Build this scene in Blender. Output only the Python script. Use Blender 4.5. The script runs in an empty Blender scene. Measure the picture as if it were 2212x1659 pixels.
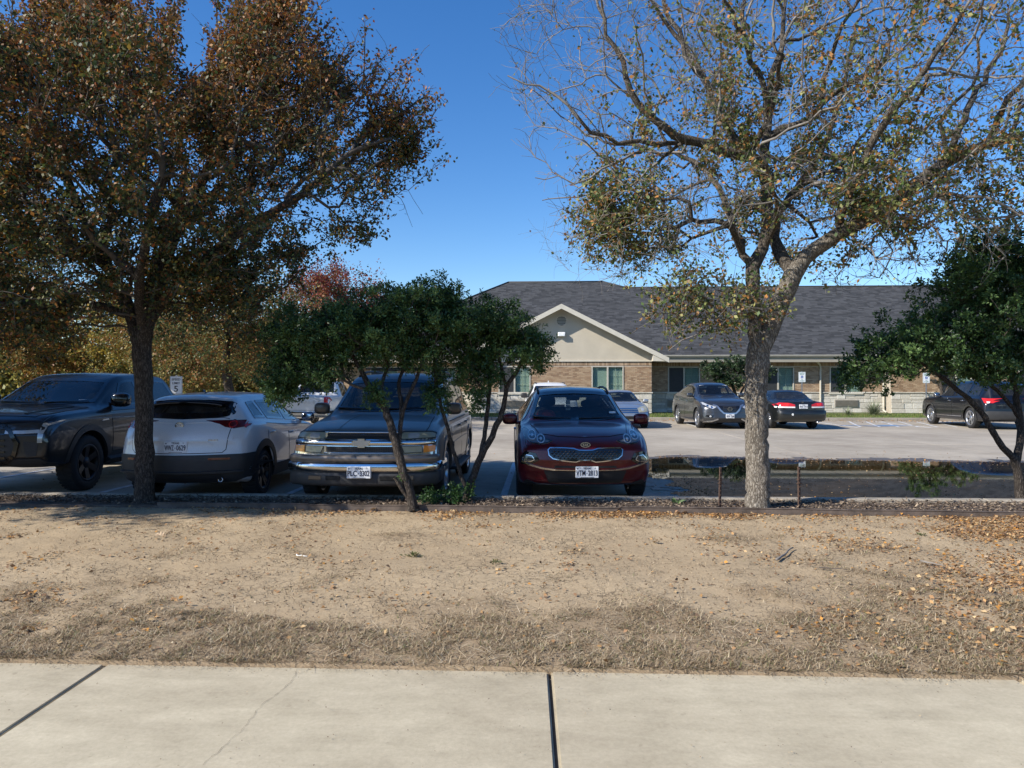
import bpy, bmesh, math, random
import numpy as np
from mathutils import Vector, Matrix, noise
from mathutils.bvhtree import BVHTree

# ------------------------------------------------------------------ camera, light, exposure
SC = bpy.context.scene
COL = SC.collection
R_ = math.radians
F, CX, HOR, CAMH = 1533.0, 1106.0, 832.0, 1.6      # focal length and horizon of the photograph, measured on a 2212 px wide copy
YAW = R_(2.4)
cam_d = bpy.data.cameras.new('camera')
cam = bpy.data.objects.new('camera', cam_d)
COL.objects.link(cam)
cam_d.sensor_width = 36.0
cam_d.lens = 36.0 * F / 2212.0
cam_d.clip_start, cam_d.clip_end = 0.1, 2000
cam.location = (0, 0, CAMH)
cam.rotation_euler = (R_(90) + math.atan(2.5 / F), 0, YAW)
SC.camera = cam

SUN_EL = R_(34)
_t = Vector((0.90, 0.43, 0)).normalized()            # the way the light travels, in camera axes
_t = Vector((_t.x * math.cos(YAW) - _t.y * math.sin(YAW), _t.x * math.sin(YAW) + _t.y * math.cos(YAW), 0))
SUN_TRAVEL = Vector((_t.x * math.cos(SUN_EL), _t.y * math.cos(SUN_EL), -math.sin(SUN_EL)))
sun_d = bpy.data.lights.new('sun', 'SUN')
sun_d.energy = 5.0
sun_d.angle = R_(0.53)
sun_d.color = (1.0, 0.94, 0.84)
sun = bpy.data.objects.new('sun', sun_d)
COL.objects.link(sun)
sun.rotation_euler = SUN_TRAVEL.to_track_quat('-Z', 'Y').to_euler()

world = bpy.data.worlds.new('World')
SC.world = world
world.use_nodes = True
nt = world.node_tree
nt.nodes.clear()
sky = nt.nodes.new('ShaderNodeTexSky')
sky.sky_type = 'NISHITA'
sky.sun_disc = False
sky.sun_elevation = SUN_EL
sky.sun_rotation = math.atan2(-SUN_TRAVEL.x, -SUN_TRAVEL.y)
sky.air_density = 1.0
sky.dust_density = 0.15
sky.ozone_density = 3.0
hs = nt.nodes.new('ShaderNodeHueSaturation')
hs.inputs['Saturation'].default_value = 1.30
hs.inputs['Hue'].default_value = 0.508
bg = nt.nodes.new('ShaderNodeBackground')
bg.inputs['Strength'].default_value = 0.130
wo = nt.nodes.new('ShaderNodeOutputWorld')
nt.links.new(sky.outputs[0], hs.inputs['Color'])
nt.links.new(hs.outputs[0], bg.inputs['Color'])
nt.links.new(bg.outputs[0], wo.inputs['Surface'])

SC.view_settings.view_transform = 'Standard'
SC.view_settings.look = 'None'
SC.view_settings.gamma = 1
SC.view_settings.use_curve_mapping = False
SC.view_settings.exposure = 0.5
SC.cycles.max_bounces = 8
SC.cycles.transparent_max_bounces = 12
SC.cycles.use_denoising = True

# ------------------------------------------------------------------ measuring helpers
CA, SA = math.cos(YAW), math.sin(YAW)
def W(l, d, z=0.0):
    return Vector((l * CA - d * SA, l * SA + d * CA, z))
def gnd(u, v, z=0.0):
    d = F * (CAMH - z) / (v - HOR)
    return W((u - CX) / F * d, d, z)
def pix(u, v, d):
    return W((u - CX) / F * d, d, CAMH - (v - HOR) / F * d)
def onY(u, v, Y):
    a = (u - CX) / F
    t = Y / (a * SA + CA)
    return (a * CA - SA) * t, CAMH - (v - HOR) / F * t
rng = np.random.default_rng(11)
random.seed(5)

# ------------------------------------------------------------------ object helpers
def tag(o, label=None, cat=None, group=None, kind=None):
    if label: o['label'] = label
    if cat: o['category'] = cat
    if group: o['group'] = group
    if kind: o['kind'] = kind
    return o
def empty(name, loc, rz=0.0):
    o = bpy.data.objects.new(name, None)
    o.empty_display_size = 0.2
    o.location = loc
    o.rotation_euler = (0, 0, rz)
    COL.objects.link(o)
    return o
def link(name, me, mat=None, parent=None, loc=None):
    o = bpy.data.objects.new(name, me)
    COL.objects.link(o)
    if mat is not None:
        me.materials.clear()
        me.materials.append(mat)
    if parent: o.parent = parent
    if loc is not None: o.location = loc
    return o
def copy_tree(o, parent=None):
    c = o.copy()
    COL.objects.link(c)
    c.parent = parent
    for ch in list(o.children):
        copy_tree(ch, c)
    return c
def np_mesh(name, V, Fq, col=None, smooth=False):
    V = np.asarray(V, dtype=np.float32)
    Fq = np.asarray(Fq, dtype=np.int32)
    n, k = Fq.shape
    me = bpy.data.meshes.new(name)
    me.vertices.add(len(V)); me.vertices.foreach_set('co', V.ravel())
    me.loops.add(n * k); me.loops.foreach_set('vertex_index', Fq.ravel())
    me.polygons.add(n)
    me.polygons.foreach_set('loop_start', np.arange(0, n * k, k, dtype=np.int32))
    if smooth: me.polygons.foreach_set('use_smooth', np.ones(n, dtype=bool))
    me.update(calc_edges=True)
    if col is not None:
        a = me.color_attributes.new('Col', 'FLOAT_COLOR', 'POINT')
        c = np.ones((len(V), 4), dtype=np.float32); c[:, :3] = col
        a.data.foreach_set('color', c.ravel())
    return me

class MB:
    def __init__(s): s.v, s.f, s.sm = [], [], []
    def add(s, vs, fs, smooth=False):
        b = len(s.v)
        s.v += [tuple(p) for p in vs]
        s.f += [tuple(i + b for i in f) for f in fs]
        s.sm += [smooth] * len(fs)
        return s
    def box(s, x0, x1, y0, y1, z0, z1, M=None):
        vs = [(x, y, z) for z in (z0, z1) for y in (y0, y1) for x in (x0, x1)]
        if M: vs = [M @ Vector(p) for p in vs]
        return s.add(vs, [(0, 2, 3, 1), (4, 5, 7, 6), (0, 1, 5, 4), (2, 6, 7, 3), (0, 4, 6, 2), (1, 3, 7, 5)])
    def bbox(s, x0, x1, y0, y1, z0, z1, b, M=None):
        """a box with its edges bevelled by b"""
        bm = bmesh.new()
        bmesh.ops.create_cube(bm, size=1)
        for v in bm.verts:
            v.co = ((x0 + x1) / 2 + v.co.x * (x1 - x0), (y0 + y1) / 2 + v.co.y * (y1 - y0), (z0 + z1) / 2 + v.co.z * (z1 - z0))
        bmesh.ops.bevel(bm, geom=bm.edges[:], offset=b, segments=1, affect='EDGES')
        bm.verts.index_update()
        vs = [(M @ v.co) if M else v.co.copy() for v in bm.verts]
        s.add(vs, [[v.index for v in f.verts] for f in bm.faces])
        bm.free()
        return s
    def prism(s, poly, y0, y1):
        """polygon in (x, z) pulled from y0 to y1"""
        n = len(poly)
        vs = [(p[0], y0, p[1]) for p in poly] + [(p[0], y1, p[1]) for p in poly]
        fs = [tuple(range(n)), tuple(range(2 * n - 1, n - 1, -1))]
        fs += [(i, n + i, n + (i + 1) % n, (i + 1) % n) for i in range(n)]
        return s.add(vs, fs)
    def flat(s, poly3, thick=0.0, down=True):
        n = len(poly3)
        vs = [tuple(p) for p in poly3]
        if not thick: return s.add(vs, [tuple(range(n))])
        vs += [(p[0], p[1], p[2] - thick) for p in poly3]
        return s.add(vs, [tuple(range(n)), tuple(range(2 * n - 1, n - 1, -1))] + [(i, n + i, n + (i + 1) % n, (i + 1) % n) for i in range(n)])
    def tube(s, pts, rad, n=8, cap=True, smooth=True):
        P = [Vector(p) for p in pts]
        if not hasattr(rad, '__len__'): rad = [rad] * len(P)
        vs, fs = [], []
        up = Vector((0.13, 0.21, 1)).normalized()
        nrm = None
        for i, p in enumerate(P):
            t = (P[min(i + 1, len(P) - 1)] - P[max(i - 1, 0)])
            t = t.normalized() if t.length > 1e-9 else Vector((0, 0, 1))
            if nrm is None:
                nrm = t.cross(up)
                if nrm.length < .05: nrm = t.cross(Vector((1, 0, 0)))
            nrm = (nrm - t * nrm.dot(t)).normalized()
            b = t.cross(nrm)
            for k in range(n):
                a = 2 * math.pi * k / n
                vs.append(p + (nrm * math.cos(a) + b * math.sin(a)) * rad[i])
        for i in range(len(P) - 1):
            for k in range(n):
                fs.append((i * n + k, i * n + (k + 1) % n, (i + 1) * n + (k + 1) % n, (i + 1) * n + k))
        if cap:
            fs.append(tuple(range(n - 1, -1, -1)))
            fs.append(tuple((len(P) - 1) * n + k for k in range(n)))
        return s.add(vs, fs, smooth)
    def lathe(s, prof, n=24, axis='x', c=(0, 0, 0), smooth=True):
        """profile of (radius, offset along axis)"""
        vs, fs = [], []
        for r, h in prof:
            for k in range(n):
                a = 2 * math.pi * k / n
                q = (h, r * math.cos(a), r * math.sin(a)) if axis == 'x' else ((r * math.cos(a), h, r * math.sin(a)) if axis == 'y' else (r * math.cos(a), r * math.sin(a), h))
                vs.append((q[0] + c[0], q[1] + c[1], q[2] + c[2]))
        for i in range(len(prof) - 1):
            for k in range(n):
                fs.append((i * n + k, i * n + (k + 1) % n, (i + 1) * n + (k + 1) % n, (i + 1) * n + k))
        return s.add(vs, fs, smooth)
    def sell(s, c, r, e=3.0, n=14, m=10, M=None):
        """rounded block (superellipsoid)"""
        def sp(w, p): return math.copysign(abs(w) ** p, w)
        vs, fs = [], []
        for i in range(m + 1):
            th = -math.pi / 2 + math.pi * i / m
            for k in range(n):
                ph = 2 * math.pi * k / n
                q = Vector((c[0] + r[0] * sp(math.cos(th), 2 / e) * sp(math.cos(ph), 2 / e), c[1] + r[1] * sp(math.cos(th), 2 / e) * sp(math.sin(ph), 2 / e), c[2] + r[2] * sp(math.sin(th), 2 / e)))
                vs.append(M @ q if M else q)
        for i in range(m):
            for k in range(n):
                fs.append((i * n + k, i * n + (k + 1) % n, (i + 1) * n + (k + 1) % n, (i + 1) * n + k))
        return s.add(vs, fs, True)
    def mesh(s, name):
        me = bpy.data.meshes.new(name)
        me.from_pydata(s.v, [], s.f)
        me.polygons.foreach_set('use_smooth', s.sm)
        bm = bmesh.new(); bm.from_mesh(me)
        bmesh.ops.recalc_face_normals(bm, faces=bm.faces)
        bm.to_mesh(me); bm.free()
        return me
    def build(s, name, mat, parent=None, loc=None):
        return link(name, s.mesh(name), mat, parent, loc)

# ------------------------------------------------------------------ materials
def _new(name):
    m = bpy.data.materials.new(name)
    m.use_nodes = True
    n = m.node_tree
    return m, n, n.nodes['Principled BSDF']
def _coord(n, scale=(1, 1, 1), kind='Object'):
    tc = n.nodes.new('ShaderNodeTexCoord')
    mp = n.nodes.new('ShaderNodeMapping')
    mp.inputs['Scale'].default_value = scale
    n.links.new(tc.outputs[kind], mp.inputs['Vector'])
    return mp.outputs[0]
def _noise(n, vec, scale, detail=4, rough=.6):
    t = n.nodes.new('ShaderNodeTexNoise')
    t.inputs['Scale'].default_value = scale
    t.inputs['Detail'].default_value = detail
    t.inputs['Roughness'].default_value = rough
    n.links.new(vec, t.inputs['Vector'])
    return t.outputs[0]
def _ramp(n, fac, stops):
    r = n.nodes.new('ShaderNodeValToRGB')
    el = r.color_ramp.elements
    while len(el) < len(stops): el.new(0.5)
    for e, (p, c) in zip(el, stops):
        e.position = p
        e.color = (*c, 1) if len(c) == 3 else c
    n.links.new(fac, r.inputs[0])
    return r.outputs[0]
def _mix(n, fac, a, b, mode='MIX'):
    x = n.nodes.new('ShaderNodeMix')
    x.data_type = 'RGBA'
    x.blend_type = mode
    for sock, val in ((x.inputs[0], fac), (x.inputs[6], a), (x.inputs[7], b)):
        if hasattr(val, 'links') or isinstance(val, bpy.types.NodeSocket): n.links.new(val, sock)
        elif hasattr(val, '__len__'): sock.default_value = (*val, 1) if len(val) == 3 else val
        else: sock.default_value = val
    return x.outputs[2]
def _bump(n, b, h, strength, dist=.02):
    x = n.nodes.new('ShaderNodeBump')
    x.inputs['Strength'].default_value = strength
    x.inputs['Distance'].default_value = dist
    n.links.new(h, x.inputs['Height'])
    n.links.new(x.outputs[0], b.inputs['Normal'])
def plain(name, c, rough=.5, metal=0.0, var=.12, scale=8, coat=0.0, bump=0.0, spec=.5, emit=None):
    m, n, b = _new(name)
    v = _coord(n)
    f = _noise(n, v, scale)
    lo = tuple(max(0, x * (1 - var)) for x in c); hi = tuple(min(1, x * (1 + var)) for x in c)
    n.links.new(_ramp(n, f, [(.3, lo), (.7, hi)]), b.inputs['Base Color'])
    b.inputs['Roughness'].default_value = rough
    b.inputs['Metallic'].default_value = metal
    b.inputs['Coat Weight'].default_value = coat
    b.inputs['Coat Roughness'].default_value = .04
    b.inputs['Specular IOR Level'].default_value = spec
    if bump: _bump(n, b, _noise(n, v, scale * 6), bump)
    return m
def paint(name, c, metal=.25, rough=.35, dusty=.16, coat=.7):
    """car paint: flakes under a clear coat, with a film of dust"""
    m, n, b = _new(name)
    v = _coord(n)
    dust = _ramp(n, _noise(n, v, 3.0, 6, .7), [(.45, (0, 0, 0)), (.85, (dusty,) * 3)])
    fl = _ramp(n, _noise(n, v, 400, 1), [(.35, tuple(x * .85 for x in c)), (.7, tuple(min(1, x * 1.15) for x in c))])
    n.links.new(_mix(n, dust, fl, (.30, .26, .21)), b.inputs['Base Color'])
    b.inputs['Metallic'].default_value = metal
    b.inputs['Roughness'].default_value = rough
    b.inputs['Coat Weight'].default_value = coat
    b.inputs['Coat Roughness'].default_value = .05
    return m
def glass(name, tint, dark=.3):
    m, n, b = _new(name)
    n.nodes.remove(b)
    out = n.nodes['Material Output']
    tr = n.nodes.new('ShaderNodeBsdfTransparent'); tr.inputs[0].default_value = (*tint, 1)
    gl = n.nodes.new('ShaderNodeBsdfGlossy'); gl.inputs['Roughness'].default_value = .02
    lw = n.nodes.new('ShaderNodeLayerWeight'); lw.inputs[0].default_value = .5
    p4 = n.nodes.new('ShaderNodeMath'); p4.operation = 'POWER'; p4.inputs[1].default_value = 4.0
    fr = n.nodes.new('ShaderNodeMath'); fr.operation = 'MULTIPLY_ADD'; fr.inputs[1].default_value = .85; fr.inputs[2].default_value = .045
    n.links.new(lw.outputs['Facing'], p4.inputs[0]); n.links.new(p4.outputs[0], fr.inputs[0])
    df = n.nodes.new('ShaderNodeBsdfDiffuse')
    v = _coord(n)
    n.links.new(_ramp(n, _noise(n, v, 5), [(.3, (.02, .022, .024)), (.8, (.06, .062, .06))]), df.inputs[0])
    a = n.nodes.new('ShaderNodeMixShader'); a.inputs[0].default_value = dark
    n.links.new(tr.outputs[0], a.inputs[1]); n.links.new(df.outputs[0], a.inputs[2])
    x = n.nodes.new('ShaderNodeMixShader')
    n.links.new(fr.outputs[0], x.inputs[0]); n.links.new(a.outputs[0], x.inputs[1]); n.links.new(gl.outputs[0], x.inputs[2])
    n.links.new(x.outputs[0], out.inputs['Surface'])
    return m
def leafmat(name, gloss=.45, trans=.3, spec=.4):
    m, n, b = _new(name)
    out = n.nodes['Material Output']
    at = n.nodes.new('ShaderNodeAttribute'); at.attribute_name = 'Col'
    n.links.new(at.outputs['Color'], b.inputs['Base Color'])
    b.inputs['Roughness'].default_value = gloss
    b.inputs['Specular IOR Level'].default_value = spec
    tl = n.nodes.new('ShaderNodeBsdfTranslucent')
    n.links.new(at.outputs['Color'], tl.inputs[0])
    x = n.nodes.new('ShaderNodeMixShader'); x.inputs[0].default_value = trans
    n.links.new(b.outputs[0], x.inputs[1]); n.links.new(tl.outputs[0], x.inputs[2])
    n.links.new(x.outputs[0], out.inputs['Surface'])
    return m
def attrmat(name, rough=.85, per_object=0.0, base=None, nscale=60, bump=.0):
    """colour kept on the pieces themselves (attribute), or a random shade per piece"""
    m, n, b = _new(name)
    v = _coord(n)
    if base is None:
        at = n.nodes.new('ShaderNodeAttribute'); at.attribute_name = 'Col'
        c = at.outputs['Color']
    else:
        oi = n.nodes.new('ShaderNodeObjectInfo')
        c = _ramp(n, oi.outputs['Random'], base)
    nn = _ramp(n, _noise(n, v, nscale, 3), [(.3, (.82, .82, .82)), (.75, (1.12, 1.12, 1.12))])
    n.links.new(_mix(n, 1.0, c, nn, 'MULTIPLY'), b.inputs['Base Color'])
    b.inputs['Roughness'].default_value = rough
    if bump: _bump(n, b, _noise(n, v, nscale * 2), bump)
    return m
def concrete(name, c, stain, scale=1.0, stain_amt=.5, bump=.15, rough=.85):
    m, n, b = _new(name)
    v = _coord(n, kind='Generated') if False else _coord(n)
    big = _ramp(n, _noise(n, v, .55 * scale, 6, .62), [(.36, (0, 0, 0)), (.7, (1, 1, 1))])
    vs = _coord(n, (1.0, 6.0, 1.0))
    streak = _ramp(n, _noise(n, vs, 1.4 * scale, 5, .6), [(.5, (0, 0, 0)), (.78, (1, 1, 1))])
    fine = _ramp(n, _noise(n, v, 45 * scale, 5, .75), [(.3, (.88, .88, .88)), (.72, (1.1, 1.1, 1.1))])
    med = _ramp(n, _noise(n, _coord(n, (1, 1.6, 1)), 3.2 * scale, 6, .7), [(.3, (.80, .79, .77)), (.72, (1.12, 1.12, 1.12))])
    a0 = med
    sp = _ramp(n, _noise(n, v, 17 * scale, 2), [(.68, (1, 1, 1)), (.76, (.72, .7, .68))])
    a = _mix(n, _mix(n, stain_amt, (0, 0, 0), big), c, stain)
    a = _mix(n, _mix(n, .35, (0, 0, 0), streak), a, tuple(x * .8 for x in stain))
    a = _mix(n, 1.0, a, fine, 'MULTIPLY')
    a = _mix(n, .85, a, med, 'MULTIPLY')
    a = _mix(n, .6, a, sp, 'MULTIPLY')
    n.links.new(a, b.inputs['Base Color'])
    b.inputs['Roughness'].default_value = rough
    b.inputs['Specular IOR Level'].default_value = .3
    _bump(n, b, _noise(n, v, 120 * scale, 5, .8), bump, .01)
    return m
def bark(name, lo, hi, sx=18, bump=.9):
    m, n, b = _new(name)
    v = _coord(n, (sx, sx, sx * .24))
    vo = n.nodes.new('ShaderNodeTexVoronoi'); vo.feature = 'DISTANCE_TO_EDGE'; vo.inputs['Scale'].default_value = 2.3
    nn = n.nodes.new('ShaderNodeTexNoise'); nn.inputs['Scale'].default_value = 1.3; nn.inputs['Detail'].default_value = 5; nn.inputs['Roughness'].default_value = .7
    n.links.new(v, nn.inputs['Vector'])
    sc = n.nodes.new('ShaderNodeVectorMath'); sc.operation = 'SCALE'; sc.inputs['Scale'].default_value = 1.5
    n.links.new(nn.outputs['Color'], sc.inputs[0])
    vm = n.nodes.new('ShaderNodeVectorMath'); vm.operation = 'ADD'
    n.links.new(v, vm.inputs[0]); n.links.new(sc.outputs[0], vm.inputs[1])
    n.links.new(vm.outputs[0], vo.inputs['Vector'])
    f = _ramp(n, vo.outputs['Distance'], [(.0, tuple(x * .35 for x in lo)), (.09, lo), (.30, hi)])
    g = _ramp(n, _noise(n, _coord(n), 14, 5), [(.3, (.7, .7, .7)), (.75, (1.15, 1.13, 1.1))])
    n.links.new(_mix(n, 1.0, f, g, 'MULTIPLY'), b.inputs['Base Color'])
    b.inputs['Roughness'].default_value = .95
    b.inputs['Specular IOR Level'].default_value = .2
    _bump(n, b, vo.outputs['Distance'], bump, .03)
    return m

M = {}
M['rubber'] = plain('rubber', (.018, .018, .019), .8, bump=.2)
M['plastic'] = plain('black_plastic', (.02, .02, .021), .55)
M['cladding'] = plain('grey_plastic_cladding', (.034, .034, .035), .6)
M['gloss_black'] = plain('gloss_black', (.008, .008, .009), .15, coat=.5)
M['chrome'] = plain('chrome', (.62, .63, .65), .14, 1.0, .05)
M['alloy'] = plain('alloy', (.55, .56, .58), .28, .9, .08)
M['dark_alloy'] = plain('dark_alloy', (.03, .03, .032), .4, .5)
M['glass'] = glass('car_glass', (.55, .60, .59), .12)
M['dark_glass'] = glass('privacy_glass', (.10, .11, .12), .45)
M['seat'] = plain('seat_fabric', (.035, .035, .038), .9)
M['seat_light'] = plain('pale_seat_leather', (.22, .20, .17), .7)
M['red_cloth'] = plain('red_cloth', (.45, .06, .06), .9)
M['white_card'] = plain('white_card', (.75, .77, .76), .6)
M['lens'] = plain('lamp_lens', (.55, .57, .58), .08, .35, coat=.8)
M['yellow_lens'] = plain('hazed_lamp_lens', (.34, .33, .24), .3, .1, coat=.3)
M['dark_lens'] = plain('smoked_lamp_lens', (.06, .065, .07), .12, .4, coat=.8)
M['clear_lens'] = plain('clear_grey_lamp_lens', (.13, .14, .15), .28, .1, coat=.25)
M['red_lens'] = plain('red_lamp_lens', (.50, .018, .015), .12, 0, coat=.8)
M['dark_red_lens'] = plain('dark_red_lamp_lens', (.10, .008, .01), .12, 0, coat=.8)
M['amber'] = plain('amber_lens', (.80, .26, .03), .2, 0, coat=.5)
M['plate'] = plain('number_plate_white', (.74, .76, .78), .35, 0, .04)
M['plate_ink'] = plain('number_plate_ink', (.012, .014, .03), .5)
M['white_ink'] = plain('white_print', (.80, .81, .82), .5)
M['well'] = plain('wheel_well_black', (.012, .012, .012), .9)
# ------------------------------------------------------------------ lettering
_txt = {}
def text_mesh(body, size, extrude=.0015, width=1.0):
    k = (body, size, extrude, width)
    if k in _txt: return _txt[k]
    c = bpy.data.curves.new('lettering', 'FONT')
    c.body = body; c.size = size; c.extrude = extrude
    c.align_x = 'CENTER'; c.align_y = 'CENTER'
    c.resolution_u = 3
    c.offset = size * .012
    o = bpy.data.objects.new('lettering', c)
    COL.objects.link(o)
    dg = bpy.context.evaluated_depsgraph_get()
    me = bpy.data.meshes.new_from_object(o.evaluated_get(dg))
    bpy.data.objects.remove(o)
    bpy.data.curves.remove(c)
    for v in me.vertices: v.co.x *= width
    _txt[k] = me
    return me
def lettering(body, size, mat, parent, mtx, name='lettering', width=1.0, extrude=.0015):
    """text lying in its own xy plane, stood up by mtx"""
    me = text_mesh(body, size, extrude, width).copy()
    o = link(name, me, mat, parent)
    o.matrix_local = mtx
    return o
STAND = Matrix.Rotation(R_(90), 4, 'X')          # text that faces -y

# ------------------------------------------------------------------ vehicles
def chaikin(P, it=2):
    for _ in range(it):
        Q = [P[0]]
        for a, b in zip(P[:-1], P[1:]):
            Q.append(a * .75 + b * .25); Q.append(a * .25 + b * .75)
        Q.append(P[-1])
        P = Q
    return P
def pip(poly, X, Z):
    ins = np.zeros(len(X), dtype=bool)
    n = len(poly)
    for i in range(n):
        x0, z0 = poly[i]; x1, z1 = poly[(i + 1) % n]
        c = ((z0 > Z) != (z1 > Z))
        with np.errstate(divide='ignore', invalid='ignore'):
            xi = (x1 - x0) * (Z - z0) / (z1 - z0 + 1e-12) + x0
        ins ^= c & (X < xi)
    return ins
def area2(p): return sum(p[i][0] * p[(i + 1) % len(p)][1] - p[(i + 1) % len(p)][0] * p[i][1] for i in range(len(p)))
def inset(poly, w):
    """polygon moved inwards by w"""
    s = 1 if area2(poly) > 0 else -1
    out = []
    n = len(poly)
    for i in range(n):
        a, b, c = Vector(poly[i - 1]), Vector(poly[i]), Vector(poly[(i + 1) % n])
        e1 = (b - a); e2 = (c - b)
        if e1.length < 1e-6 or e2.length < 1e-6: out.append(tuple(b)); continue
        e1.normalize(); e2.normalize()
        n1 = Vector((-e1.y, e1.x)) * s; n2 = Vector((-e2.y, e2.x)) * s
        m = n1 + n2
        if m.length < 1e-6: m = n1.copy()
        m.normalize()
        out.append(tuple(b + m * (w / max(.45, m.dot(n1)))))
    return out
def mirror(half):
    """half outline from top centre round to bottom centre, both sides"""
    return list(half) + [(-x, z) for x, z in reversed(half) if abs(x) > 1e-6]
def rrect(x0, x1, z0, z1, r, k=4):
    P = []
    for cx, cz, a0 in ((x1 - r, z1 - r, 0), (x0 + r, z1 - r, 90), (x0 + r, z0 + r, 180), (x1 - r, z0 + r, 270)):
        for i in range(k + 1):
            a = R_(a0 + 90 * i / k); P.append((cx + r * math.cos(a), cz + r * math.sin(a)))
    return P
def disc(cx, cz, rx, rz=None, k=20):
    rz = rz or rx
    return [(cx + rx * math.cos(2 * math.pi * i / k), cz + rz * math.sin(2 * math.pi * i / k)) for i in range(k)]

class Car:
    def __init__(s, name, label, cat, loc, rz, L, Wd, top, belt, roofw, paintm, sill=.24, wheels=(.9, 3.6), R=.34, fplan=.16, rplan=.14, frake=(), rrake=(), er=.10, step=.042, arch=None, clad=None, tw=.235, front_taper=.06, rear_taper=.05):
        s.root = tag(empty(name, loc, rz), label, cat)
        s.L, s.Wd, s.top, s.belt, s.roofw, s.sill, s.paint, s.step = L, Wd, top, belt, roofw, sill, paintm, step
        s.wheels, s.R, s.tw = wheels, R, tw
        s.fplan, s.rplan, s.frake, s.rrake, s.er = fplan, rplan, frake, rrake, er
        s.ft, s.rt = front_taper, rear_taper
        s.arch = arch or R + .065
        s.holes = []
        s._loft()
        s.clad = clad or paintm
    @staticmethod
    def _p(keys, x, k=.07):
        xs = [a for a, _ in keys]; ys = [b for _, b in keys]
        return sum(w * np.interp(x + d * k, xs, ys) for w, d in ((.1, -2), (.24, -1), (.32, 0), (.24, 1), (.1, 2)))
    def _loft(s):
        L, hw0 = s.L, s.Wd / 2
        e = s.er
        st = [(0, e)] + [(e - e * math.cos(R_(a)), e - e * math.sin(R_(a))) for a in (18, 36, 54, 72, 90)]
        n = int((L - 2 * e) / s.step)
        mid = [(e + (L - 2 * e) * i / n, 0) for i in range(1, n)]
        ends = [(L - a, b) for a, b in reversed(st)]
        S = st + mid + ends
        rings = []
        for sv, ins in S:
            zt = s._p(s.top, sv) - ins * .6
            zb = min(s._p(s.belt, sv), s._p(s.top, sv) - .03) - ins * .5
            hr = s._p(s.roofw, sv)
            zs = s.sill + ins * .7 + .10 * max(0, 1 - sv / .8) ** 2 * .5 + .10 * max(0, 1 - (L - sv) / .8) ** 2
            fa = max(0, 1 - sv / .9); ra = max(0, 1 - (L - sv) / .9)
            hw = hw0 * (1 - s.ft * fa ** 2 - s.rt * ra ** 2) - ins * .8
            hr = min(hr, hw - .06)
            g = min(1, max(0, (zt - zb - .05) / .2))
            zc = zs + (zb - zs) * .52
            P = [(0, zs), (hw - .22, zs), (hw - .05, zs + .005), (hw - .012, zs + .10), (hw + .004, zc - .08), (hw + .002, zc + .08), (hw - .014, zb - .10), (hw - .03, zb - .03),
                 (hw - .065, zb + .012), (hw - .085 - .02 * (1 - g), zb + .02 + .03 * g)]
            w = hw - .10
            t8 = (w + (hr + .035 - w) * .86, zb + .04 + (zt - .12 - zb - .04) * .86) if g > 0 else (hr + .05, zt - .045)
            a8 = (hr + .05, zt - .045); b8 = (hr + .035 + (w - hr) * .14, zt - .15)
            P.append((a8[0] + (b8[0] - a8[0]) * g, a8[1] + (max(b8[1], zb + .03) - a8[1]) * g))
            P += [(hr + .012, zt - .075 * g - .03 * (1 - g)), (hr - .05, zt - .032), (hr * .6, zt - .012), (0, zt)]
            Q = chaikin([Vector(p) for p in P], 2)
            Q2 = []
            if s.step > .049: Q2 = Q[:-1]
            else:
                for a, b in zip(Q[:-1], Q[1:]): Q2 += [a, (a + b) / 2]
            Q2.append(Q[-1])
            rings.append([(sv, q.x, q.y) for q in Q2])
        A = np.array(rings)                                  # stations x ring x (s, x, z)
        ns, nr, _ = A.shape
        full = np.concatenate([A, (A * np.array([1, -1, 1]))[:, -2:0:-1]], axis=1)
        V = full.reshape(-1, 3)
        m = full.shape[1]
        faces = [(i * m + j, i * m + (j + 1) % m, (i + 1) * m + (j + 1) % m, (i + 1) * m + j) for i in range(ns - 1) for j in range(m)]
        V = V.tolist()
        for si, flip in ((0, False), (ns - 1, True)):          # the two ends, filled row by row
            K = 22
            rows = []
            for j in range(nr):
                q = A[si, j]; row = []
                for k in range(K + 1):
                    f = 1 - 2 * k / K
                    if k == 0: row.append(si * m + j)
                    elif k == K: row.append(si * m + ((m - j) % m))
                    else:
                        row.append(len(V)); V.append([q[0], q[1] * f, q[2]])
                rows.append(row)
            for j in range(nr - 1):
                for k in range(K):
                    faces.append((rows[j][k], rows[j][k + 1], rows[j + 1][k + 1], rows[j + 1][k]))
        V = np.array(V)
        sv, x, z = V[:, 0].copy(), V[:, 1], V[:, 2]
        u = np.clip(np.abs(x) / hw0, 0, 1)
        wf = np.clip(1 - sv / .8, 0, 1) ** 1.5; wr = np.clip(1 - (L - sv) / .8, 0, 1) ** 1.5
        sv = sv + wf * (s.fplan * u ** 2.6) - wr * (s.rplan * u ** 2.6)
        if s.frake: sv = sv + wf * np.interp(z, [a for a, _ in s.frake], [b for _, b in s.frake])
        if s.rrake: sv = sv - wr * np.interp(z, [a for a, _ in s.rrake], [b for _, b in s.rrake])
        s.V = np.stack([x, sv - L / 2, z], axis=1)
        bm = bmesh.new()
        vs = [bm.verts.new(p) for p in s.V]
        for f in faces:
            try: bm.faces.new([vs[i] for i in f])
            except ValueError: pass
        bmesh.ops.remove_doubles(bm, verts=bm.verts, dist=.0008)
        bmesh.ops.dissolve_degenerate(bm, edges=bm.edges, dist=.0005)
        bmesh.ops.recalc_face_normals(bm, faces=bm.faces)
        s.bm = bm
        s.bvh = BVHTree.FromBMesh(bm)
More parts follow.
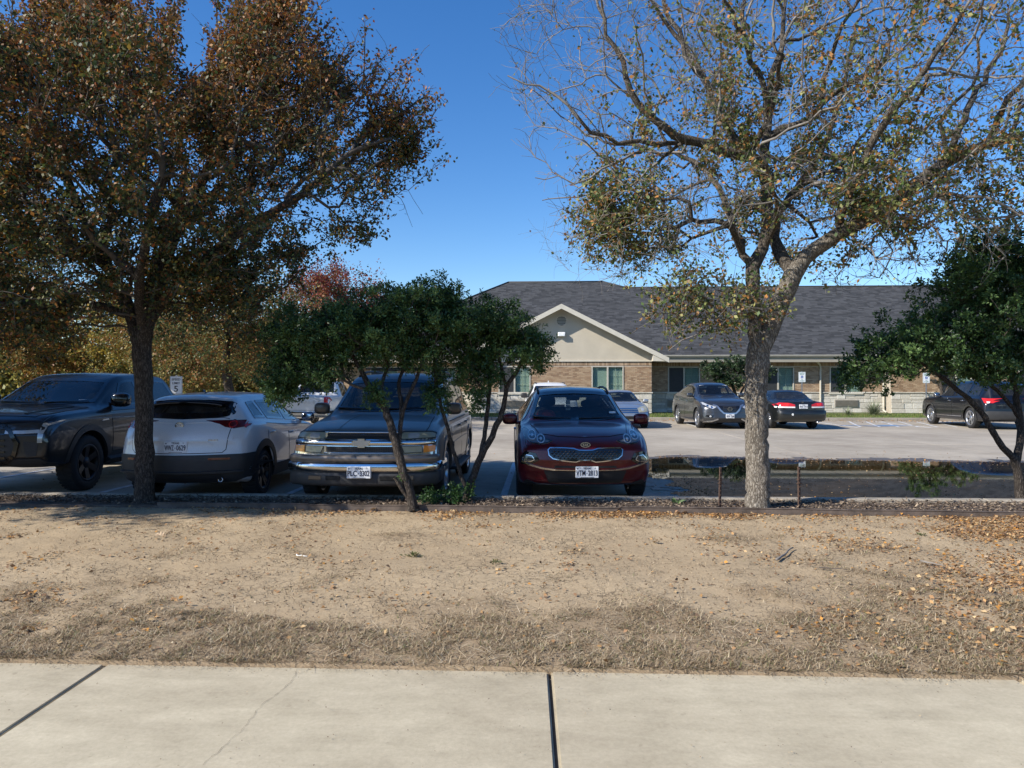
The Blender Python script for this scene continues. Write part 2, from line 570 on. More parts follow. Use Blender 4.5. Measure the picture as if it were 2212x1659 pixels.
    # -------- projecting outlines on the body
    def _ray(s, a, b, axis, side=1):
        L = s.L
        if axis == 'F': o, d = Vector((a, -L, b)), Vector((0, 1, 0))
        elif axis == 'R': o, d = Vector((-a, L, b)), Vector((0, -1, 0))
        elif axis == 'S': o, d = Vector((side * 3, a - L / 2, b)), Vector((-side, 0, 0))
        else: o, d = Vector((a, b - L / 2, 4)), Vector((0, 0, -1))
        p, n, i, _ = s.bvh.ray_cast(o, d)
        if p is None:
            c = {'F': Vector((a, -L / 2 + .3, b)), 'R': Vector((-a, L / 2 - .3, b)), 'S': Vector((side * s.Wd * .45, a - L / 2, b)), 'T': Vector((a, b - L / 2, 1))}[axis]
            p, n, i, _ = s.bvh.find_nearest(c)
        if n.dot(d) > 0: n = -n
        return p, n
    def _proj(s, bm2, axis, side, off, depth):
        """bm2 lies flat in (a, b, 0): lay it on the body and give it an edge"""
        bm2.verts.ensure_lookup_table()
        base = {}
        for v in bm2.verts:
            p, n = s._ray(v.co.x, v.co.y, axis, side)
            base[v] = (p, n)
        bound = [e for e in bm2.edges if len(e.link_faces) == 1]
        for v in bm2.verts:
            p, n = base[v]
            v.co = p + n * off
        sk = {}
        for e in bound:
            for v in e.verts:
                if v not in sk:
                    p, n = base[v]
                    sk[v] = bm2.verts.new(p - n * depth)
        for e in bound:
            a, b = e.verts
            try: bm2.faces.new((a, b, sk[b], sk[a])).smooth = False
            except ValueError: pass
        bmesh.ops.recalc_face_normals(bm2, faces=bm2.faces)
    def _finish(s, bm2, name, mat, parent, axis, smooth=True):
        c = sum((f.calc_center_median() * f.calc_area() for f in bm2.faces), Vector()) 
        me = bpy.data.meshes.new(name)
        for f in bm2.faces: f.smooth = True
        bm2.to_mesh(me); bm2.free()
        me.set_sharp_from_angle(angle=R_(40))
        return link(name, me, mat, parent or s.root)
    def _grid(s, bm2, step):
        co = np.array([v.co[:2] for v in bm2.verts])
        for ax in (0, 1):
            lo, hi = co[:, ax].min(), co[:, ax].max()
            k = int((hi - lo) / step)
            for i in range(1, k + 1):
                c = lo + (hi - lo) * i / (k + 1)
                pl = [0, 0, 0]; pl[ax] = c
                no = [0, 0, 0]; no[ax] = 1
                bmesh.ops.bisect_plane(bm2, geom=bm2.verts[:] + bm2.edges[:] + bm2.faces[:], plane_co=pl, plane_no=no)
    def patch(s, name, poly, axis, mat, off=.006, depth=.02, side=1, step=.055, parent=None):
        bm2 = bmesh.new()
        bm2.faces.new([bm2.verts.new((p[0], p[1], 0)) for p in poly])
        s._grid(bm2, step)
        bmesh.ops.triangulate(bm2, faces=[f for f in bm2.faces if len(f.verts) > 4])
        s._proj(bm2, axis, side, off, depth)
        return s._finish(bm2, name, mat, parent, axis)
    def panel(s, name, poly, axis, side=1, step=.055, off=.006, gap=.009):
        """a body panel with the dark shut line round it"""
        o = s.patch(name, poly, axis, s.paint, off=off, depth=.012, side=side, step=step)
        s.band('shut_line', inset(poly, -gap), inset(poly, .002), axis, M['well'], off=.0022, depth=.008, side=side, step=step, parent=o)
        return o
    def band(s, name, outer, inner, axis, mat, off=.01, depth=.015, side=1, step=.06, parent=None, closed=True):
        """the strip between two outlines with the same number of points"""
        bm2 = bmesh.new()
        n = len(outer)
        O, I = [], []
        rng_ = range(n if closed else n - 1)
        for i in range(n):
            j = (i + 1) % n
            if not closed and i == n - 1: k = 1
            else: k = max(1, int(math.dist(outer[i], outer[j]) / step))
            for t in range(k):
                f = t / k
                O.append((outer[i][0] * (1 - f) + outer[j][0] * f, outer[i][1] * (1 - f) + outer[j][1] * f))
                I.append((inner[i][0] * (1 - f) + inner[j][0] * f, inner[i][1] * (1 - f) + inner[j][1] * f))
        vo = [bm2.verts.new((*p, 0)) for p in O]; vi = [bm2.verts.new((*p, 0)) for p in I]
        m = len(O)
        for i in range(m if closed else m - 1):
            j = (i + 1) % m
            try: bm2.faces.new((vo[i], vo[j], vi[j], vi[i]))
            except ValueError: pass
        s._proj(bm2, axis, side, off, depth)
        return s._finish(bm2, name, mat, parent, axis)
    def ring(s, name, poly, w, axis, mat, **k):
        return s.band(name, poly, inset(poly, w), axis, mat, **k)
    def line(s, name, pts, w, axis, mat, **k):
        P = [Vector(p) for p in pts]
        a, b = [], []
        for i, p in enumerate(P):
            t = (P[min(i + 1, len(P) - 1)] - P[max(0, i - 1)]).normalized()
            n = Vector((-t.y, t.x)) * w / 2
            a.append(tuple(p + n)); b.append(tuple(p - n))
        return s.band(name, a, b, axis, mat, closed=False, **k)
    # -------- standard equipment
    def window(s, name, poly, axis, mat, side=1, rim=.045, rimmat=None):
        s.holes.append((axis, inset(poly, .035), side))
        o = s.patch(name, poly, axis, mat, off=.004, depth=.001, side=side, step=.09)
        s.ring('window_trim', poly, rim, axis, rimmat or M['gloss_black'], off=.007, depth=.012, side=side, parent=o)
        return o
    def side_poly(s, s0, s1, drop=.125, lift=.055, lean0=0.0, lean1=0.0):
        k = 8
        lo, hi = [], []
        for i in range(k + 1):
            a = s0 + (s1 - s0) * i / k
            lo.append((a, float(s._p(s.belt, a)) + lift))
        for i in range(k + 1):
            a = s0 + lean0 + (s1 + lean1 - s0 - lean0) * i / k
            zl = float(s._p(s.belt, a)) + lift
            hi.append((a, max(zl + .02, float(s._p(s.top, a)) - drop)))
        P = lo + hi[::-1]
        Q = [P[0]]
        for p in P[1:]:
            if math.dist(p, Q[-1]) > .012: Q.append(p)
        return Q
    def sides(s, wins, doors, gm=None, handle=None, handle_z=None, seam=.004):
        for side in (1, -1):
            for w in wins:
                s.window('side_window', s.side_poly(*w[:2], lean0=w[2] if len(w) > 2 else 0, lean1=w[3] if len(w) > 3 else 0), 'S', (w[4] if len(w) > 4 else gm) or M['glass'], side, rim=.036)
            for d in doors:
                s0, s1, c0, c1 = d[:4]
                z0 = s.sill + .13
                zt0 = float(s._p(s.belt, s0)) - .02; zt1 = float(s._p(s.belt, s1)) - .02
                poly = [(s0 + c0, z0), (s1 - c1, z0), (s1, z0 + c1 * 1.2 + .03), (s1, zt1), (s0, zt0), (s0, z0 + c0 * 1.2 + .03)]
                o = s.panel('door', poly, 'S', side=side, step=.11, off=seam)
                hz = handle_z or (zt0 + zt1) / 2 - .10
                p, n = s._ray(s1 - .17, hz, 'S', side)
                mb = MB().sell((p.x + side * .022, p.y, hz), (.014, .10, .017), 3, 10, 6)
                mb.sell((p.x + side * .008, p.y - .085, hz), (.02, .012, .014), 2, 8, 4).sell((p.x + side * .008, p.y + .085, hz), (.02, .012, .014), 2, 8, 4)
                mb.build('door_handle', handle or s.paint, o)
    def mirrors(s, sm, z, mat, size=(.12, .055, .085), out=.10, lens=None):
        for side in (1, -1):
            p, n = s._ray(sm, z - .05, 'S', side)
            x = p.x + side * (out + size[0] * .6)
            mb = MB().sell((x, p.y, z), size, 3.2, 16, 10)
            mb.tube([(p.x - side * .05, p.y + .01, z - .05), (x - side * .03, p.y, z - size[2] * .7)], .022, 8)
            o = mb.build('mirror', mat, s.root)
            MB().sell((x, p.y + size[1] * .75, z), (size[0] * .86, size[1] * .32, size[2] * .84), 3.5, 12, 6).build('mirror_glass', M['chrome'], o)
    def make_wheels(s, style='five', rim=None, rr=None, hub=True):
        R, tw = s.R, s.tw
        rr = rr or R * .70
        h = tw / 2
        ty = MB().lathe([(rr, -h * .8), (rr + .02, -h * .95), (R - .045, -h), (R - .012, -h * .82), (R, -h * .5), (R, h * .5), (R - .012, h * .82), (R - .045, h), (rr + .02, h * .95), (rr, h * .8), (rr - .02, h * .3), (rr - .02, -h * .3), (rr, -h * .8)], 36)
        for k in range(36):                                   # tread blocks
            a = 2 * math.pi * k / 36
            Mx = Matrix.Rotation(a, 4, 'X')
            ty.box(-h * .8, -h * .08, -.018, .018, R - .004, R + .005, Mx); ty.box(h * .08, h * .8, -.008, .028, R - .004, R + .005, Mx)
        tyre_me = ty.mesh('wheel')
        w = MB()
        w.lathe([(rr + .005, h * .85), (rr + .012, h * .93), (rr - .012, h * .93), (rr - .03, h * .72), (rr - .03, -h * .7), (rr, -h * .8)], 36)
        nsp = {'five': 5, 'ten': 10, 'six': 6, 'seven': 7, 'steel': 8}[style]
        for k in range(nsp):
            a = 2 * math.pi * k / nsp
            Mx = Matrix.Rotation(a, 4, 'X')
            ww = .052 if nsp <= 6 else .030
            if style == 'five':
                for da in (-.17, .17):
                    w.add([Mx @ Matrix.Rotation(da, 4, 'X') @ Vector(p) for p in [(h * .62, -.020, .05), (h * .62, .020, .05), (h * .86, .024, rr - .02), (h * .86, -.024, rr - .02), (h * .35, -.020, .05), (h * .35, .020, .05), (h * .5, .024, rr - .02), (h * .5, -.024, rr - .02)]],
                          [(0, 1, 2, 3), (4, 7, 6, 5), (0, 3, 7, 4), (1, 5, 6, 2)])
            else:
                w.add([Mx @ Vector(p) for p in [(h * .62, -ww * .8, .05), (h * .62, ww * .8, .05), (h * .86, ww, rr - .02), (h * .86, -ww, rr - .02), (h * .35, -ww * .8, .05), (h * .35, ww * .8, .05), (h * .5, ww, rr - .02), (h * .5, -ww, rr - .02)]],
                      [(0, 1, 2, 3), (4, 7, 6, 5), (0, 3, 7, 4), (1, 5, 6, 2)])
        w.lathe([(0, h * .78), (.035, h * .78), (.045, h * .72), (.085, h * .66), (.095, h * .3)], 20)
        rim_me = w.mesh('rim')
        br = MB().lathe([(0, h * .1), (rr * .8, h * .1), (rr * .8, -h * .2)], 24)
        br_me = br.mesh('brake_disc')
        tyre_me.materials.append(M['rubber']); rim_me.materials.append(rim or M['alloy']); br_me.materials.append(M['dark_alloy'])
        for sw in s.wheels:
            for side in (1, -1):
                o = link('wheel', tyre_me, None, s.root, (side * (s.Wd / 2 - h - .012), sw - s.L / 2, R))
                if side < 0: o.rotation_euler = (0, 0, math.pi)
                link('rim', rim_me, None, o); link('brake_disc', br_me, None, o)
                # arch lining and lip
                wl = MB()
                x0, x1 = side * (s.Wd / 2 - .03), side * (s.Wd / 2 - .36)
                k = 20
                wa = s.arch_span(sw)[0]
                pts = [(sw - s.L / 2 + s.arch * math.cos(wa + (math.pi - 2 * wa) * i / k), R + s.arch * math.sin(wa + (math.pi - 2 * wa) * i / k)) for i in range(k + 1)]
                wl.add([(x0, *p) for p in pts] + [(x1, *p) for p in pts], [(i, i + 1, k + 2 + i, k + 1 + i) for i in range(k)] + [tuple(range(k + 1, 2 * k + 2))])
                wl.build('wheel_well', M['well'], s.root)
                a0, a1 = s.arch_span(sw)
                outer = [(sw + (s.arch + s.lipw) * math.cos(a0 + (a1 - a0) * i / 20), R + (s.arch + s.lipw) * math.sin(a0 + (a1 - a0) * i / 20)) for i in range(21)]
                inner = [(sw + (s.arch - .018) * math.cos(a0 + (a1 - a0) * i / 20), R + (s.arch - .018) * math.sin(a0 + (a1 - a0) * i / 20)) for i in range(21)]
                s.band('wheel_arch_trim', outer, inner, 'S', s.clad, off=.012, depth=.03, side=side, closed=False)
    lipw = .05
    def arch_span(s, sw):
        dz = s.sill + .06 - s.R
        a = math.asin(max(-1, min(1, dz / s.arch)))
        return a, math.pi - a
    def interior(s, cowl, zf=.45, seat_s=(2.0, 2.9), mat=None, seat_z=.55, hx=.38, wheel_side=1):
        mat = mat or M['seat']
        L = s.L
        for x in (-hx, hx):
            mb = MB().sell((x, seat_s[0] - L / 2, seat_z), (.25, .27, .09), 3).sell((x, seat_s[0] + .27 - L / 2, seat_z + .35), (.24, .08, .34), 3)
            o = mb.build('seat', mat, s.root)
            MB().sell((x, seat_s[0] + .33 - L / 2, seat_z + .78), (.13, .05, .09), 3).tube([(x - .05, seat_s[0] + .32 - L / 2, seat_z + .6), (x - .05, seat_s[0] + .32 - L / 2, seat_z + .75)], .007, 6).tube([(x + .05, seat_s[0] + .32 - L / 2, seat_z + .6), (x + .05, seat_s[0] + .32 - L / 2, seat_z + .75)], .007, 6).build('headrest', mat, o)
        if len(seat_s) > 1:
            mb = MB().sell((0, seat_s[1] - L / 2, seat_z), (hx + .28, .26, .10), 3.5, 18, 8).sell((0, seat_s[1] + .28 - L / 2, seat_z + .33), (hx + .28, .08, .32), 3.5, 18, 8)
            for x in (-hx, hx): mb.sell((x, seat_s[1] + .30 - L / 2, seat_z + .72), (.13, .05, .07), 3)
            mb.build('rear_bench', mat, s.root)
        zc = float(s._p(s.top, cowl)) - .10
        MB().sell((0, cowl + .28 - L / 2, zc - .06), (s.Wd / 2 - .22, .30, .10), 3.5, 18, 8).build('dashboard', M['plastic'], s.root)
        a = 24
        pts = [(wheel_side * hx + .18 * math.cos(2 * math.pi * i / a), cowl + .62 - L / 2 - .05 * math.sin(2 * math.pi * i / a), zc - .02 + .17 * math.sin(2 * math.pi * i / a)) for i in range(a + 1)]
        MB().tube(pts, .015, 8, cap=False).tube([(wheel_side * hx - .17, cowl + .62 - L / 2, zc - .02), (wheel_side * hx + .17, cowl + .62 - L / 2, zc - .02)], .016, 6).build('steering_wheel', M['plastic'], s.root)
        y = cowl + .55 - L / 2
        p, n = s._ray(0, cowl + .72, 'T')
        MB().sell((0, p.y + .08, p.z - .10), (.11, .015, .032), 3).tube([(0, p.y + .06, p.z - .02), (0, p.y + .08, p.z - .09)], .01, 6).build('rear_view_mirror', M['plastic'], s.root)
    def plate(s, x, z, axis, num, mat=None, w=.305, h=.152, fwd=.022):
        p, n = s._ray(x, z, axis)
        sgn = -1 if axis == 'F' else 1
        y = p.y + sgn * fwd
        root = MB().bbox(p.x - w / 2, p.x + w / 2, min(y, y - sgn * .05), max(y, y - sgn * .05), z - h / 2, z + h / 2, .006).build('number_plate', M['plate'], s.root)
        rot = STAND if axis == 'F' else Matrix.Rotation(math.pi, 4, 'Z') @ STAND
        def put(t, size, dx, dz, wd):
            dx = dx if axis == 'F' else -dx
            if wd < 1:
                q = text_mesh(t, size); ex = max(v.co.x for v in q.vertices) - min(v.co.x for v in q.vertices)
                wd = min(.75, .122 / ex)
            lettering(t, size, M['plate_ink'], root, Matrix.Translation((p.x + dx, y + sgn * .002, z + dz)) @ rot, width=wd)
        a, b = num.split('-')
        put(a, .098, -.083, -.012, .70); put(b, .098, .075, -.012, .70)
        put('TEXAS', .036, 0, .052, 1.0)
        star = []
        for k in range(10):
            r = .011 if k % 2 == 0 else .0048
            star.append((r * math.sin(math.pi * k / 5), r * math.cos(math.pi * k / 5)))
        mb = MB()
        for dx, dz, sc in ((-.125, .050, 1.2), (.105, .056, .7), (-.004, -.012, .8)):
            dx = dx if axis == 'F' else -dx
            mb.prism([(p.x + dx + q[0] * sc, z + dz + q[1] * sc) for q in star], y - .002, y + .002)
        mb.box(p.x - .09, p.x + .09, y - .0015, y + .0015, z - .069, z - .064)
        mb.build('plate_emblem', M['plate_ink'], root)
        fr = MB()
        for hx in (-.10, .10): fr.lathe([(0, -.003), (.006, -.003), (.006, .003)], 8, 'y', (p.x + hx, y + sgn * .002, z + .062))
        fr.build('plate_screw', M['alloy'], root)
        return root
    def badge(s, name, poly, x, z, axis, mat, t=.012, parent=None):
        """a flat emblem stood on the body: outline given in metres about its centre"""
        p, n = s._ray(x, z, axis)
        sgn = -1 if axis == 'F' else 1
        mb = MB()
        polys = poly if isinstance(poly[0][0], (list, tuple)) else [poly]
        for q in polys: mb.prism([(p.x + (a if axis == 'F' else -a), z + b) for a, b in q], p.y + sgn * t, p.y - sgn * .03)
        return mb.build(name, mat, parent or s.root)
    def bar(s, name, half, z, h, d, mat, zref=None, off=.0, k=9, wrap=0.0, parent=None):
        """a rounded rail across the nose, bulging forwards"""
        P = []
        for i in range(k + 1):
            x = -half + 2 * half * i / k
            p, n = s._ray(x, zref if zref is not None else z, 'F')
            P.append(Vector((p.x, p.y - off, z)))
        if wrap:
            P = [P[0] + Vector((-.012, wrap, 0))] + P + [P[-1] + Vector((.012, wrap, 0))]
        m = 14
        vs, fs = [], []
        for i, p in enumerate(P):
            t = (P[min(i + 1, len(P) - 1)] - P[max(i - 1, 0)]).normalized()
            nn = Vector((t.y, -t.x, 0)).normalized()
            for j in range(m):
                a = 2 * math.pi * j / m
                ca, sa = math.cos(a), math.sin(a)
                vs.append(p + nn * d * math.copysign(abs(ca) ** .8, ca) + Vector((0, 0, h / 2 * math.copysign(abs(sa) ** .7, sa))))
        for i in range(len(P) - 1):
            for j in range(m): fs.append((i * m + j, i * m + (j + 1) % m, (i + 1) * m + (j + 1) % m, (i + 1) * m + j))
        fs += [tuple(range(m)), tuple(range(len(vs) - m, len(vs)))]
        return MB().add(vs, fs, True).build(name, mat, parent or s.root)
    def bar_box(s, name, x, z, w, h, mat, zref=.46, off=.05):
        p, n = s._ray(x, zref, 'F')
        ang = math.atan2(n.x, -n.y)
        Mx = Matrix.Translation((x, p.y - off, z)) @ Matrix.Rotation(-ang if False else ang, 4, 'Z')
        return MB().bbox(-w / 2, w / 2, -.006, .04, -h / 2, h / 2, .006, Mx).build(name, mat, s.root)
    def wipers(s, x_pairs, z, axis='F'):
        for (x0, z0, x1, z1) in x_pairs:
            pts = []
            for i in range(7):
                f = i / 6
                p, n = s._ray(x0 + (x1 - x0) * f, z0 + (z1 - z0) * f, axis)
                pts.append(p + n * .018)
            MB().tube(pts, [.011, .009, .008, .008, .007, .006, .005], 6).build('wiper', M['plastic'], s.root)
    def finish(s):
        bm = s.bm
        bm.faces.ensure_lookup_table()
        C = np.array([f.calc_center_median()[:] for f in bm.faces]); N = np.array([f.normal[:] for f in bm.faces])
        kill = np.zeros(len(C), dtype=bool)
        for axis, poly, side in s.holes:
            if axis == 'S': kill |= pip(poly, C[:, 1] + s.L / 2, C[:, 2]) & (N[:, 0] * side > .2)
            elif axis == 'F': kill |= pip(poly, C[:, 0], C[:, 2]) & (N[:, 1] < -.15) & (C[:, 1] < .3)
            elif axis == 'R': kill |= pip(poly, -C[:, 0], C[:, 2]) & (N[:, 1] > .1) & (C[:, 1] > -.3)
            else: kill |= pip(poly, C[:, 0], C[:, 1] + s.L / 2) & (N[:, 2] > .5)
        for sw in s.wheels:
            kill |= ((C[:, 1] + s.L / 2 - sw) ** 2 + (C[:, 2] - s.R) ** 2 < s.arch ** 2) & (np.abs(C[:, 0]) > s.Wd / 2 - .36)
        bmesh.ops.delete(bm, geom=[f for f, k in zip(bm.faces, kill) if k], context='FACES')
        for f in bm.faces: f.smooth = True
        me = bpy.data.meshes.new('body')
        bm.to_mesh(me); bm.free()
        s.body = link('body', me, s.paint, s.root)
        return s.root

def near(u, d, z=0.0):
    return W((u - CX) / F * d, d, z)
def place(l, d_near, L, rear=False):
    """ground point at the middle of a vehicle whose near end is d_near away"""
    return W(l, d_near + L / 2)
# ------------------------------------------------------------------ ground, lot, kerbs
def struct(o): o['kind'] = 'structure'; return o
M['far_grass'] = plain('far_grass', (.11, .105, .045), .95, var=.5, scale=.6, bump=.3)
M['walk'] = concrete('pale_sidewalk_concrete', (.53, .465, .335), (.38, .32, .225), .9, .85, .2)
M['lot'] = concrete('parking_lot_concrete', (.45, .395, .315), (.27, .23, .18), .6, .85, .15)
M['kerb'] = concrete('kerb_concrete', (.38, .34, .28), (.24, .21, .17), 2, .6, .2)
M['joint'] = plain('joint_tar', (.05, .045, .04), .95, var=.4, scale=20)
M['line'] = plain('worn_white_paint', (.55, .55, .54), .8, var=.22, scale=9)
M['blue_line'] = plain('worn_blue_paint', (.14, .24, .40), .8, var=.35, scale=4)

gm = MB().add([(-500, -60, -.10), (500, -60, -.10), (500, 900, -.10), (-500, 900, -.10)], [(0, 1, 2, 3)])
struct(gm.build('ground', M['far_grass']))

KY0, KY1 = 9.41, 9.56                               # kerb between bed and lot
LOT1 = 32.6                                         # far kerb
# parking lot: concrete bays with sawn joints
lot = struct(MB().box(-45, 60, KY1, LOT1, -.09, -.03).build('parking_lot', M['joint']))
xs = np.arange(-44.6, 60, 4.6)
ys = [KY1, 15.3, 19.6, 23.9, 28.2, LOT1]
for i in range(len(xs) - 1):
    for j in range(len(ys) - 1):
        z = -random.random() * .004
        MB().bbox(xs[i] + .006, xs[i + 1] - .006, ys[j] + .006, ys[j + 1] - .006, -.06, z, .004).build('slab', M['lot'], lot)
LX = [-9.35, -6.55, -3.72, -.55, 2.42, 5.2, 8.0, 10.8]
for x in LX:
    MB().box(x - .05, x + .05, KY1 + .25, 14.6, .001, .004).build('parking_line', M['line'], lot)
for x in (0.3, 3.1, 6.0, 8.9, 11.9, 14.6, 17.6, 20.6):
    MB().box(x - .05, x + .05, 27.2, LOT1 - .3, .001, .004).build('parking_line', M['line'], lot)
for k in range(7):                                  # hatched access aisle in front of the black SUV
    x = 12.1 + k * .72
    MB().add([(x, 27.6, .004), (x + .10, 27.6, .004), (x + 1.5, LOT1 - .6, .004), (x + 1.4, LOT1 - .6, .004)], [(0, 1, 2, 3)]).build('parking_line', M['line'], lot)
bl = MB()
for k in range(5):
    a, b = 13.2 + random.uniform(-.9, .9), 28.6 + random.uniform(-.5, .6)
    bl.add([(a + r * math.cos(t) * 1.5, b + r * math.sin(t) * .5, .0055 + k * .0002) for t, r in [(q * .7, random.uniform(.2, .5)) for q in range(9)]], [tuple(range(9))])
bl.build('parking_symbol', M['blue_line'], lot)

def kerb(name, x0, x1, y0, y1, h, step, lab=None):
    root = struct(MB().box(x0, x1, y0 + .01, y1 - .01, -.1, h - .02).build(name, M['joint']))
    x = x0
    while x < x1:
        MB().bbox(x + .004, min(x + step, x1) - .004, y0, y1, -.1, h + random.uniform(-.003, .003), .018).build('section', M['kerb'], root)
        x += step
    return root
kerb('kerb', -40, 45, KY0, KY1, .12, 3.05)
kerb('far_kerb', -45, 60, LOT1, LOT1 + .16, .13, 3.05)

# sidewalk slabs with their open joints (corners read off the photograph)
def wl(l, d): return W(l, d, 0)
walk = struct(MB().box(-14, 14, 1.72, 3.95, -.12, -.02).build('sidewalk', M['joint']))
YE = 3.975
def joint_x(k, y):                                   # skewed a little against the edge
    return [-7.45, -4.9, -2.46, .045, 2.60, 5.1, 7.7][k] + (y - YE) * .004 * k + (y - YE) * (.0)
jx = []
for (u0, v0, u1, v1) in ((0, 1587, 232, 1433), (1204, 1659, 1187, 1447)):
    jx.append((gnd(u0, v0), gnd(u1, v1)))
def jline(p, q, y): return p.x + (q.x - p.x) * (y - p.y) / (q.y - p.y)
def J(k, y):
    a, b = jline(*jx[0], y), jline(*jx[1], y)
    return a + (b - a) * k
for k in range(-4, 6):
    g = .008
    y0, y1 = 1.70, YE
    poly = [(J(k, y0) + g, y0), (J(k + 1, y0) - g, y0), (J(k + 1, y1) - g, y1), (J(k, y1) + g, y1)]
    bm = bmesh.new()
    n = 4
    v0 = [bm.verts.new((x, y, -.10)) for x, y in poly]; v1 = [bm.verts.new((x, y, random.uniform(-.002, .002))) for x, y in poly]
    bm.faces.new(v1); bm.faces.new(v0[::-1])
    for i in range(4): bm.faces.new((v0[i], v0[(i + 1) % 4], v1[(i + 1) % 4], v1[i]))
    bmesh.ops.bevel(bm, geom=[e for e in bm.edges if all(v.co.z > -.05 for v in e.verts)], offset=.010, segments=2, affect='EDGES')
    me = bpy.data.meshes.new('slab'); bm.to_mesh(me); bm.free()
    link('slab', me, M['walk'], walk)
gm = MB()                                             # a hairline crack
cp = [gnd(u, v) for u, v in ((643, 1446), (632, 1470), (600, 1497), (566, 1522), (540, 1556), (520, 1580), (470, 1625), (430, 1659))]
pts = []
for a, b in zip(cp[:-1], cp[1:]):
    for i in range(5):
        p = a.lerp(b, i / 5); pts.append((p.x + random.uniform(-.006, .006), p.y + random.uniform(-.006, .006)))
for (x0, y0), (x1, y1) in zip(pts[:-1], pts[1:]):
    w = random.uniform(.0004, .0012)
    gm.add([(x0 - w, y0, .0030), (x0 + w, y0, .0030), (x1 + w, y1, .0030), (x1 - w, y1, .0030)], [(0, 1, 2, 3)])
gm.build('crack', plain('crack_grime', (.16, .14, .11), .95), walk)

# dirt verge between sidewalk and bed: one relief sheet
def edge_y(x): return 8.80 - .022 * (x + 5) + .03 * math.sin(x * .5)
def nz(x, y, s, seed=0.0): return noise.noise(Vector((x * s + seed, y * s - seed * .7, seed * .37)))
def grassy(x, y):
    """how much dry grass stands here, 0 to 1"""
    t = (y - YE)
    right = min(1, max(0, (x + .5) / 3.0))
    lim = 1.10 + .70 * right + 1.05 * nz(x, y, .9, 3.1) + .6 * nz(x, y, 2.6, 7.7)
    a = min(1, max(0, (lim - t) / .45))
    b = max(0, nz(x, y, 1.7, 11.3) * 1.7 - .38) * .8
    c = max(0, min(1, (t - 3.9) / .6)) * .10
    return max(a, min(1, b), c)
NX, NY = 430, 150
X0, X1 = -12.5, 11.5
V = np.zeros((NY + 1, NX + 1, 3), dtype=np.float32)
colr = np.zeros((NY + 1, NX + 1, 3), dtype=np.float32)
dirt = np.array((.46, .36, .235)); thatch = np.array((.30, .225, .145)); damp = np.array((.29, .215, .135))
for i in range(NX + 1):
    x = X0 + (X1 - X0) * i / NX
    ye = edge_y(x)
    for j in range(NY + 1):
        f = j / NY
        y = YE - .01 + (ye - .02 - YE) * f ** 1.15
        g = grassy(x, y)
        h = .018 * nz(x, y, 1.1, 1.0) + .010 * nz(x, y, 4.0, 2.0) + .006 * nz(x, y, 13, 5.0) + .012 * g
        V[j, i] = (x, y if j else YE - .004, .010 + .035 * f + h * min(1, j / 5 + .2) if j else -.03)
        k = min(1, g * 1.1)
        m = max(0, min(1, .5 + 1.3 * nz(x, y, 1.3, 9.0)))
        base = dirt * (1 - .30 * m) + damp * .30 * m
        colr[j, i] = base * (1 - .8 * k) + thatch * .8 * k
idx = np.arange((NX + 1) * (NY + 1)).reshape(NY + 1, NX + 1)
Fq = np.stack([idx[:-1, :-1], idx[:-1, 1:], idx[1:, 1:], idx[1:, :-1]], axis=-1).reshape(-1, 4)
def dirtmat():
    m, n, b = _new('dry_cracked_dirt')
    at = n.nodes.new('ShaderNodeAttribute'); at.attribute_name = 'Col'
    v = _coord(n)
    vo = n.nodes.new('ShaderNodeTexVoronoi'); vo.feature = 'DISTANCE_TO_EDGE'; vo.inputs['Scale'].default_value = 9
    vm = n.nodes.new('ShaderNodeVectorMath'); vm.operation = 'ADD'
    nn = n.nodes.new('ShaderNodeTexNoise'); nn.inputs['Scale'].default_value = 14; nn.inputs['Detail'].default_value = 4
    sc = n.nodes.new('ShaderNodeVectorMath'); sc.operation = 'SCALE'; sc.inputs['Scale'].default_value = .14
    n.links.new(v, nn.inputs['Vector']); n.links.new(nn.outputs['Color'], sc.inputs[0])
    n.links.new(v, vm.inputs[0]); n.links.new(sc.outputs[0], vm.inputs[1]); n.links.new(vm.outputs[0], vo.inputs['Vector'])
    crack = _ramp(n, vo.outputs['Distance'], [(.0, (0, 0, 0)), (.05, (1, 1, 1))])
    where = _ramp(n, _noise(n, v, 1.1, 4), [(.42, (0, 0, 0)), (.62, (1, 1, 1))])
    ck = _mix(n, where, (1, 1, 1), crack)
    fine = _ramp(n, _noise(n, v, 60, 6, .75), [(.28, (.72, .70, .68)), (.7, (1.14, 1.13, 1.12))])
    c = _mix(n, 1.0, at.outputs['Color'], fine, 'MULTIPLY')
    c = _mix(n, .55, c, ck, 'MULTIPLY')
    sp = _ramp(n, _noise(n, v, 90, 2), [(.66, (1, 1, 1)), (.72, (.45, .4, .35))])
    c = _mix(n, .8, c, sp, 'MULTIPLY')
    n.links.new(c, b.inputs['Base Color'])
    b.inputs['Roughness'].default_value = 1.0; b.inputs['Specular IOR Level'].default_value = .1
    ad = n.nodes.new('ShaderNodeMath'); ad.operation = 'MULTIPLY_ADD'; ad.inputs[1].default_value = .6
    n.links.new(_noise(n, v, 70, 6, .8), ad.inputs[0]); n.links.new(ck, ad.inputs[2])
    _bump(n, b, ad.outputs[0], .6, .012)
    return m
verge = link('dirt_verge', np_mesh('dirt_verge', V.reshape(-1, 3), Fq, colr.reshape(-1, 3), True), dirtmat())
struct(verge)
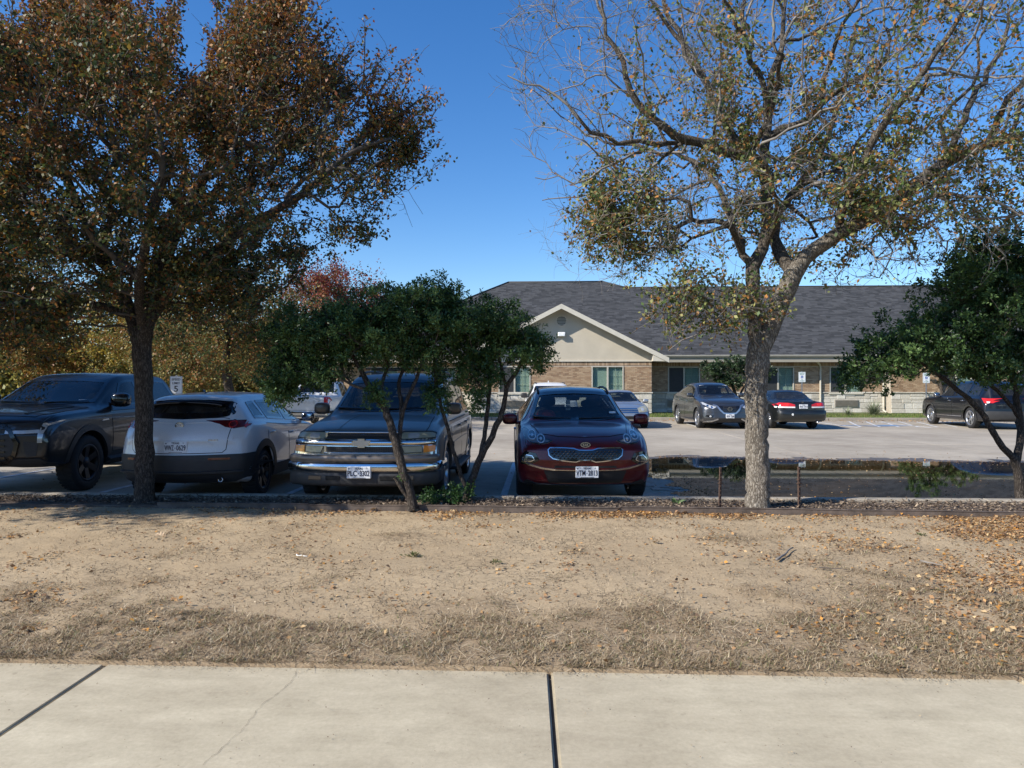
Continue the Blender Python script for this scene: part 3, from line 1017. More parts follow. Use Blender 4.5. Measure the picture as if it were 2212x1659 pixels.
# mulch bed
M['mulch'] = plain('shredded_mulch', (.13, .095, .07), 1, var=.5, scale=25, bump=.8)
vs, nbx = [], 240
for i in range(nbx + 1):
    x = X0 + (X1 - X0) * i / nbx
    for j in range(9):
        f = j / 8
        y = edge_y(x) + .02 + (KY0 - .0 - edge_y(x) - .02) * f
        vs.append((x, y, .075 + .015 * math.sin(math.pi * f) + .012 * nz(x, y, 5, 4)))
bed = np_mesh('mulch_bed', vs, [(i * 9 + j, (i + 1) * 9 + j, (i + 1) * 9 + j + 1, i * 9 + j + 1) for i in range(nbx) for j in range(8)], None, True)
struct(link('mulch_bed', bed, M['mulch']))
# near side: lawn strip behind the photographer's sidewalk
struct(MB().box(-60, 60, -20, 1.69, -.08, -.01).build('lawn', M['far_grass']))
struct(MB().box(-60, -12.49, 3.99, 9.4, -.08, .03).build('lawn', M['far_grass']))
struct(MB().box(11.49, 60, 3.99, 9.4, -.08, .03).build('lawn', M['far_grass']))

# puddle along the kerb
def water():
    m, n, b = _new('brown_rain_water')
    v = _coord(n)
    n.links.new(_ramp(n, _noise(n, v, .8, 4), [(.3, (.020, .013, .006)), (.7, (.040, .026, .012))]), b.inputs['Base Color'])
    b.inputs['Roughness'].default_value = .02
    b.inputs['IOR'].default_value = 1.33
    b.inputs['Specular IOR Level'].default_value = .5
    _bump(n, b, _noise(n, _coord(n, (1, .35, 1)), 7, 3), .012, .02)
    return m
outl = []
for u, v in ((1485, 1077), (1452, 1068), (1478, 1058), (1436, 1049), (1452, 1042), (1420, 1036), (1398, 1026), (1396, 1012), (1400, 1000), (1390, 994), (1420, 991), (1470, 988), (1560, 990), (1680, 993), (1800, 995), (1960, 997), (2100, 999), (2230, 1000), (2500, 1003)):
    p = gnd(u, v); outl.append((p.x, p.y))
p = outl[-1]
outl += [(p[0] + 2.2, p[1] - 1), (p[0] + 3.2, p[1] - 3), (p[0] + 2.6, KY1 + .002), (outl[0][0] + .02, KY1 + .002)]
dense = []
for (a, b), (c, d) in zip(outl, outl[1:] + outl[:1]):
    k = max(1, int(math.hypot(c - a, d - b) / .12))
    for i in range(k):
        x, y = a + (c - a) * i / k, b + (d - b) * i / k
        e = .10 if y > KY1 + .1 else 0
        dense.append((x + e * nz(x, y, 3, 2) * 2, max(KY1 + .002, y + e * nz(x, y, 3.3, 8) * 2)))
PP = [(x, y) for x, y in dense]
gx_, gy_ = np.meshgrid(np.arange(1.2, 17, .07), np.arange(KY1 + .002, 17, .07))
ins = pip(PP, gx_.ravel() + .035, gy_.ravel() + .035).reshape(gx_.shape)
pid = {}; pv = []; pf = []
for j, i in zip(*np.where(ins)):
    q = []
    for dx, dy in ((0, 0), (1, 0), (1, 1), (0, 1)):
        k = (i + dx, j + dy)
        if k not in pid:
            pid[k] = len(pv); pv.append((1.2 + k[0] * .07, KY1 + .002 + k[1] * .07, .0085))
        q.append(pid[k])
    pf.append(q)
puddle = link('puddle', np_mesh('puddle', pv, pf), water())
struct(puddle)
wet = ins.copy()
nzf = np.array([[noise.noise(Vector((x * 1.7, y * 2.3, 4.2))) + .5 * noise.noise(Vector((x * 6, y * 7, 9.1))) for x in gx_[0]] for y in gy_[:, 0]])
for it in range(12):
    g = wet.copy()
    g[1:] |= wet[:-1]; g[:-1] |= wet[1:]; g[:, 1:] |= wet[:, :-1]; g[:, :-1] |= wet[:, 1:]
    wet = wet | (g & (nzf > -.55 + it * .09))
wv, wid_, wf_ = [], {}, []
for j, i in zip(*np.where(wet)):
    q = []
    for dx, dy in ((0, 0), (1, 0), (1, 1), (0, 1)):
        k = (i + dx, j + dy)
        if k not in wid_:
            wid_[k] = len(wv); wv.append((1.2 + k[0] * .07, KY1 + .003 + k[1] * .07, .0055))
        q.append(wid_[k])
    wf_.append(q)
M['wet'] = concrete('wet_concrete', (.15, .125, .10), (.09, .075, .06), 1.5, .8, .1, .45)
struct(link('damp_rim', np_mesh('damp_rim', wv, wf_), M['wet']))
PUDDLE = dense

# ------------------------------------------------------------------ the brick building
M['mortar'] = plain('mortar', (.42, .37, .30), .95, bump=.2)
M['brick'] = attrmat('tan_brick', .9, base=[(0, (.26, .165, .10)), (.35, (.40, .27, .165)), (.7, (.47, .34, .22)), (1, (.34, .21, .125))])
M['brick_field'] = attrmat('tan_brick_field', .9)
M['stone'] = attrmat('pale_limestone', .9, base=[(0, (.44, .40, .33)), (.5, (.58, .54, .46)), (1, (.66, .62, .54))], nscale=9, bump=.5)
M['stucco'] = plain('cream_stucco', (.50, .445, .35), .9, var=.06, scale=1.5, bump=.15)
M['trim'] = plain('cream_painted_trim', (.56, .52, .43), .6, var=.06, scale=3)
M['fascia'] = plain('shaded_eave_trim', (.33, .30, .24), .6, var=.06, scale=3)  # trim colour darkened to stand for shade under gutter and roof edge
M['frame'] = plain('almond_window_frame', (.48, .45, .38), .5, var=.05)
M['win_glass'] = glass('window_glass', (.88, .94, .91), .02)
M['screen'] = plain('insect_screen', (.030, .032, .034), .6)
M['blind'] = plain('green_grey_blind', (.66, .73, .66), .6, var=.08)
M['shingle'] = attrmat('grey_asphalt_shingle', .95, base=[(0, (.024, .025, .027)), (.5, (.042, .043, .046)), (1, (.070, .071, .075))])
M['shingle_field'] = attrmat('grey_asphalt_shingle_field', .95)
M['grille'] = plain('air_conditioner_grille', (.36, .33, .28), .6)
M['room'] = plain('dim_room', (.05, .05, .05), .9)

YG, YR, YEAVE = 36.1, 37.6, 36.85
bld = tag(empty('brick_building', (0, 0, 0)), 'single storey tan brick building with stone base and dark shingle roof', 'building')
ZB, ZS, ZT = .17, 1.20, 2.80                          # base, top of the stone, top of the brick
def gx(u, Y): return onY(u, 0, Y)[0]
XGL, XGR = gx(1018, YG), gx(1408, YG)
XWL = gx(690, YR)
YW = 37.0
X2L, X2R = gx(1925, 37.0), gx(2420, 37.0)                 # second wing on the right
XWR = X2R + 8
# windows: (x0, x1, wall plane)
WZ0, WZ1 = 1.19, 2.57
WIN = [(gx(1278, YG), gx(1347, YG), YG), (gx(1077, YG), gx(1146, YG), YG),
       (gx(1443, YR), gx(1512, YR), YR), (gx(1646, YR), gx(1715, YR), YR), (gx(1792, YR), gx(1861, YR), YR),
       (gx(930, YR), gx(985, YR), YR), (gx(800, YR), gx(860, YR), YR), (gx(2030, YW), gx(2100, YW), YW), (gx(2200, YW), gx(2270, YW), YW)]
SEG = [(XWL, XGL - .02, YR), (XGL, XGR, YG), (XGR + .02, X2L - .02, YR), (X2L, X2R, YW), (X2R + .02, XWR, YR)]
back = MB()
for x0, x1, Y in SEG:                                 # backing wall with the openings left out
    ws = sorted((a, b) for a, b, y in WIN if y == Y and x0 < a < x1)
    x = x0
    for a, b in ws:
        back.box(x, a, Y + .012, Y + .25, ZB - .3, ZT)
        back.box(a, b, Y + .012, Y + .25, ZB - .3, WZ0); back.box(a, b, Y + .012, Y + .25, WZ1, ZT)
        x = b
    back.box(x, x1, Y + .012, Y + .25, ZB - .3, ZT)
for x0, x1, Yw in ((XGL, XGR, YG), (X2L, X2R, YW)):   # the returns of the wings
    for x in (x0, x1):
        s = 1 if x == x0 else -1
        back.box(min(x, x + s * .2) + .012 * s, max(x, x + s * .2) + .012 * s, Yw + .26, YR + .02, ZB - .3, ZT)
wall = back.build('wall', M['mortar'], bld)

def blocked(x0, x1, z0, z1, Y):
    for a, b, y in WIN:
        if y == Y and x1 > a - .005 and x0 < b + .005 and z1 > WZ0 - .06 and z0 < WZ1 + .01: return True
    return False
BW, BH, MJ = .203, .0677, .010
bricks = []
def lay(x0, x1, Y, depth_axis=None):
    rows = int((ZT - .21 - ZS - .06) / BH)
    for r in range(rows):
        z = ZS + .06 + r * BH
        x = x0 - (BW / 2 if r % 2 else 0)
        while x < x1 - .03:
            a, b = max(x, x0), min(x + BW - MJ, x1)
            x += BW
            if b - a < .03: continue
            # cut the brick at openings
            if blocked(a, b, z, z + BH - MJ, Y):
                for wa, wb, wy in WIN:
                    if wy == Y and b > wa and a < wb:
                        if a < wa - .04: bricks.append((a, wa - .012, z, Y))
                        if b > wb + .04: bricks.append((wb + .012, b, z, Y, ))
                continue
            bricks.append((a, b, z, Y))
for x0, x1, Y in SEG: lay(x0, x1, Y)
# soldier course along the top
soldier = []
for x0, x1, Y in SEG:
    x = x0
    while x < x1 - .02:
        soldier.append((x, min(x + .0577, x1), Y)); x += .0677
def vis_key(t):                                        # the gable wall above the cars shows its bricks largest
    a, b, z, Y = t
    return (Y != YG or a < gx(1150, YG) or a > XGR, -z)
bricks.sort(key=vis_key)
unit = MB().bbox(-.0965, .0965, 0, .05, 0, BH - MJ, .003).mesh('brick')
unit.materials.append(M['brick'])
bf = MB(); bcol = []
def shade_brick():
    t = random.random()
    c = np.array((.27, .17, .10)) * (1 - t) + np.array((.48, .35, .23)) * t
    return c * random.uniform(.9, 1.1)
for k, (a, b, z, Y) in enumerate(bricks):
    out = random.uniform(0, .004)
    if k < 300:
        o = link('brick', unit, None, bld, ((a + b) / 2, Y - out, z))
        o.scale.x = (b - a) / .193
    else:
        n0 = len(bf.v); bf.box(a, b, Y - out, Y + .05, z, z + BH - MJ); c = shade_brick()
        bcol += [c] * (len(bf.v) - n0)
for a, b, Y in soldier:
    n0 = len(bf.v); out = random.uniform(0, .004); bf.box(a, b, Y - out - .004, Y + .05, ZT - .205, ZT - .012); c = shade_brick(); bcol += [c] * (len(bf.v) - n0)
for (x, s) in ((XGL, -1), (XGR, 1)):   # bricks of the returns
    for r in range(int((ZT - ZS - .06) / BH)):
        z = ZS + .06 + r * BH
        y = YG - (BW / 2 if r % 2 else 0)
        while y < YR:
            a, b = max(y, YG + .052), min(y + BW - MJ, YR); y += BW
            if b - a < .03: continue
            n0 = len(bf.v); bf.box(min(x, x - s * .05), max(x, x - s * .05), a, b, z, z + BH - MJ); c = shade_brick(); bcol += [c] * (len(bf.v) - n0)
me = bf.mesh('brickwork')
a_ = me.color_attributes.new('Col', 'FLOAT_COLOR', 'POINT')
cc = np.ones((len(bf.v), 4), dtype=np.float32); cc[:, :3] = np.array(bcol); a_.data.foreach_set('color', cc.ravel())
tag(link('brickwork', me, M['brick_field'], bld), kind='stuff')
# stone base: squared blocks of mixed lengths
def stones(x0, x1, Y, lim):
    z = ZB
    for h in (.22, .30, .19, .27):
        x = x0
        while x < x1 - .02:
            w = min(random.uniform(.28, .72), x1 - x)
            if x1 - x - w < .15: w = x1 - x
            hh = h
            zz = z
            parts = [(zz, hh)] if random.random() < .7 else [(zz, hh * .48), (zz + hh * .48, hh * .52)]
            for z0, h0 in parts:
                o = random.uniform(.012, .04)
                stone_list.append((x + .006, x + w - .006, z0 + .006, z0 + h0 - .006, Y, o))
            x += w
        z += h
stone_list = []
for x0, x1, Y in SEG: stones(x0, x1, Y, 0)
stone_list.sort(key=lambda t: (t[4] != YG, abs((t[0] + t[1]) / 2 - 8)))
sf = MB()
for k, (a, b, z0, z1, Y, o) in enumerate(stone_list):
    if k < 290: MB().bbox(a, b, Y - o, Y + .05, z0, z1, .012).build('stone', M['stone'], bld)
    else: sf.bbox(a, b, Y - o, Y + .05, z0, z1, .012)
if sf.v: tag(sf.build('stonework', M['stone'], bld), kind='stuff')
for (x, s) in ((XGL, -1), (XGR, 1)):
    z = ZB
    for h in (.22, .30, .19, .27):
        MB().bbox(min(x + s * .03, x - s * .05), max(x + s * .03, x - s * .05), YG + .052, YR - .05, z + .006, z + h - .006, .012).build('stone', M['stone'], bld)
        z += h
for x0, x1, Y in SEG:                                  # cap of the stone base
    x = x0 - (.05 if Y == YG else 0)
    xe = x1 + (.05 if Y == YG else 0)
    while x < xe - .05:
        MB().bbox(x + .004, min(x + .9, xe) - .004, Y - .06, Y + .05, ZS - .018, ZS + .045, .01).build('cap_stone', M['stone'], bld); x += .9

def window(x0, x1, Y, split_dark=True, bright=False):
    fr = MB(); t = .055
    fr.box(x0, x0 + t, Y - .03, Y + .06, WZ0, WZ1); fr.box(x1 - t, x1, Y - .03, Y + .06, WZ0, WZ1)
    fr.box(x0 + t, x1 - t, Y - .03, Y + .06, WZ0, WZ0 + t); fr.box(x0 + t, x1 - t, Y - .03, Y + .06, WZ1 - t, WZ1)
    xm = (x0 + x1) / 2
    fr.box(xm - .04, xm + .04, Y - .034, Y + .05, WZ0 + t, WZ1 - t)
    w = fr.build('window', M['frame'], bld)
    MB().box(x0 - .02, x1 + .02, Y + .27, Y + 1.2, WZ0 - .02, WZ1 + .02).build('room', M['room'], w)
    MB().box(x0 - .06, x1 + .06, Y - .075, Y + .02, WZ0 - .065, WZ0 - .004).build('sill', M['trim'], w)
    MB().box(x0 + t, xm - .04, Y + .018, Y + .024, WZ0 + t, WZ1 - t).build('pane', M['win_glass'], w)
    MB().box(xm + .04, x1 - t, Y + .018, Y + .024, WZ0 + t, WZ1 - t).build('pane', M['win_glass'], w)
    g = MB()
    g.box((xm + x1) / 2 - .012, (xm + x1) / 2 + .012, Y + .028, Y + .034, WZ0 + t, WZ1 - t)
    for k in (1, 2):
        z = WZ0 + (WZ1 - WZ0) * k / 3
        g.box(xm + .04, x1 - t, Y + .029, Y + .033, z - .010, z + .010)
    g.build('muntin', M['frame'], w)
    if not bright: MB().box(x0 + t, xm - .04, Y - .006, Y - .002, WZ0 + t, WZ1 - t).build('insect_screen', M['screen'], w)
    b = MB()
    z = WZ0 + .08
    while z < WZ1 - .08:
        b.add([(x0 + t, Y + .09, z), (x1 - t, Y + .09, z), (x1 - t, Y + .13, z + .035), (x0 + t, Y + .13, z + .035), (x0 + t, Y + .133, z + .031), (x1 - t, Y + .133, z + .031), (x1 - t, Y + .093, z - .004), (x0 + t, Y + .093, z - .004)], [(0, 1, 2, 3), (4, 5, 6, 7), (0, 7, 6, 1), (2, 5, 4, 3)])
        z += .05
    b.build('blind', M['blind'], w)
for i, (a, b, Y) in enumerate(WIN): window(a, b, Y, bright=(i == 0))

def ac(x0, x1, Y, z0=.45, z1=.86):
    g = MB().bbox(x0, x1, Y - .06, Y + .02, z0, z1, .008).build('air_conditioner_grille', M['grille'], bld)
    s = MB()
    k = 11
    for i in range(k):
        z = z0 + .04 + (z1 - z0 - .08) * i / k
        s.add([(x0 + .04, Y - .062, z), (x1 - .04, Y - .062, z), (x1 - .04, Y - .09, z + .018), (x0 + .04, Y - .09, z + .018), (x1 - .04, Y - .062, z + .024), (x0 + .04, Y - .062, z + .024)], [(0, 1, 2, 3), (3, 2, 4, 5)])
    s.build('louvre', M['grille'], g)
ac(gx(1087, YG), gx(1137, YG), YG); ac(gx(1440, YR), gx(1490, YR), YR); ac(gx(1660, YR), gx(1710, YR), YR); ac(gx(1802, YR), gx(1854, YR), YR); ac(gx(1290, YG), gx(1340, YG), YG)

# main roof: one front slope laid with shingles
ZE, SL = 3.14, .5
def roofz(y): return ZE + SL * (y - YEAVE)
def hit_roof(u, v):                                    # where the sight line meets the slope
    a = (u - CX) / F; dx, dy, dz = a * CA - SA, a * SA + CA, -(v - HOR) / F
    t = (ZE - SL * YEAVE - CAMH) / (dz - SL * dy)
    return (dx * t, dy * t)
XL_, XR_ = gx(700, YEAVE), XWR + .5
A1, A2, A3 = hit_roof(1098, 611), hit_roof(1302, 609), hit_roof(1352, 622)
RY = A3[1]
front = [(XL_, YEAVE), (XR_, YEAVE), (XR_, RY), (A3[0], RY), A2, (A1[0], A2[1])]
rf = MB()
rf.add([(x, y, roofz(y) - .03) for x, y in front] , [tuple(range(6))])
rf.add([(XR_, RY, roofz(RY) - .03), (XR_, RY + 9, ZE), (A3[0], RY + 9, ZE), (A3[0], RY, roofz(RY) - .03)], [(0, 1, 2, 3)])
zz = roofz(A2[1]) - .03
rf.add([(A1[0], A2[1], zz), (A2[0], A2[1], zz), (A2[0] + 2, A2[1] + 9, ZE), (A1[0], A2[1] + 9, ZE)], [(0, 1, 2, 3)])
rf.add([(A2[0], A2[1], zz), (A3[0], RY, roofz(RY) - .03), (A3[0] + 3, A2[1] + 9, ZE)], [(0, 1, 2)])
rf.add([(XL_, YEAVE, ZE - .03), (A1[0], A2[1], zz), (XL_, A2[1] + 9, ZE - .03)], [(0, 1, 2)])
roof = rf.build('roof', plain('roof_felt', (.05, .05, .055), .95), bld)
sh = []
EXP = .19
sl_len = math.hypot(1, SL)
y = YEAVE - .04
row = 0
def row_span(y):
    xl = XL_ + (A1[0] - XL_) * max(0, (y - YEAVE)) / (A2[1] - YEAVE)
    xr = XR_ if y <= RY else A2[0] + (A3[0] - A2[0]) * (A2[1] - y) / max(.01, A2[1] - RY)
    return xl, xr
while y < A2[1] - .05:
    xl, xr = row_span(y + .08)
    x = xl - random.random() * .3
    while x < xr:
        w = random.uniform(.20, .40)
        a, b = max(x, xl), min(x + w, xr)
        if b - a > .03: sh.append((a, b, y, random.random()))
        x += w
    y += EXP / sl_len; row += 1
sh.sort(key=lambda t: (not (gx(1240, 38) < t[0] < gx(1640, 38)), t[2]))
def shingle_geo(a, b, y, t, mb):
    y1 = y + EXP / sl_len + .05
    th = .012 + .012 * (t > .5)
    mb.add([(a, y, roofz(y) - .02), (b - .004, y, roofz(y) - .02), (b - .004, y, roofz(y) + th), (a, y, roofz(y) + th), (b - .004, y1, roofz(y1) + .001), (a, y1, roofz(y1) + .001)], [(0, 1, 2, 3), (3, 2, 4, 5), (0, 3, 5), (1, 4, 2)])
sfm = MB(); scol = []
for k, (a, b, y, t) in enumerate(sh):
    if k < 300:
        mb = MB(); shingle_geo(a, b, y, t, mb); mb.build('shingle', M['shingle'], roof)
    else:
        n0 = len(sfm.v); shingle_geo(a, b, y, t, sfm)
        c = np.array((.023, .024, .026)) * (1 - t) + np.array((.070, .071, .075)) * t
        scol += [c] * (len(sfm.v) - n0)
me = bpy.data.meshes.new('shingle_field'); me.from_pydata(sfm.v, [], sfm.f)
a_ = me.color_attributes.new('Col', 'FLOAT_COLOR', 'POINT')
cc = np.ones((len(sfm.v), 4), dtype=np.float32); cc[:, :3] = np.array(scol); a_.data.foreach_set('color', cc.ravel())
tag(link('shingle_field', me, M['shingle_field'], roof), kind='stuff')
for (xa, ya), (xb, yb) in (((A1[0], A2[1]), A2), (A2, A3), (A3, (XR_, RY)), ((XL_, YEAVE), (A1[0], A2[1]))):   # ridge and hip caps
    P0, P1 = Vector((xa, ya, roofz(ya) + .01)), Vector((xb, yb, roofz(yb) + .01))
    MB().tube([P0, P1], .07, 6).build('ridge_cap', M['shingle'], roof)
# eaves: soffit, fascia, gutter
for x0, x1 in ((XL_, XGL - .3), (XGR + .42, XR_)):
    MB().box(x0, x1, YEAVE + .02, YR + .1, ZT, ZT + .03).build('soffit', M['fascia'], bld)
    MB().box(x0, x1, YEAVE - .02, YEAVE + .018, ZT - .02, ZE - .035).build('fascia', M['fascia'], bld)
    g = MB()
    prof = [(0, 0), (0, -.12), (-.07, -.12), (-.11, -.05), (-.12, 0), (-.11, 0), (-.10, -.05), (-.065, -.11), (-.01, -.11), (-.01, 0)]
    g.add([(x0, YEAVE - .022 + p[0], ZE - .005 + p[1]) for p in prof] + [(x1, YEAVE - .022 + p[0], ZE - .005 + p[1]) for p in prof], [(i, (i + 1) % 10, 10 + (i + 1) % 10, 10 + i) for i in range(10)])
    g.build('gutter', M['fascia'], bld)
    MB().box(x0, x1, YEAVE - .146, YEAVE - .136, ZE - .022, ZE + .004).build('gutter_lip', M['trim'], bld)  # only the lip keeps the light trim colour, standing for its sunlit edge

def gable(xl, xr, Yw, zpk_u):
    xc = (xl + xr) / 2
    over = .62
    half = (xr - xl) / 2 + .75
    zp = zpk_u
    zr = lambda x: zp - abs(x - xc) * (zp - (ZT + .16)) / half
    hw = (xr - xl) / 2 + .02
    # stucco field with its lower trim
    MB().prism([(xc - hw, ZT + .055), (xc + hw, ZT + .055), (xc + hw, zr(xc + hw) - .05), (xc, zp - .05), (xc - hw, zr(xc - hw) - .05)], Yw - .015, Yw + .2).build('gable', M['stucco'], bld)
    MB().box(xc - hw - .02, xc + hw + .02, Yw - .06, Yw + .1, ZT - .008, ZT + .055).build('trim_board', M['trim'], bld)
    # slopes, soffits and rake boards
    ym = YEAVE + (zp - ZE) / SL + .3
    for s in (-1, 1):
        xo = xc + s * half
        z0, z1 = zr(xo), zp
        MB().add([(xo, Yw - over, z0), (xc, Yw - over, z1), (xc, ym, z1), (xo, YEAVE, z0), (xo, Yw - over, z0 - .04), (xc, Yw - over, z1 - .04), (xc, ym, z1 - .04), (xo, YEAVE, z0 - .04)],
                 [(0, 1, 2, 3), (4, 7, 6, 5), (0, 4, 5, 1), (3, 2, 6, 7), (0, 3, 7, 4)]).build('gable_roof', M['shingle'], bld)
        MB().add([(xo, Yw - over - .03, z0 - .0), (xc, Yw - over - .03, z1 - .0), (xc, Yw - over - .03, z1 - .24), (xo, Yw - over - .03, z0 - .24), (xo, Yw - over, z0), (xc, Yw - over, z1), (xc, Yw - over, z1 - .24), (xo, Yw - over, z0 - .24)],
                 [(0, 1, 2, 3), (4, 7, 6, 5), (0, 4, 5, 1), (3, 2, 6, 7), (0, 3, 7, 4)]).build('rake_board', M['trim'], bld)
        MB().add([(xo, Yw - over + .002, z0 - .12), (xc, Yw - over + .002, z1 - .12), (xc, Yw + .1, z1 - .12), (xo, Yw + .1, z0 - .12), (xo, Yw - over + .002, z0 - .10), (xc, Yw - over + .002, z1 - .10), (xc, Yw + .1, z1 - .10), (xo, Yw + .1, z0 - .10)],
                 [(0, 3, 2, 1), (4, 5, 6, 7)]).build('soffit', M['trim'], bld)
        # boxed eave return
        xi = xc + s * (half - .78)
        MB().prism([(xi, ZT + .0), (xo, ZT - .02), (xo, z0 - .1), (xi, zr(xi) - .26)], Yw - over + .01, Yw - .02).build('eave_return', M['trim'], bld)
        MB().box(min(xo, xo + s * .02), max(xo, xo + s * .02), Yw - over, YEAVE, ZT - .02, z0).build('fascia', M['trim'], bld)
    return xc, zp
gc, gz = gable(XGL, XGR, YG, 5.66)
# round louvred vent and the flood light below it
vx, vz = onY(1213, 693, YG)
v = MB(); oo = disc(0, 0, .32, None, 28); ii = disc(0, 0, .24, None, 28)
v.add([(vx + a, YG - .07, vz + b) for a, b in oo] + [(vx + a, YG - .07, vz + b) for a, b in ii] + [(vx + a, YG - .01, vz + b) for a, b in oo] + [(vx + a, YG - .01, vz + b) for a, b in ii],
      [(i, (i + 1) % 28, 28 + (i + 1) % 28, 28 + i) for i in range(28)] + [(i, 56 + i, 56 + (i + 1) % 28, (i + 1) % 28) for i in range(28)] + [(28 + i, 28 + (i + 1) % 28, 84 + (i + 1) % 28, 84 + i) for i in range(28)])
vent = v.build('gable_vent', M['stucco'], bld)
MB().prism([(vx + a, vz + b) for a, b in disc(0, 0, .245, None, 28)], YG - .02, YG - .016).build('vent_back', M['room'], vent)
for k in range(6):
    z = vz - .20 + k * .075
    w = math.sqrt(max(.001, .235 ** 2 - (z + .02 - vz) ** 2))
    MB().add([(vx - w, YG - .065, z), (vx + w, YG - .065, z), (vx + w, YG - .02, z + .055), (vx - w, YG - .02, z + .055)], [(0, 1, 2, 3)]).build('louvre', M['stucco'], vent)
# downspouts
def spout(x, Y, zt=ZT - .05):
    MB().tube([(x - .35, Y - .55, zt + .12), (x - .30, Y - .5, zt + .02), (x - .04, Y - .14, zt - .1), (x, Y - .085, zt - .25), (x, Y - .085, ZB + .2), (x, Y - .12, ZB + .1), (x + .02, Y - .35, ZB + .04)], .05, 8).build('downspout', M['trim'], bld)
spout(XGR + .10, YR - .0); spout(gx(1771, YR), YR); spout(X2L - .14, YR)

lx, lz = onY(1213, 723, YG)
wl_ = tag(empty('wall_light', (lx, YG - .02, lz)), 'white box flood light under the round vent on the cream gable', 'light')
MB().bbox(-.19, .19, -.22, -.03, -.10, .12, .03).build('housing', plain('white_enamel', (.75, .75, .73), .4), wl_)
MB().bbox(-.08, .08, -.03, .01, -.06, .08, .01).build('bracket', M['trim'], wl_)
MB().bbox(-.16, .16, -.226, -.19, -.085, .05, .01).build('diffuser', plain('frosted_lens', (.82, .84, .84), .25), wl_)
# lawn before the building
LW = np.array([(-30, LOT1 + .16), (40, LOT1 + .16)])
struct(MB().add([(-34, LOT1 + .17, .10), (48, LOT1 + .17, .10), (48, YR + 1, .19), (-34, YR + 1, .19)], [(0, 1, 2, 3)]).build('building_lawn', plain('short_green_grass', (.10, .12, .035), .95, var=.5, scale=3, bump=.5)))
# ------------------------------------------------------------------ trees and shrubs
M['bark_pale'] = bark('pale_scaly_bark', (.25, .215, .175), (.52, .475, .41), 20, 1.0)
M['bark_dark'] = bark('dark_furrowed_bark', (.075, .062, .052), (.17, .145, .125), 22, .9)
M['twig'] = plain('grey_twig_bark', (.205, .185, .165), .9, var=.3, scale=12)
M['twig_dark'] = plain('dark_twig_bark', (.085, .070, .058), .9, var=.3, scale=12)
M['leaf'] = leafmat('autumn_leaf', .55, .30)
M['laurel_leaf'] = leafmat('glossy_evergreen_leaf', .42, .25, .35)

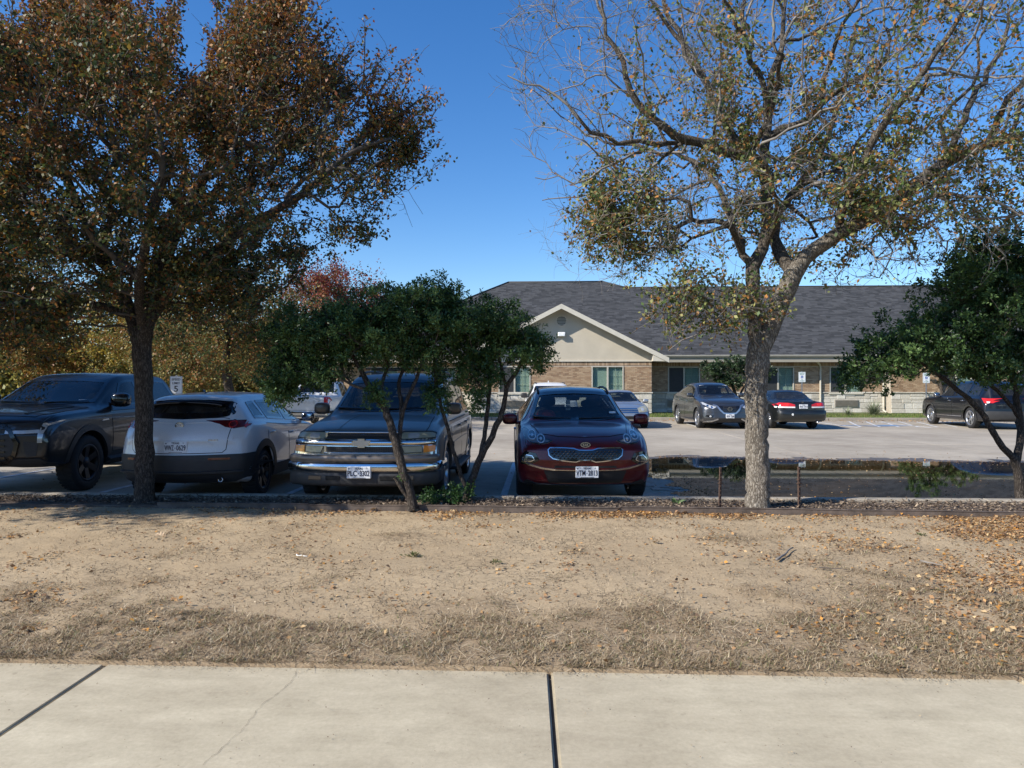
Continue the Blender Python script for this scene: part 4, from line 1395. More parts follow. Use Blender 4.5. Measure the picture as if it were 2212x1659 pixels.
class Tree:
    def __init__(s, seed):
        s.r = np.random.default_rng(seed)
        s.pos, s.par, s.rad, s.plen = [], [], [], []
        s.n = 0
        s.buf = np.zeros((160000, 3)); s.pl = np.zeros(160000)
    def node(s, p, parent, r=0.0):
        s.buf[s.n] = p
        s.pl[s.n] = 0 if parent < 0 else s.pl[parent] + np.linalg.norm(np.asarray(p) - s.buf[parent])
        s.par.append(parent); s.rad.append(r)
        s.n += 1
        return s.n - 1
    def limb(s, pts, start=None, sub=.14, wob=.02):
        """pts: list of (x, y, z, r); start: an existing node or None (nearest one)"""
        P = [np.array(p, dtype=float) for p in pts]
        if start is None and s.n:
            start = int(np.argmin(np.linalg.norm(s.buf[:s.n] - P[0][:3], axis=1)))
            if np.linalg.norm(s.buf[start] - P[0][:3]) > .03:
                P.insert(0, np.array([*s.buf[start], P[0][3]]))
        cur = start if start is not None else -1
        # smooth through the points
        out = []
        for i in range(len(P) - 1):
            p0, p1, p2, p3 = P[max(0, i - 1)], P[i], P[i + 1], P[min(len(P) - 1, i + 2)]
            k = max(1, int(np.linalg.norm(p2[:3] - p1[:3]) / sub))
            for t in np.arange(k) / k:
                q = .5 * ((2 * p1) + (-p0 + p2) * t + (2 * p0 - 5 * p1 + 4 * p2 - p3) * t ** 2 + (-p0 + 3 * p1 - 3 * p2 + p3) * t ** 3)
                out.append(q)
        out.append(P[-1])
        for i, q in enumerate(out):
            if i == 0 and cur >= 0: continue
            w = s.r.normal(0, wob, 3) * (i > 1)
            cur = s.node(q[:3] + w, cur, max(.004, q[3]))
        return cur
    def grow(s, targets, bf=.35, seg=.16, up=.12, wob=.03, first=0, droop=0.0):
        T = np.asarray(targets)
        root = s.buf[0]
        order = np.argsort(np.linalg.norm(T - T.mean(0) * .5 - s.buf[:s.n].mean(0) * .5, axis=1) + s.r.normal(0, .25, len(T)))
        for t in T[order]:
            if s.n > 150000: break
            D = np.linalg.norm(s.buf[first:s.n] - t, axis=1)
            c = D + bf * s.pl[first:s.n]
            i = int(np.argmin(c)) + first
            d = D[i - first]
            if d < .05: continue
            p0 = s.buf[i].copy()
            pi = s.par[i]
            di = (p0 - s.buf[pi]) if pi >= 0 else np.array([0, 0, 1.])
            di = di / (np.linalg.norm(di) + 1e-9)
            pm = p0 + di * d * .13 + (t - p0) * .38 + np.array([0, 0, up * d]) + s.r.normal(0, .06, 3) * d
            k = max(2, int(d / seg))
            cur = i
            for q in range(1, k + 1):
                f = q / k
                p = (1 - f) ** 2 * p0 + 2 * f * (1 - f) * pm + f * f * t
                p = p + s.r.normal(0, wob, 3) * min(1, d) + np.array([0, 0, -droop * f * f * d])
                cur = s.node(p, cur)
    def twigs(s, count, ln, first=0, up=.3):
        n = s.n
        kids = np.zeros(n, int)
        for i in range(n):
            if s.par[i] >= 0: kids[s.par[i]] += 1
        acc = np.ones(n)
        for i in range(n - 1, 0, -1):
            if s.par[i] >= 0: acc[s.par[i]] += acc[i]
        thin = [i for i in range(first, n) if acc[i] < 40]
        for _ in range(count):
            i = thin[s.r.integers(len(thin))]
            pi = s.par[i]
            d = s.buf[i] - s.buf[pi]; d /= np.linalg.norm(d) + 1e-9
            e = s.r.normal(0, 1, 3); e[2] += up
            e = e / np.linalg.norm(e) * .8 + d * .6
            e /= np.linalg.norm(e)
            L_ = ln * s.r.uniform(.4, 1.2)
            cur = i
            for q in range(3):
                e = e + s.r.normal(0, .22, 3); e /= np.linalg.norm(e)
                cur = s.node(s.buf[cur] + e * L_ / 3, cur)
                if s.n > 158000: return
    def radii(s, tip=.0028, p=2.25):
        n = s.n
        acc = np.zeros(n)
        leafy = np.ones(n, bool)
        for i in range(n):
            if s.par[i] >= 0: leafy[s.par[i]] = False
        acc[leafy] = tip ** p
        for i in range(n - 1, 0, -1):
            acc[i] = max(acc[i], tip ** p)
            if s.par[i] >= 0: acc[s.par[i]] += acc[i]
        r = acc ** (1 / p)
        g = np.array(s.rad)
        r = np.where(g > 0, g, r)
        for i in range(1, n):                              # never thicker than what carries it
            if g[i] == 0: r[i] = min(r[i], r[s.par[i]] * .92)
        s.R = r
        s.tips = leafy
    def chains(s):
        n = s.n
        kids = [[] for _ in range(n)]
        for i in range(1, n):
            if s.par[i] >= 0: kids[s.par[i]].append(i)
        out = []
        stack = [(0, -1)]
        while stack:
            i, p = stack.pop()
            ch = [p, i] if p >= 0 else [i]
            while kids[i]:
                k = sorted(kids[i], key=lambda j: -s.R[j])
                for j in k[1:]: stack.append((j, i))
                i = k[0]
                ch.append(i)
            out.append(ch)
        return out
    def meshes(s, thick, rough=.0, top=9.0):
        """two meshes: the trunk with its limbs, and everything thinner"""
        big, small = ([], [], [0]), ([], [], [0])
        for ch in s.chains():
            # split where it turns thin
            j = 0
            while j < len(ch) and s.R[ch[j]] >= thick: j += 1
            segs = []
            if j > 1:
                q = 0
                while q < j and s.R[ch[q]] >= top: q += 1
                if j - max(0, q - 1) > 0: segs.append((ch[max(0, q - 1):j + 1], True))
            if j < len(ch) - 1: segs.append((ch[max(0, j - 1):] if j > 0 else ch, False))
            for c, isbig in segs:
                if len(c) < 2: continue
                P = s.buf[c]; R = s.R[c].copy()
                if c[0] == ch[0] and s.par[ch[1]] == ch[0] and ch[0] != 0: R[0] = min(R[0], R[1])
                T = np.gradient(P, axis=0); T /= np.linalg.norm(T, axis=1)[:, None] + 1e-9
                ref = np.array([.31, .17, .1]) if abs(T[0][2]) > .7 else np.array([.1, .2, 1.])
                N = np.cross(T, ref); N /= np.linalg.norm(N, axis=1)[:, None] + 1e-9
                B = np.cross(T, N)
                m = 18 if R.max() > .08 else 10 if R.max() > .035 else 6 if R.max() > .012 else 4 if R.max() > .006 else 3
                a = np.arange(m) * 2 * np.pi / m
                ring = P[:, None, :] + (N[:, None, :] * np.cos(a)[None, :, None] + B[:, None, :] * np.sin(a)[None, :, None]) * R[:, None, None]
                if rough and R.max() > .03:
                    lump = 1 + rough * s.r.normal(0, 1, (len(c), m))
                    ring = P[:, None, :] + (ring - P[:, None, :]) * lump[:, :, None]
                k = len(c)
                i0 = np.arange(k - 1)[:, None] * m; j0 = np.arange(m)[None, :]; j1 = (j0 + 1) % m
                Fc = np.stack([i0 + j0, i0 + j1, i0 + m + j1, i0 + m + j0], -1).reshape(-1, 4)
                tgt = big if isbig else small
                tgt[1].append(Fc + tgt[2][0]); tgt[0].append(ring.reshape(-1, 3)); tgt[2][0] += k * m
        res = []
        for nm, t in (('trunk', big), ('branches', small)):
            res.append(np_mesh(nm, np.concatenate(t[0]), np.concatenate(t[1]), None, True) if t[0] else None)
        return res

def leaf_mesh(name, P, size, D, N, col, aspect=.5, fold=.0, r=rng):
    """one kite shaped leaf per point: P base, D along the leaf, N its face"""
    n = len(P)
    S = np.cross(D, N); S /= np.linalg.norm(S, axis=1)[:, None] + 1e-9
    N2 = np.cross(S, D)
    L = size[:, None]
    a = P
    b = P + D * L * .48 + S * L * aspect * .5 + N2 * L * fold
    c = P + D * L
    d = P + D * L * .48 - S * L * aspect * .5 + N2 * L * fold
    V = np.stack([a, b, c, d], 1).reshape(-1, 3)
    Fq = np.arange(4 * n).reshape(n, 4)
    return np_mesh(name, V, Fq, np.repeat(col, 4, axis=0))
def unit(v): return v / (np.linalg.norm(v, axis=1)[:, None] + 1e-9)
def pick_cols(n, palette, weights, r, var=.25):
    P = np.array(palette); w = np.array(weights, float)
    if w.ndim == 1: k = r.choice(len(P), n, p=w / w.sum())
    else:
        cw = np.cumsum(w / w.sum(1)[:, None], 1)
        k = (r.random(n)[:, None] > cw).sum(1).clip(0, len(P) - 1)
    return P[k] * r.uniform(1 - var, 1 + var, (n, 1))
def fnoise(P, s, seed=0.0):
    return np.array([noise.noise(Vector((p[0] * s + seed, p[1] * s, p[2] * s))) for p in P])

GREEN, OLIVE, BROWN, ORANGE, RUST, YEL, DARK = (.045, .075, .022), (.085, .085, .026), (.135, .075, .030), (.30, .13, .025), (.17, .050, .018), (.33, .22, .035), (.026, .042, .018)
def ell(n, c, rad, r, shell=.0):
    v = r.normal(0, 1, (n, 3)); v /= np.linalg.norm(v, axis=1)[:, None]
    q = r.random(n) ** (1 / 3) if shell == 0 else (shell + (1 - shell) * r.random(n))
    return np.array(c) + v * q[:, None] * np.array(rad)
def cw(P):                                             # camera axes to world
    P = np.asarray(P)
    return np.stack([P[:, 0] * CA - P[:, 1] * SA, P[:, 0] * SA + P[:, 1] * CA, P[:, 2]], 1)

# ---- the pale tree on the right
def pale_tree():
    t = Tree(3)
    D0 = 8.75
    def zp(x, y, r, dd=0.0):
        p = pix(x * .5312 + 1036.8, y * .5312, D0 + dd); return (p.x, p.y, p.z, r * .90)
    def dp(u, v, r, dd=0.0):
        p = pix(u, v, D0 + dd); return (p.x, p.y, p.z, r * .87)
    t.limb([dp(1637, 1112, .215), dp(1637, 1098, .185), dp(1637, 1075, .168), dp(1636, 1000, .158), dp(1635, 900, .152), dp(1634, 820, .152), dp(1637, 775, .165), dp(1640, 752, .16)], wob=.004, sub=.07)
    fork = t.n - 1
    t.limb([zp(1112, 1395, .105), zp(1120, 1300, .092), zp(1112, 1180, .092), zp(1110, 1085, .095, .02), zp(1150, 1010, .08, .05), zp(1167, 930, .075, .08), zp(1168, 800, .072, .1), zp(1150, 690, .07, .1), zp(1165, 560, .06, .15), zp(1175, 420, .052, .2), zp(1188, 300, .045, .3), zp(1230, 180, .038, .4), zp(1238, 50, .03, .5), zp(1255, -90, .022, .6), zp(1270, -220, .012, .7)], fork, wob=.008)
    t.limb([zp(1155, 1390, .135), zp(1200, 1290, .122), zp(1243, 1180, .125), zp(1275, 1112, .13), zp(1325, 1050, .105, -.05), zp(1450, 955, .097, -.15), zp(1600, 880, .092, -.25), zp(1760, 765, .088, -.35), zp(1900, 660, .075, -.45), zp(2050, 595, .058, -.5), zp(2212, 545, .045, -.55), zp(2400, 490, .032, -.6), zp(2560, 420, .018, -.6)], fork, wob=.008)
    t.limb([zp(1270, 1105, .09), zp(1215, 1035, .085, .15), zp(1195, 965, .075, .25), zp(1235, 850, .06, .5), zp(1300, 740, .055, .8), zp(1400, 590, .048, 1.1), zp(1450, 440, .04, 1.3), zp(1500, 260, .03, 1.5), zp(1540, 60, .02, 1.6), zp(1560, -120, .01, 1.6)])
    t.limb([zp(1110, 1080, .055), zp(1075, 1035, .052, .05), zp(1040, 950, .048, .2), zp(1000, 830, .042, .4), zp(930, 700, .036, .7), zp(820, 640, .03, .9), zp(660, 600, .024, 1.2), zp(480, 560, .018, 1.5), zp(330, 470, .012, 1.7)])
    t.limb([zp(1148, 665, .075), zp(1050, 628, .068, -.1), zp(930, 597, .062, -.25), zp(840, 562, .056, -.35), zp(760, 512, .05, -.45), zp(690, 462, .045, -.5), zp(620, 370, .038, -.6), zp(572, 250, .032, -.65), zp(520, 140, .025, -.7), zp(480, 20, .018, -.7), zp(460, -90, .01, -.7)])
    t.limb([zp(845, 572, .034), zp(700, 585, .030, -.5), zp(560, 572, .027, -.7), zp(450, 540, .023, -.8), zp(360, 440, .018, -.9), zp(250, 360, .013, -.9), zp(120, 300, .007, -.9)])
    t.limb([zp(1165, 690, .066), zp(1060, 600, .06, .2), zp(1000, 500, .056, .35), zp(930, 360, .05, .5), zp(870, 270, .045, .55), zp(825, 160, .04, .6), zp(765, 50, .03, .7), zp(720, -70, .018, .7)])
    t.limb([zp(870, 275, .032), zp(800, 150, .03, .3), zp(720, 40, .025, .2), zp(660, -70, .015, .1)])
    t.limb([zp(1175, 430, .04), zp(1130, 290, .036, -.2), zp(1060, 160, .03, -.5), zp(1005, 10, .022, -.8), zp(980, -120, .012, -1)])
    t.limb([zp(1450, 955, .06), zp(1520, 760, .052, -.5), zp(1620, 545, .046, -.8), zp(1740, 385, .04, -1.1), zp(1850, 220, .032, -1.3), zp(1960, 60, .024, -1.5), zp(2060, -60, .014, -1.6)])
    t.limb([zp(1900, 660, .05), zp(1940, 560, .046, -.3), zp(2010, 400, .04, -.2), zp(2100, 250, .03, -.1), zp(2150, 100, .022, 0), zp(2190, -60, .012, .1)])
    t.limb([zp(2050, 595, .045), zp(2120, 450, .038, -.6), zp(2200, 330, .03, -.7), zp(2330, 180, .02, -.8), zp(2450, 20, .01, -.8)])
    t.limb([zp(1600, 885, .03), zp(1750, 830, .026, -.6), zp(1900, 790, .022, -.8), zp(2060, 810, .016, -1), zp(2212, 860, .010, -1.1)])
    t.limb([zp(700, 585, .02), zp(600, 640, .018, -.5), zp(500, 700, .014, -.6), zp(380, 730, .009, -.6), zp(220, 720, .005, -.6)])
    t.limb([zp(840, 575, .024, -.3), zp(720, 660, .02, .0), zp(600, 760, .016, .2), zp(440, 800, .012, .3), zp(250, 810, .006, .4)])
    t.limb([zp(1115, 1290, .016), zp(1030, 1290, .013, -.3), zp(930, 1330, .010, -.5), zp(840, 1390, .008, -.6), zp(770, 1410, .005, -.7)])
    t.limb([zp(1160, 1420, .012), zp(1120, 1390, .01, -.2), zp(1050, 1230, .008, -.35), zp(930, 1240, .006, -.5)])
    nl = t.n
    r = t.r
    T = ell(1900, (3.55, 8.9, 6.0), (3.75, 3.0, 3.2), r)
    T = T[(T[:, 2] > 3.3 + .45 * np.abs(T[:, 0] - 3.6) * 0) & (T[:, 2] < 8.4)]
    low = ell(130, (2.0, 8.7, 3.4), (1.8, 1.2, .6), r); lowr = ell(150, (4.6, 8.7, 3.5), (2.2, 1.4, .7), r)
    T = np.concatenate([T, low, lowr, ell(60, (1.3, 8.6, 3.5), (.55, .5, .7), r)])
    T = T[~((T[:, 2] < 3.5) & (np.abs(T[:, 0] - 3.1) < .7))]
    t.grow(cw(T), bf=.25, seg=.13, up=.05, wob=.022, first=12)
    t.grow(cw(ell(70, (2.35, 8.3, 2.55), (.85, .45, .35), r)), bf=.2, seg=.10, up=.05, wob=.015, first=10)
    t.twigs(12500, .33, nl)
    t.radii(.0026)
    root = tag(empty('cedar_elm_tree', gnd(1637, 1104, .08)), 'pale barked forked tree with thin grey twigs and few leaves', 'tree')
    a, b = t.meshes(.017, .05)
    M['bark_limb'] = bark('shade_toned_limb_bark', (.13, .108, .088), (.30, .265, .225), 24, .9)  # upper limbs get a darker bark colour that stands for their shadow
    a2 = t.meshes(.088, .05)[0]
    for m, nm, mt in ((a2, 'trunk', M['bark_pale']), (b, 'branches', M['twig'])):
        o = link(nm, m, mt, root); o.matrix_parent_inverse = Matrix.Translation(-root.location)
    o = link('limbs', t.meshes(.017, .05, top=.088)[0], M['bark_limb'], root); o.matrix_parent_inverse = Matrix.Translation(-root.location)
    # leaves, thick in the middle and nearly none at the ends
    n = t.n
    thin = np.where(t.R < .012)[0]
    P = t.buf[thin]
    c = cw([(3.8, 8.8, 4.6)])[0]
    d = (P - c) / np.array([2.7, 2.4, 1.75])
    dens = np.clip(1.25 - np.linalg.norm(d, axis=1), .012, 1)
    cl = fnoise(P, 1.5, 4.0)
    dens *= np.clip(.42 + 3.0 * cl, .03, 1.7)
    cp = cw([(1.32, 8.6, 3.75)])[0]
    dens = np.maximum(dens, np.clip(1.5 - np.linalg.norm((P - cp) / np.array([.5, .6, .55]), axis=1), 0, 1))
    cs = cw([(2.35, 8.3, 2.55)])[0]
    dens = np.maximum(dens, np.clip(1.6 - np.linalg.norm((P - cs) / np.array([.9, .6, .42]), axis=1), 0, .30))
    k = r.poisson(dens * 7.5)
    Q = np.repeat(P, k, axis=0) + r.normal(0, .035, (k.sum(), 3))
    m = len(Q)
    D = unit(r.normal(0, 1, (m, 3)) + np.array([0, 0, -.35])); N = unit(r.normal(0, 1, (m, 3)) + np.array([0, 0, .6]))
    hz = np.clip((Q[:, 2] - 2.5) / 5, 0, 1)
    w = np.stack([.44 - .25 * hz, .40 - .1 * hz, .12 + 0 * hz, .10 + .18 * hz, .10 + 0 * hz, .22 - .1 * hz], 1)
    col = pick_cols(m, [(.075, .12, .035), (.15, .17, .05), (.20, .11, .05), (.42, .19, .05), (.30, .17, .07), (.32, .31, .11)], w, r)
    o = link('crown', leaf_mesh('crown', Q, r.uniform(.035, .066, m), D, N, col, .62), M['leaf'], root); o.matrix_parent_inverse = Matrix.Translation(-root.location)
pale_tree()

# ---- the dark autumn tree on the left
def crown_tree(seed, name, label, group, base, trunk, T, leafn, size, palette, wfun, bark_m, twig_m, shoots=0, clump=0.0, bf=.35, seg=.18, twn=1500, twl=.3, thick=.035, spread=.06, up=.12, leafmt=None, rmax=.03, aspect=.6):
    t = Tree(seed)
    r = t.r
    for i, L_ in enumerate(trunk): t.limb(L_, None if i else None, wob=.006)
    t.grow(T, bf=bf, seg=seg, up=up, wob=.02, first=max(1, min(8, t.n // 2)))
    if shoots:
        n0 = t.n
        cen = t.buf[10:n0].mean(0)
        out = (t.buf[10:n0] - cen) / (t.buf[10:n0].std(0) + 1e-9)
        sc_ = np.linalg.norm(out, axis=1) + .5 * out[:, 2]
        cand = 10 + np.argsort(-sc_)[:n0 // 4]
        for i in r.choice(cand, shoots, replace=False):
            d = t.buf[i] - cen; d /= np.linalg.norm(d) + 1e-9
            d = d * .75 + np.array([0, 0, .75]) + r.normal(0, .22, 3); d /= np.linalg.norm(d)
            if not in_sil((t.buf[i] + d * r.choice([.0, .0, .25, .45]))[None])[0] or not in_sil(t.buf[i][None])[0] or (t.buf[i][0] > -1.9 and t.buf[i][2] > 4.7): continue
            cur = i
            for q in range(int(r.uniform(4, 11))):
                d = d + r.normal(0, .05, 3); d /= np.linalg.norm(d)
                cur = t.node(t.buf[cur] + d * .085, cur)
                for _ in range(2):
                    e = d + r.normal(0, .8, 3); e /= np.linalg.norm(e)
                    t.node(t.buf[cur] + e * r.uniform(.04, .13), cur)
    n1 = t.n
    if twn: t.twigs(twn, twl, 10)
    t.radii(.003)
    root = tag(empty(name, base), label, 'tree', group)
    a, b = t.meshes(thick, .05)
    inv = Matrix.Translation(-Vector(base))
    for m, nm, mt in ((a, 'trunk', bark_m), (b, 'branches', twig_m)):
        if m: o = link(nm, m, mt, root); o.matrix_parent_inverse = inv
    thin = np.where(t.R[:t.n] < rmax)[0]
    P = t.buf[thin]
    if shoots: P = P[in_sil(P) | ((thin >= n0) & (thin < n1))]
    pw = None
    if clump:
        pw = np.clip(.45 + clump * fnoise(P, 1.5, seed) + .5 * clump * fnoise(P, 3.6, seed + 3), .04, None); pw /= pw.sum()
    if shoots:
        lat = P[:, 0] * CA + P[:, 1] * SA
        pw = pw * np.where((lat > -4.0) & (P[:, 2] > 3.6), np.clip(1.0 - .32 * (lat + 4.0), .38, 1), 1); pw /= pw.sum()
    k = r.choice(len(P), leafn, p=pw)
    Q = P[k] + r.normal(0, spread, (leafn, 3))
    D = unit(r.normal(0, 1, (leafn, 3)) + np.array([0, 0, -.2])); N = unit(r.normal(0, 1, (leafn, 3)) + np.array([0, 0, .5]))
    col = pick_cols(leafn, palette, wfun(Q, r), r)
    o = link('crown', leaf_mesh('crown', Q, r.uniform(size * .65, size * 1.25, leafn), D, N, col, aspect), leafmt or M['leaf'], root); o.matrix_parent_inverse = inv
    return root, t

def v4(u, v, d, r):
    p = pix(u, v, d); return (p.x, p.y, p.z, r)
r_ = np.random.default_rng(8)
LSIL = [(-900, -900), (-900, 830), (40, 800), (250, 770), (420, 765), (560, 775), (700, 640), (790, 560), (850, 505), (890, 440), (935, 332), (890, 275), (855, 200), (800, 150), (762, 215), (725, 195), (690, 130), (655, 60), (630, -20), (570, 30), (545, -10), (500, 90), (470, 60), (440, 170), (412, 150), (385, 190), (360, 90), (330, 120), (290, 20), (240, 60), (200, -30), (150, 30), (95, -20), (50, 50), (-100, 20), (-300, -300)]
def in_sil(P):
    l = P[:, 0] * CA + P[:, 1] * SA; d = -P[:, 0] * SA + P[:, 1] * CA
    return pip(LSIL, l / d * F + CX, HOR - (P[:, 2] - CAMH) / d * F)
def left_targets():
    L_ = [ell(420, (-5.4, 9.0, 4.2), (2.6, 1.8, 1.7), r_), ell(330, (-6.6, 8.0, 2.55), (1.9, 1.2, .6), r_), ell(260, (-4.8, 7.9, 3.6), (2.4, .95, .8), r_), ell(220, (-4.8, 7.6, 4.7), (2.4, 1.25, .9), r_), ell(170, (-3.7, 9.2, 2.75), (1.0, .9, .65), r_), ell(1150, (-4.9, 9.4, 4.6), (3.5, 2.9, 1.9), r_, .35), ell(260, (-3.0, 9.0, 4.6), (1.9, 1.6, 1.3), r_, .3), ell(170, (-3.3, 9.0, 5.4), (1.0, 1.0, 1.1), r_), ell(480, (-6.7, 9.2, 5.4), (2.3, 1.8, 1.4), r_), ell(260, (-7.0, 8.9, 4.0), (2.0, 1.6, 1.0), r_),
          ell(260, (-6.6, 8.8, 2.9), (2.0, 1.6, .9), r_), ell(300, (-6.9, 8.5, 2.35), (1.8, 1.3, .6), r_), ell(260, (-8.0, 8.8, 3.0), (1.7, 1.3, 1.0), r_), ell(190, (-4.2, 9.0, 3.0), (1.5, 1.3, .75), r_), ell(110, (-3.4, 9.0, 2.75), (.9, .8, .5), r_)]
    # the upward spires of the outline
    for u, v, d, n, h in ((600, 0, 9.0, 90, 1.5), (505, 60, 9.0, 55, 1.1), (825, 100, 8.9, 75, 1.2), (740, 160, 9.2, 45, .8), (430, 120, 9.3, 35, .8), (190, 10, 9.3, 60, 1.0), (90, 40, 9.5, 60, 1.0), (330, 60, 9.2, 30, .9), (930, 335, 8.9, 45, .7), (890, 430, 8.8, 40, .6), (820, 500, 8.8, 40, .5), (860, 270, 9, 45, .6), (850, 400, 8.8, 40, .4)):
        p = pix(u, v, d)
        c = np.array((p.x, p.y, p.z))
        b = cw([(-4.0, 9.2, 4.0)])[0]
        e = (b - c) / np.linalg.norm(b - c)
        q = c + e * np.abs(r_.random(n))[:, None] ** .8 * h * 1.3 + r_.normal(0, .10, (n, 3)) * (1 + 0 * h)
        L_.append(np.stack([q[:, 0] * CA + q[:, 1] * SA, -q[:, 0] * SA + q[:, 1] * CA, q[:, 2]], 1))
    T = np.concatenate(L_)
    T = T[(T[:, 2] > 1.95) & (T[:, 2] < 7.1)]
    # notch between the two halves of the crown, and the open lower right
    u = T[:, 0] / T[:, 1] * F + CX; v = HOR - (T[:, 2] - CAMH) / T[:, 1] * F
    keep = ~((np.abs(u - 395) < 30) & (v < 150)) & ~((u > 560) & (v > 640 - (u - 560) * .25)) & ~((u > 700) & (v < 190) & (u < 770)) & ~((u > 905))
    keep &= ~((v > 745) & (np.abs(u - 340) < 150))
    keep &= pip(LSIL, u, v)
    return cw(T[keep])
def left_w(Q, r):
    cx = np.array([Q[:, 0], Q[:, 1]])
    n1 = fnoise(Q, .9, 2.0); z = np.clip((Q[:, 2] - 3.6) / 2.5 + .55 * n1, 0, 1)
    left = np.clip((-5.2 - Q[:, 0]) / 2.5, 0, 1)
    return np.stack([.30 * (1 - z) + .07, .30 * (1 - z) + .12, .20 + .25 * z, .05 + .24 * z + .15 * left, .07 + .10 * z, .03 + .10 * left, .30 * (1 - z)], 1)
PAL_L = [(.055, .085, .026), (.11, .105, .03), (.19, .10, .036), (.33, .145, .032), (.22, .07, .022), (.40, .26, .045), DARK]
b0 = gnd(313, 1089, .08)
crown_tree(21, 'cedar_elm_tree', 'dense autumn tree with dark trunk and brown orange leaves', None, b0,
    [[v4(313, 1096, 9.2, .145), v4(313, 1075, 9.2, .122), v4(312, 980, 9.2, .112), v4(311, 880, 9.2, .108), v4(308, 800, 9.2, .110), v4(306, 750, 9.2, .12)],
     [v4(306, 750, 9.2, .10), v4(275, 660, 9.3, .085), v4(215, 540, 9.5, .07), v4(150, 400, 9.7, .055), v4(100, 250, 9.8, .035), v4(80, 130, 9.8, .02)],
     [v4(306, 750, 9.2, .10), v4(330, 650, 9.1, .09), v4(370, 520, 9.1, .08), v4(430, 400, 9.1, .06), v4(520, 260, 9.1, .045), v4(580, 140, 9.1, .03), v4(600, 50, 9.0, .015)],
     [v4(318, 700, 9.2, .07), v4(400, 600, 9.0, .065), v4(520, 500, 8.9, .055), v4(650, 420, 8.8, .045), v4(760, 330, 8.8, .03), v4(840, 300, 8.8, .018)],
     [v4(310, 720, 9.2, .07), v4(300, 620, 8.7, .06), v4(320, 500, 8.2, .05), v4(350, 350, 7.9, .035), v4(330, 220, 7.9, .02)],
     [v4(312, 690, 9.3, .06), v4(340, 560, 9.9, .05), v4(450, 430, 10.4, .04), v4(520, 330, 10.8, .02)]],
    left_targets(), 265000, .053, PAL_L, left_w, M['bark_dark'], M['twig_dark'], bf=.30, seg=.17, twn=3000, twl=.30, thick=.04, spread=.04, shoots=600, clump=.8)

# ---- mountain laurels: several thin stems, rounded masses of dark glossy leaflets
def laurel(seed, label, group, base, stems, blobs, n, size=.042, name='mountain_laurel', cat='shrub', nz_s=3.2, bark_m=None, pal=None):
    t = Tree(seed)
    r = t.r
    for i, L_ in enumerate(stems): t.limb(L_, None if i == 0 else 0 if i < 0 else None, sub=.08, wob=.005)
    T = np.concatenate([ell(k, c, rad, r, .25) for c, rad, k in blobs])
    t.grow(cw(T), bf=.25, seg=.12, up=.1, wob=.012, first=max(1, t.n // 3))
    t.radii(.003)
    root = tag(empty(name, base), label, cat, group)
    inv = Matrix.Translation(-Vector(base))
    a, b = t.meshes(.02, .06)
    for m, nm, mt in ((a, 'stems', bark_m or M['bark_dark']), (b, 'branches', M['twig_dark'])):
        if m: o = link(nm, m, mt, root); o.matrix_parent_inverse = inv
    # sprays: leaflets fan out from twig ends
    tips = np.where(t.tips)[0]
    thin = np.where(t.R < .010)[0]
    src = np.concatenate([tips, thin[r.choice(len(thin), len(thin) // 3, replace=False)]])
    kk = r.choice(len(src), n // 9)
    C = t.buf[src[kk]] + r.normal(0, .035, (len(kk), 3))
    cen = cw([np.mean([c for c, _, _ in blobs], axis=0)])[0]
    ax = unit(unit(C - cen) * .7 + r.normal(0, .55, C.shape) + np.array([0, 0, .45]))
    Q, D, N = [], [], []
    sh_ = np.clip(.5 + 1.2 * fnoise(C, nz_s, seed), 0, 1)
    cols = []
    pal = np.array(pal or [(.044, .086, .026), (.078, .140, .042), (.135, .215, .070)])
    for q in range(9):
        s_ = unit(np.cross(ax, r.normal(0, 1, ax.shape)))
        d = unit(ax * r.uniform(.2, .9, (len(C), 1)) + s_ * .9)
        Q.append(C + ax * (q * .011) + d * .004); D.append(d); N.append(unit(np.cross(d, s_) + ax * .8 + r.normal(0, .35, ax.shape)))
        k = np.clip((sh_ * 2.2 + r.normal(0, .35, len(C))), 0, 2).astype(int)
        cols.append(pal[k] * r.uniform(.8, 1.25, (len(C), 1)))
    Q, D, N, cols = map(np.concatenate, (Q, D, N, cols))
    o = link('crown', leaf_mesh('crown', Q, r.uniform(size * .7, size * 1.2, len(Q)), D, N, cols, .46, .05), M['laurel_leaf'], root); o.matrix_parent_inverse = inv
    return root
def st(*pts): return [v4(u, v, d, r) for u, v, d, r in pts]
GL = 'mountain laurels in the bed'
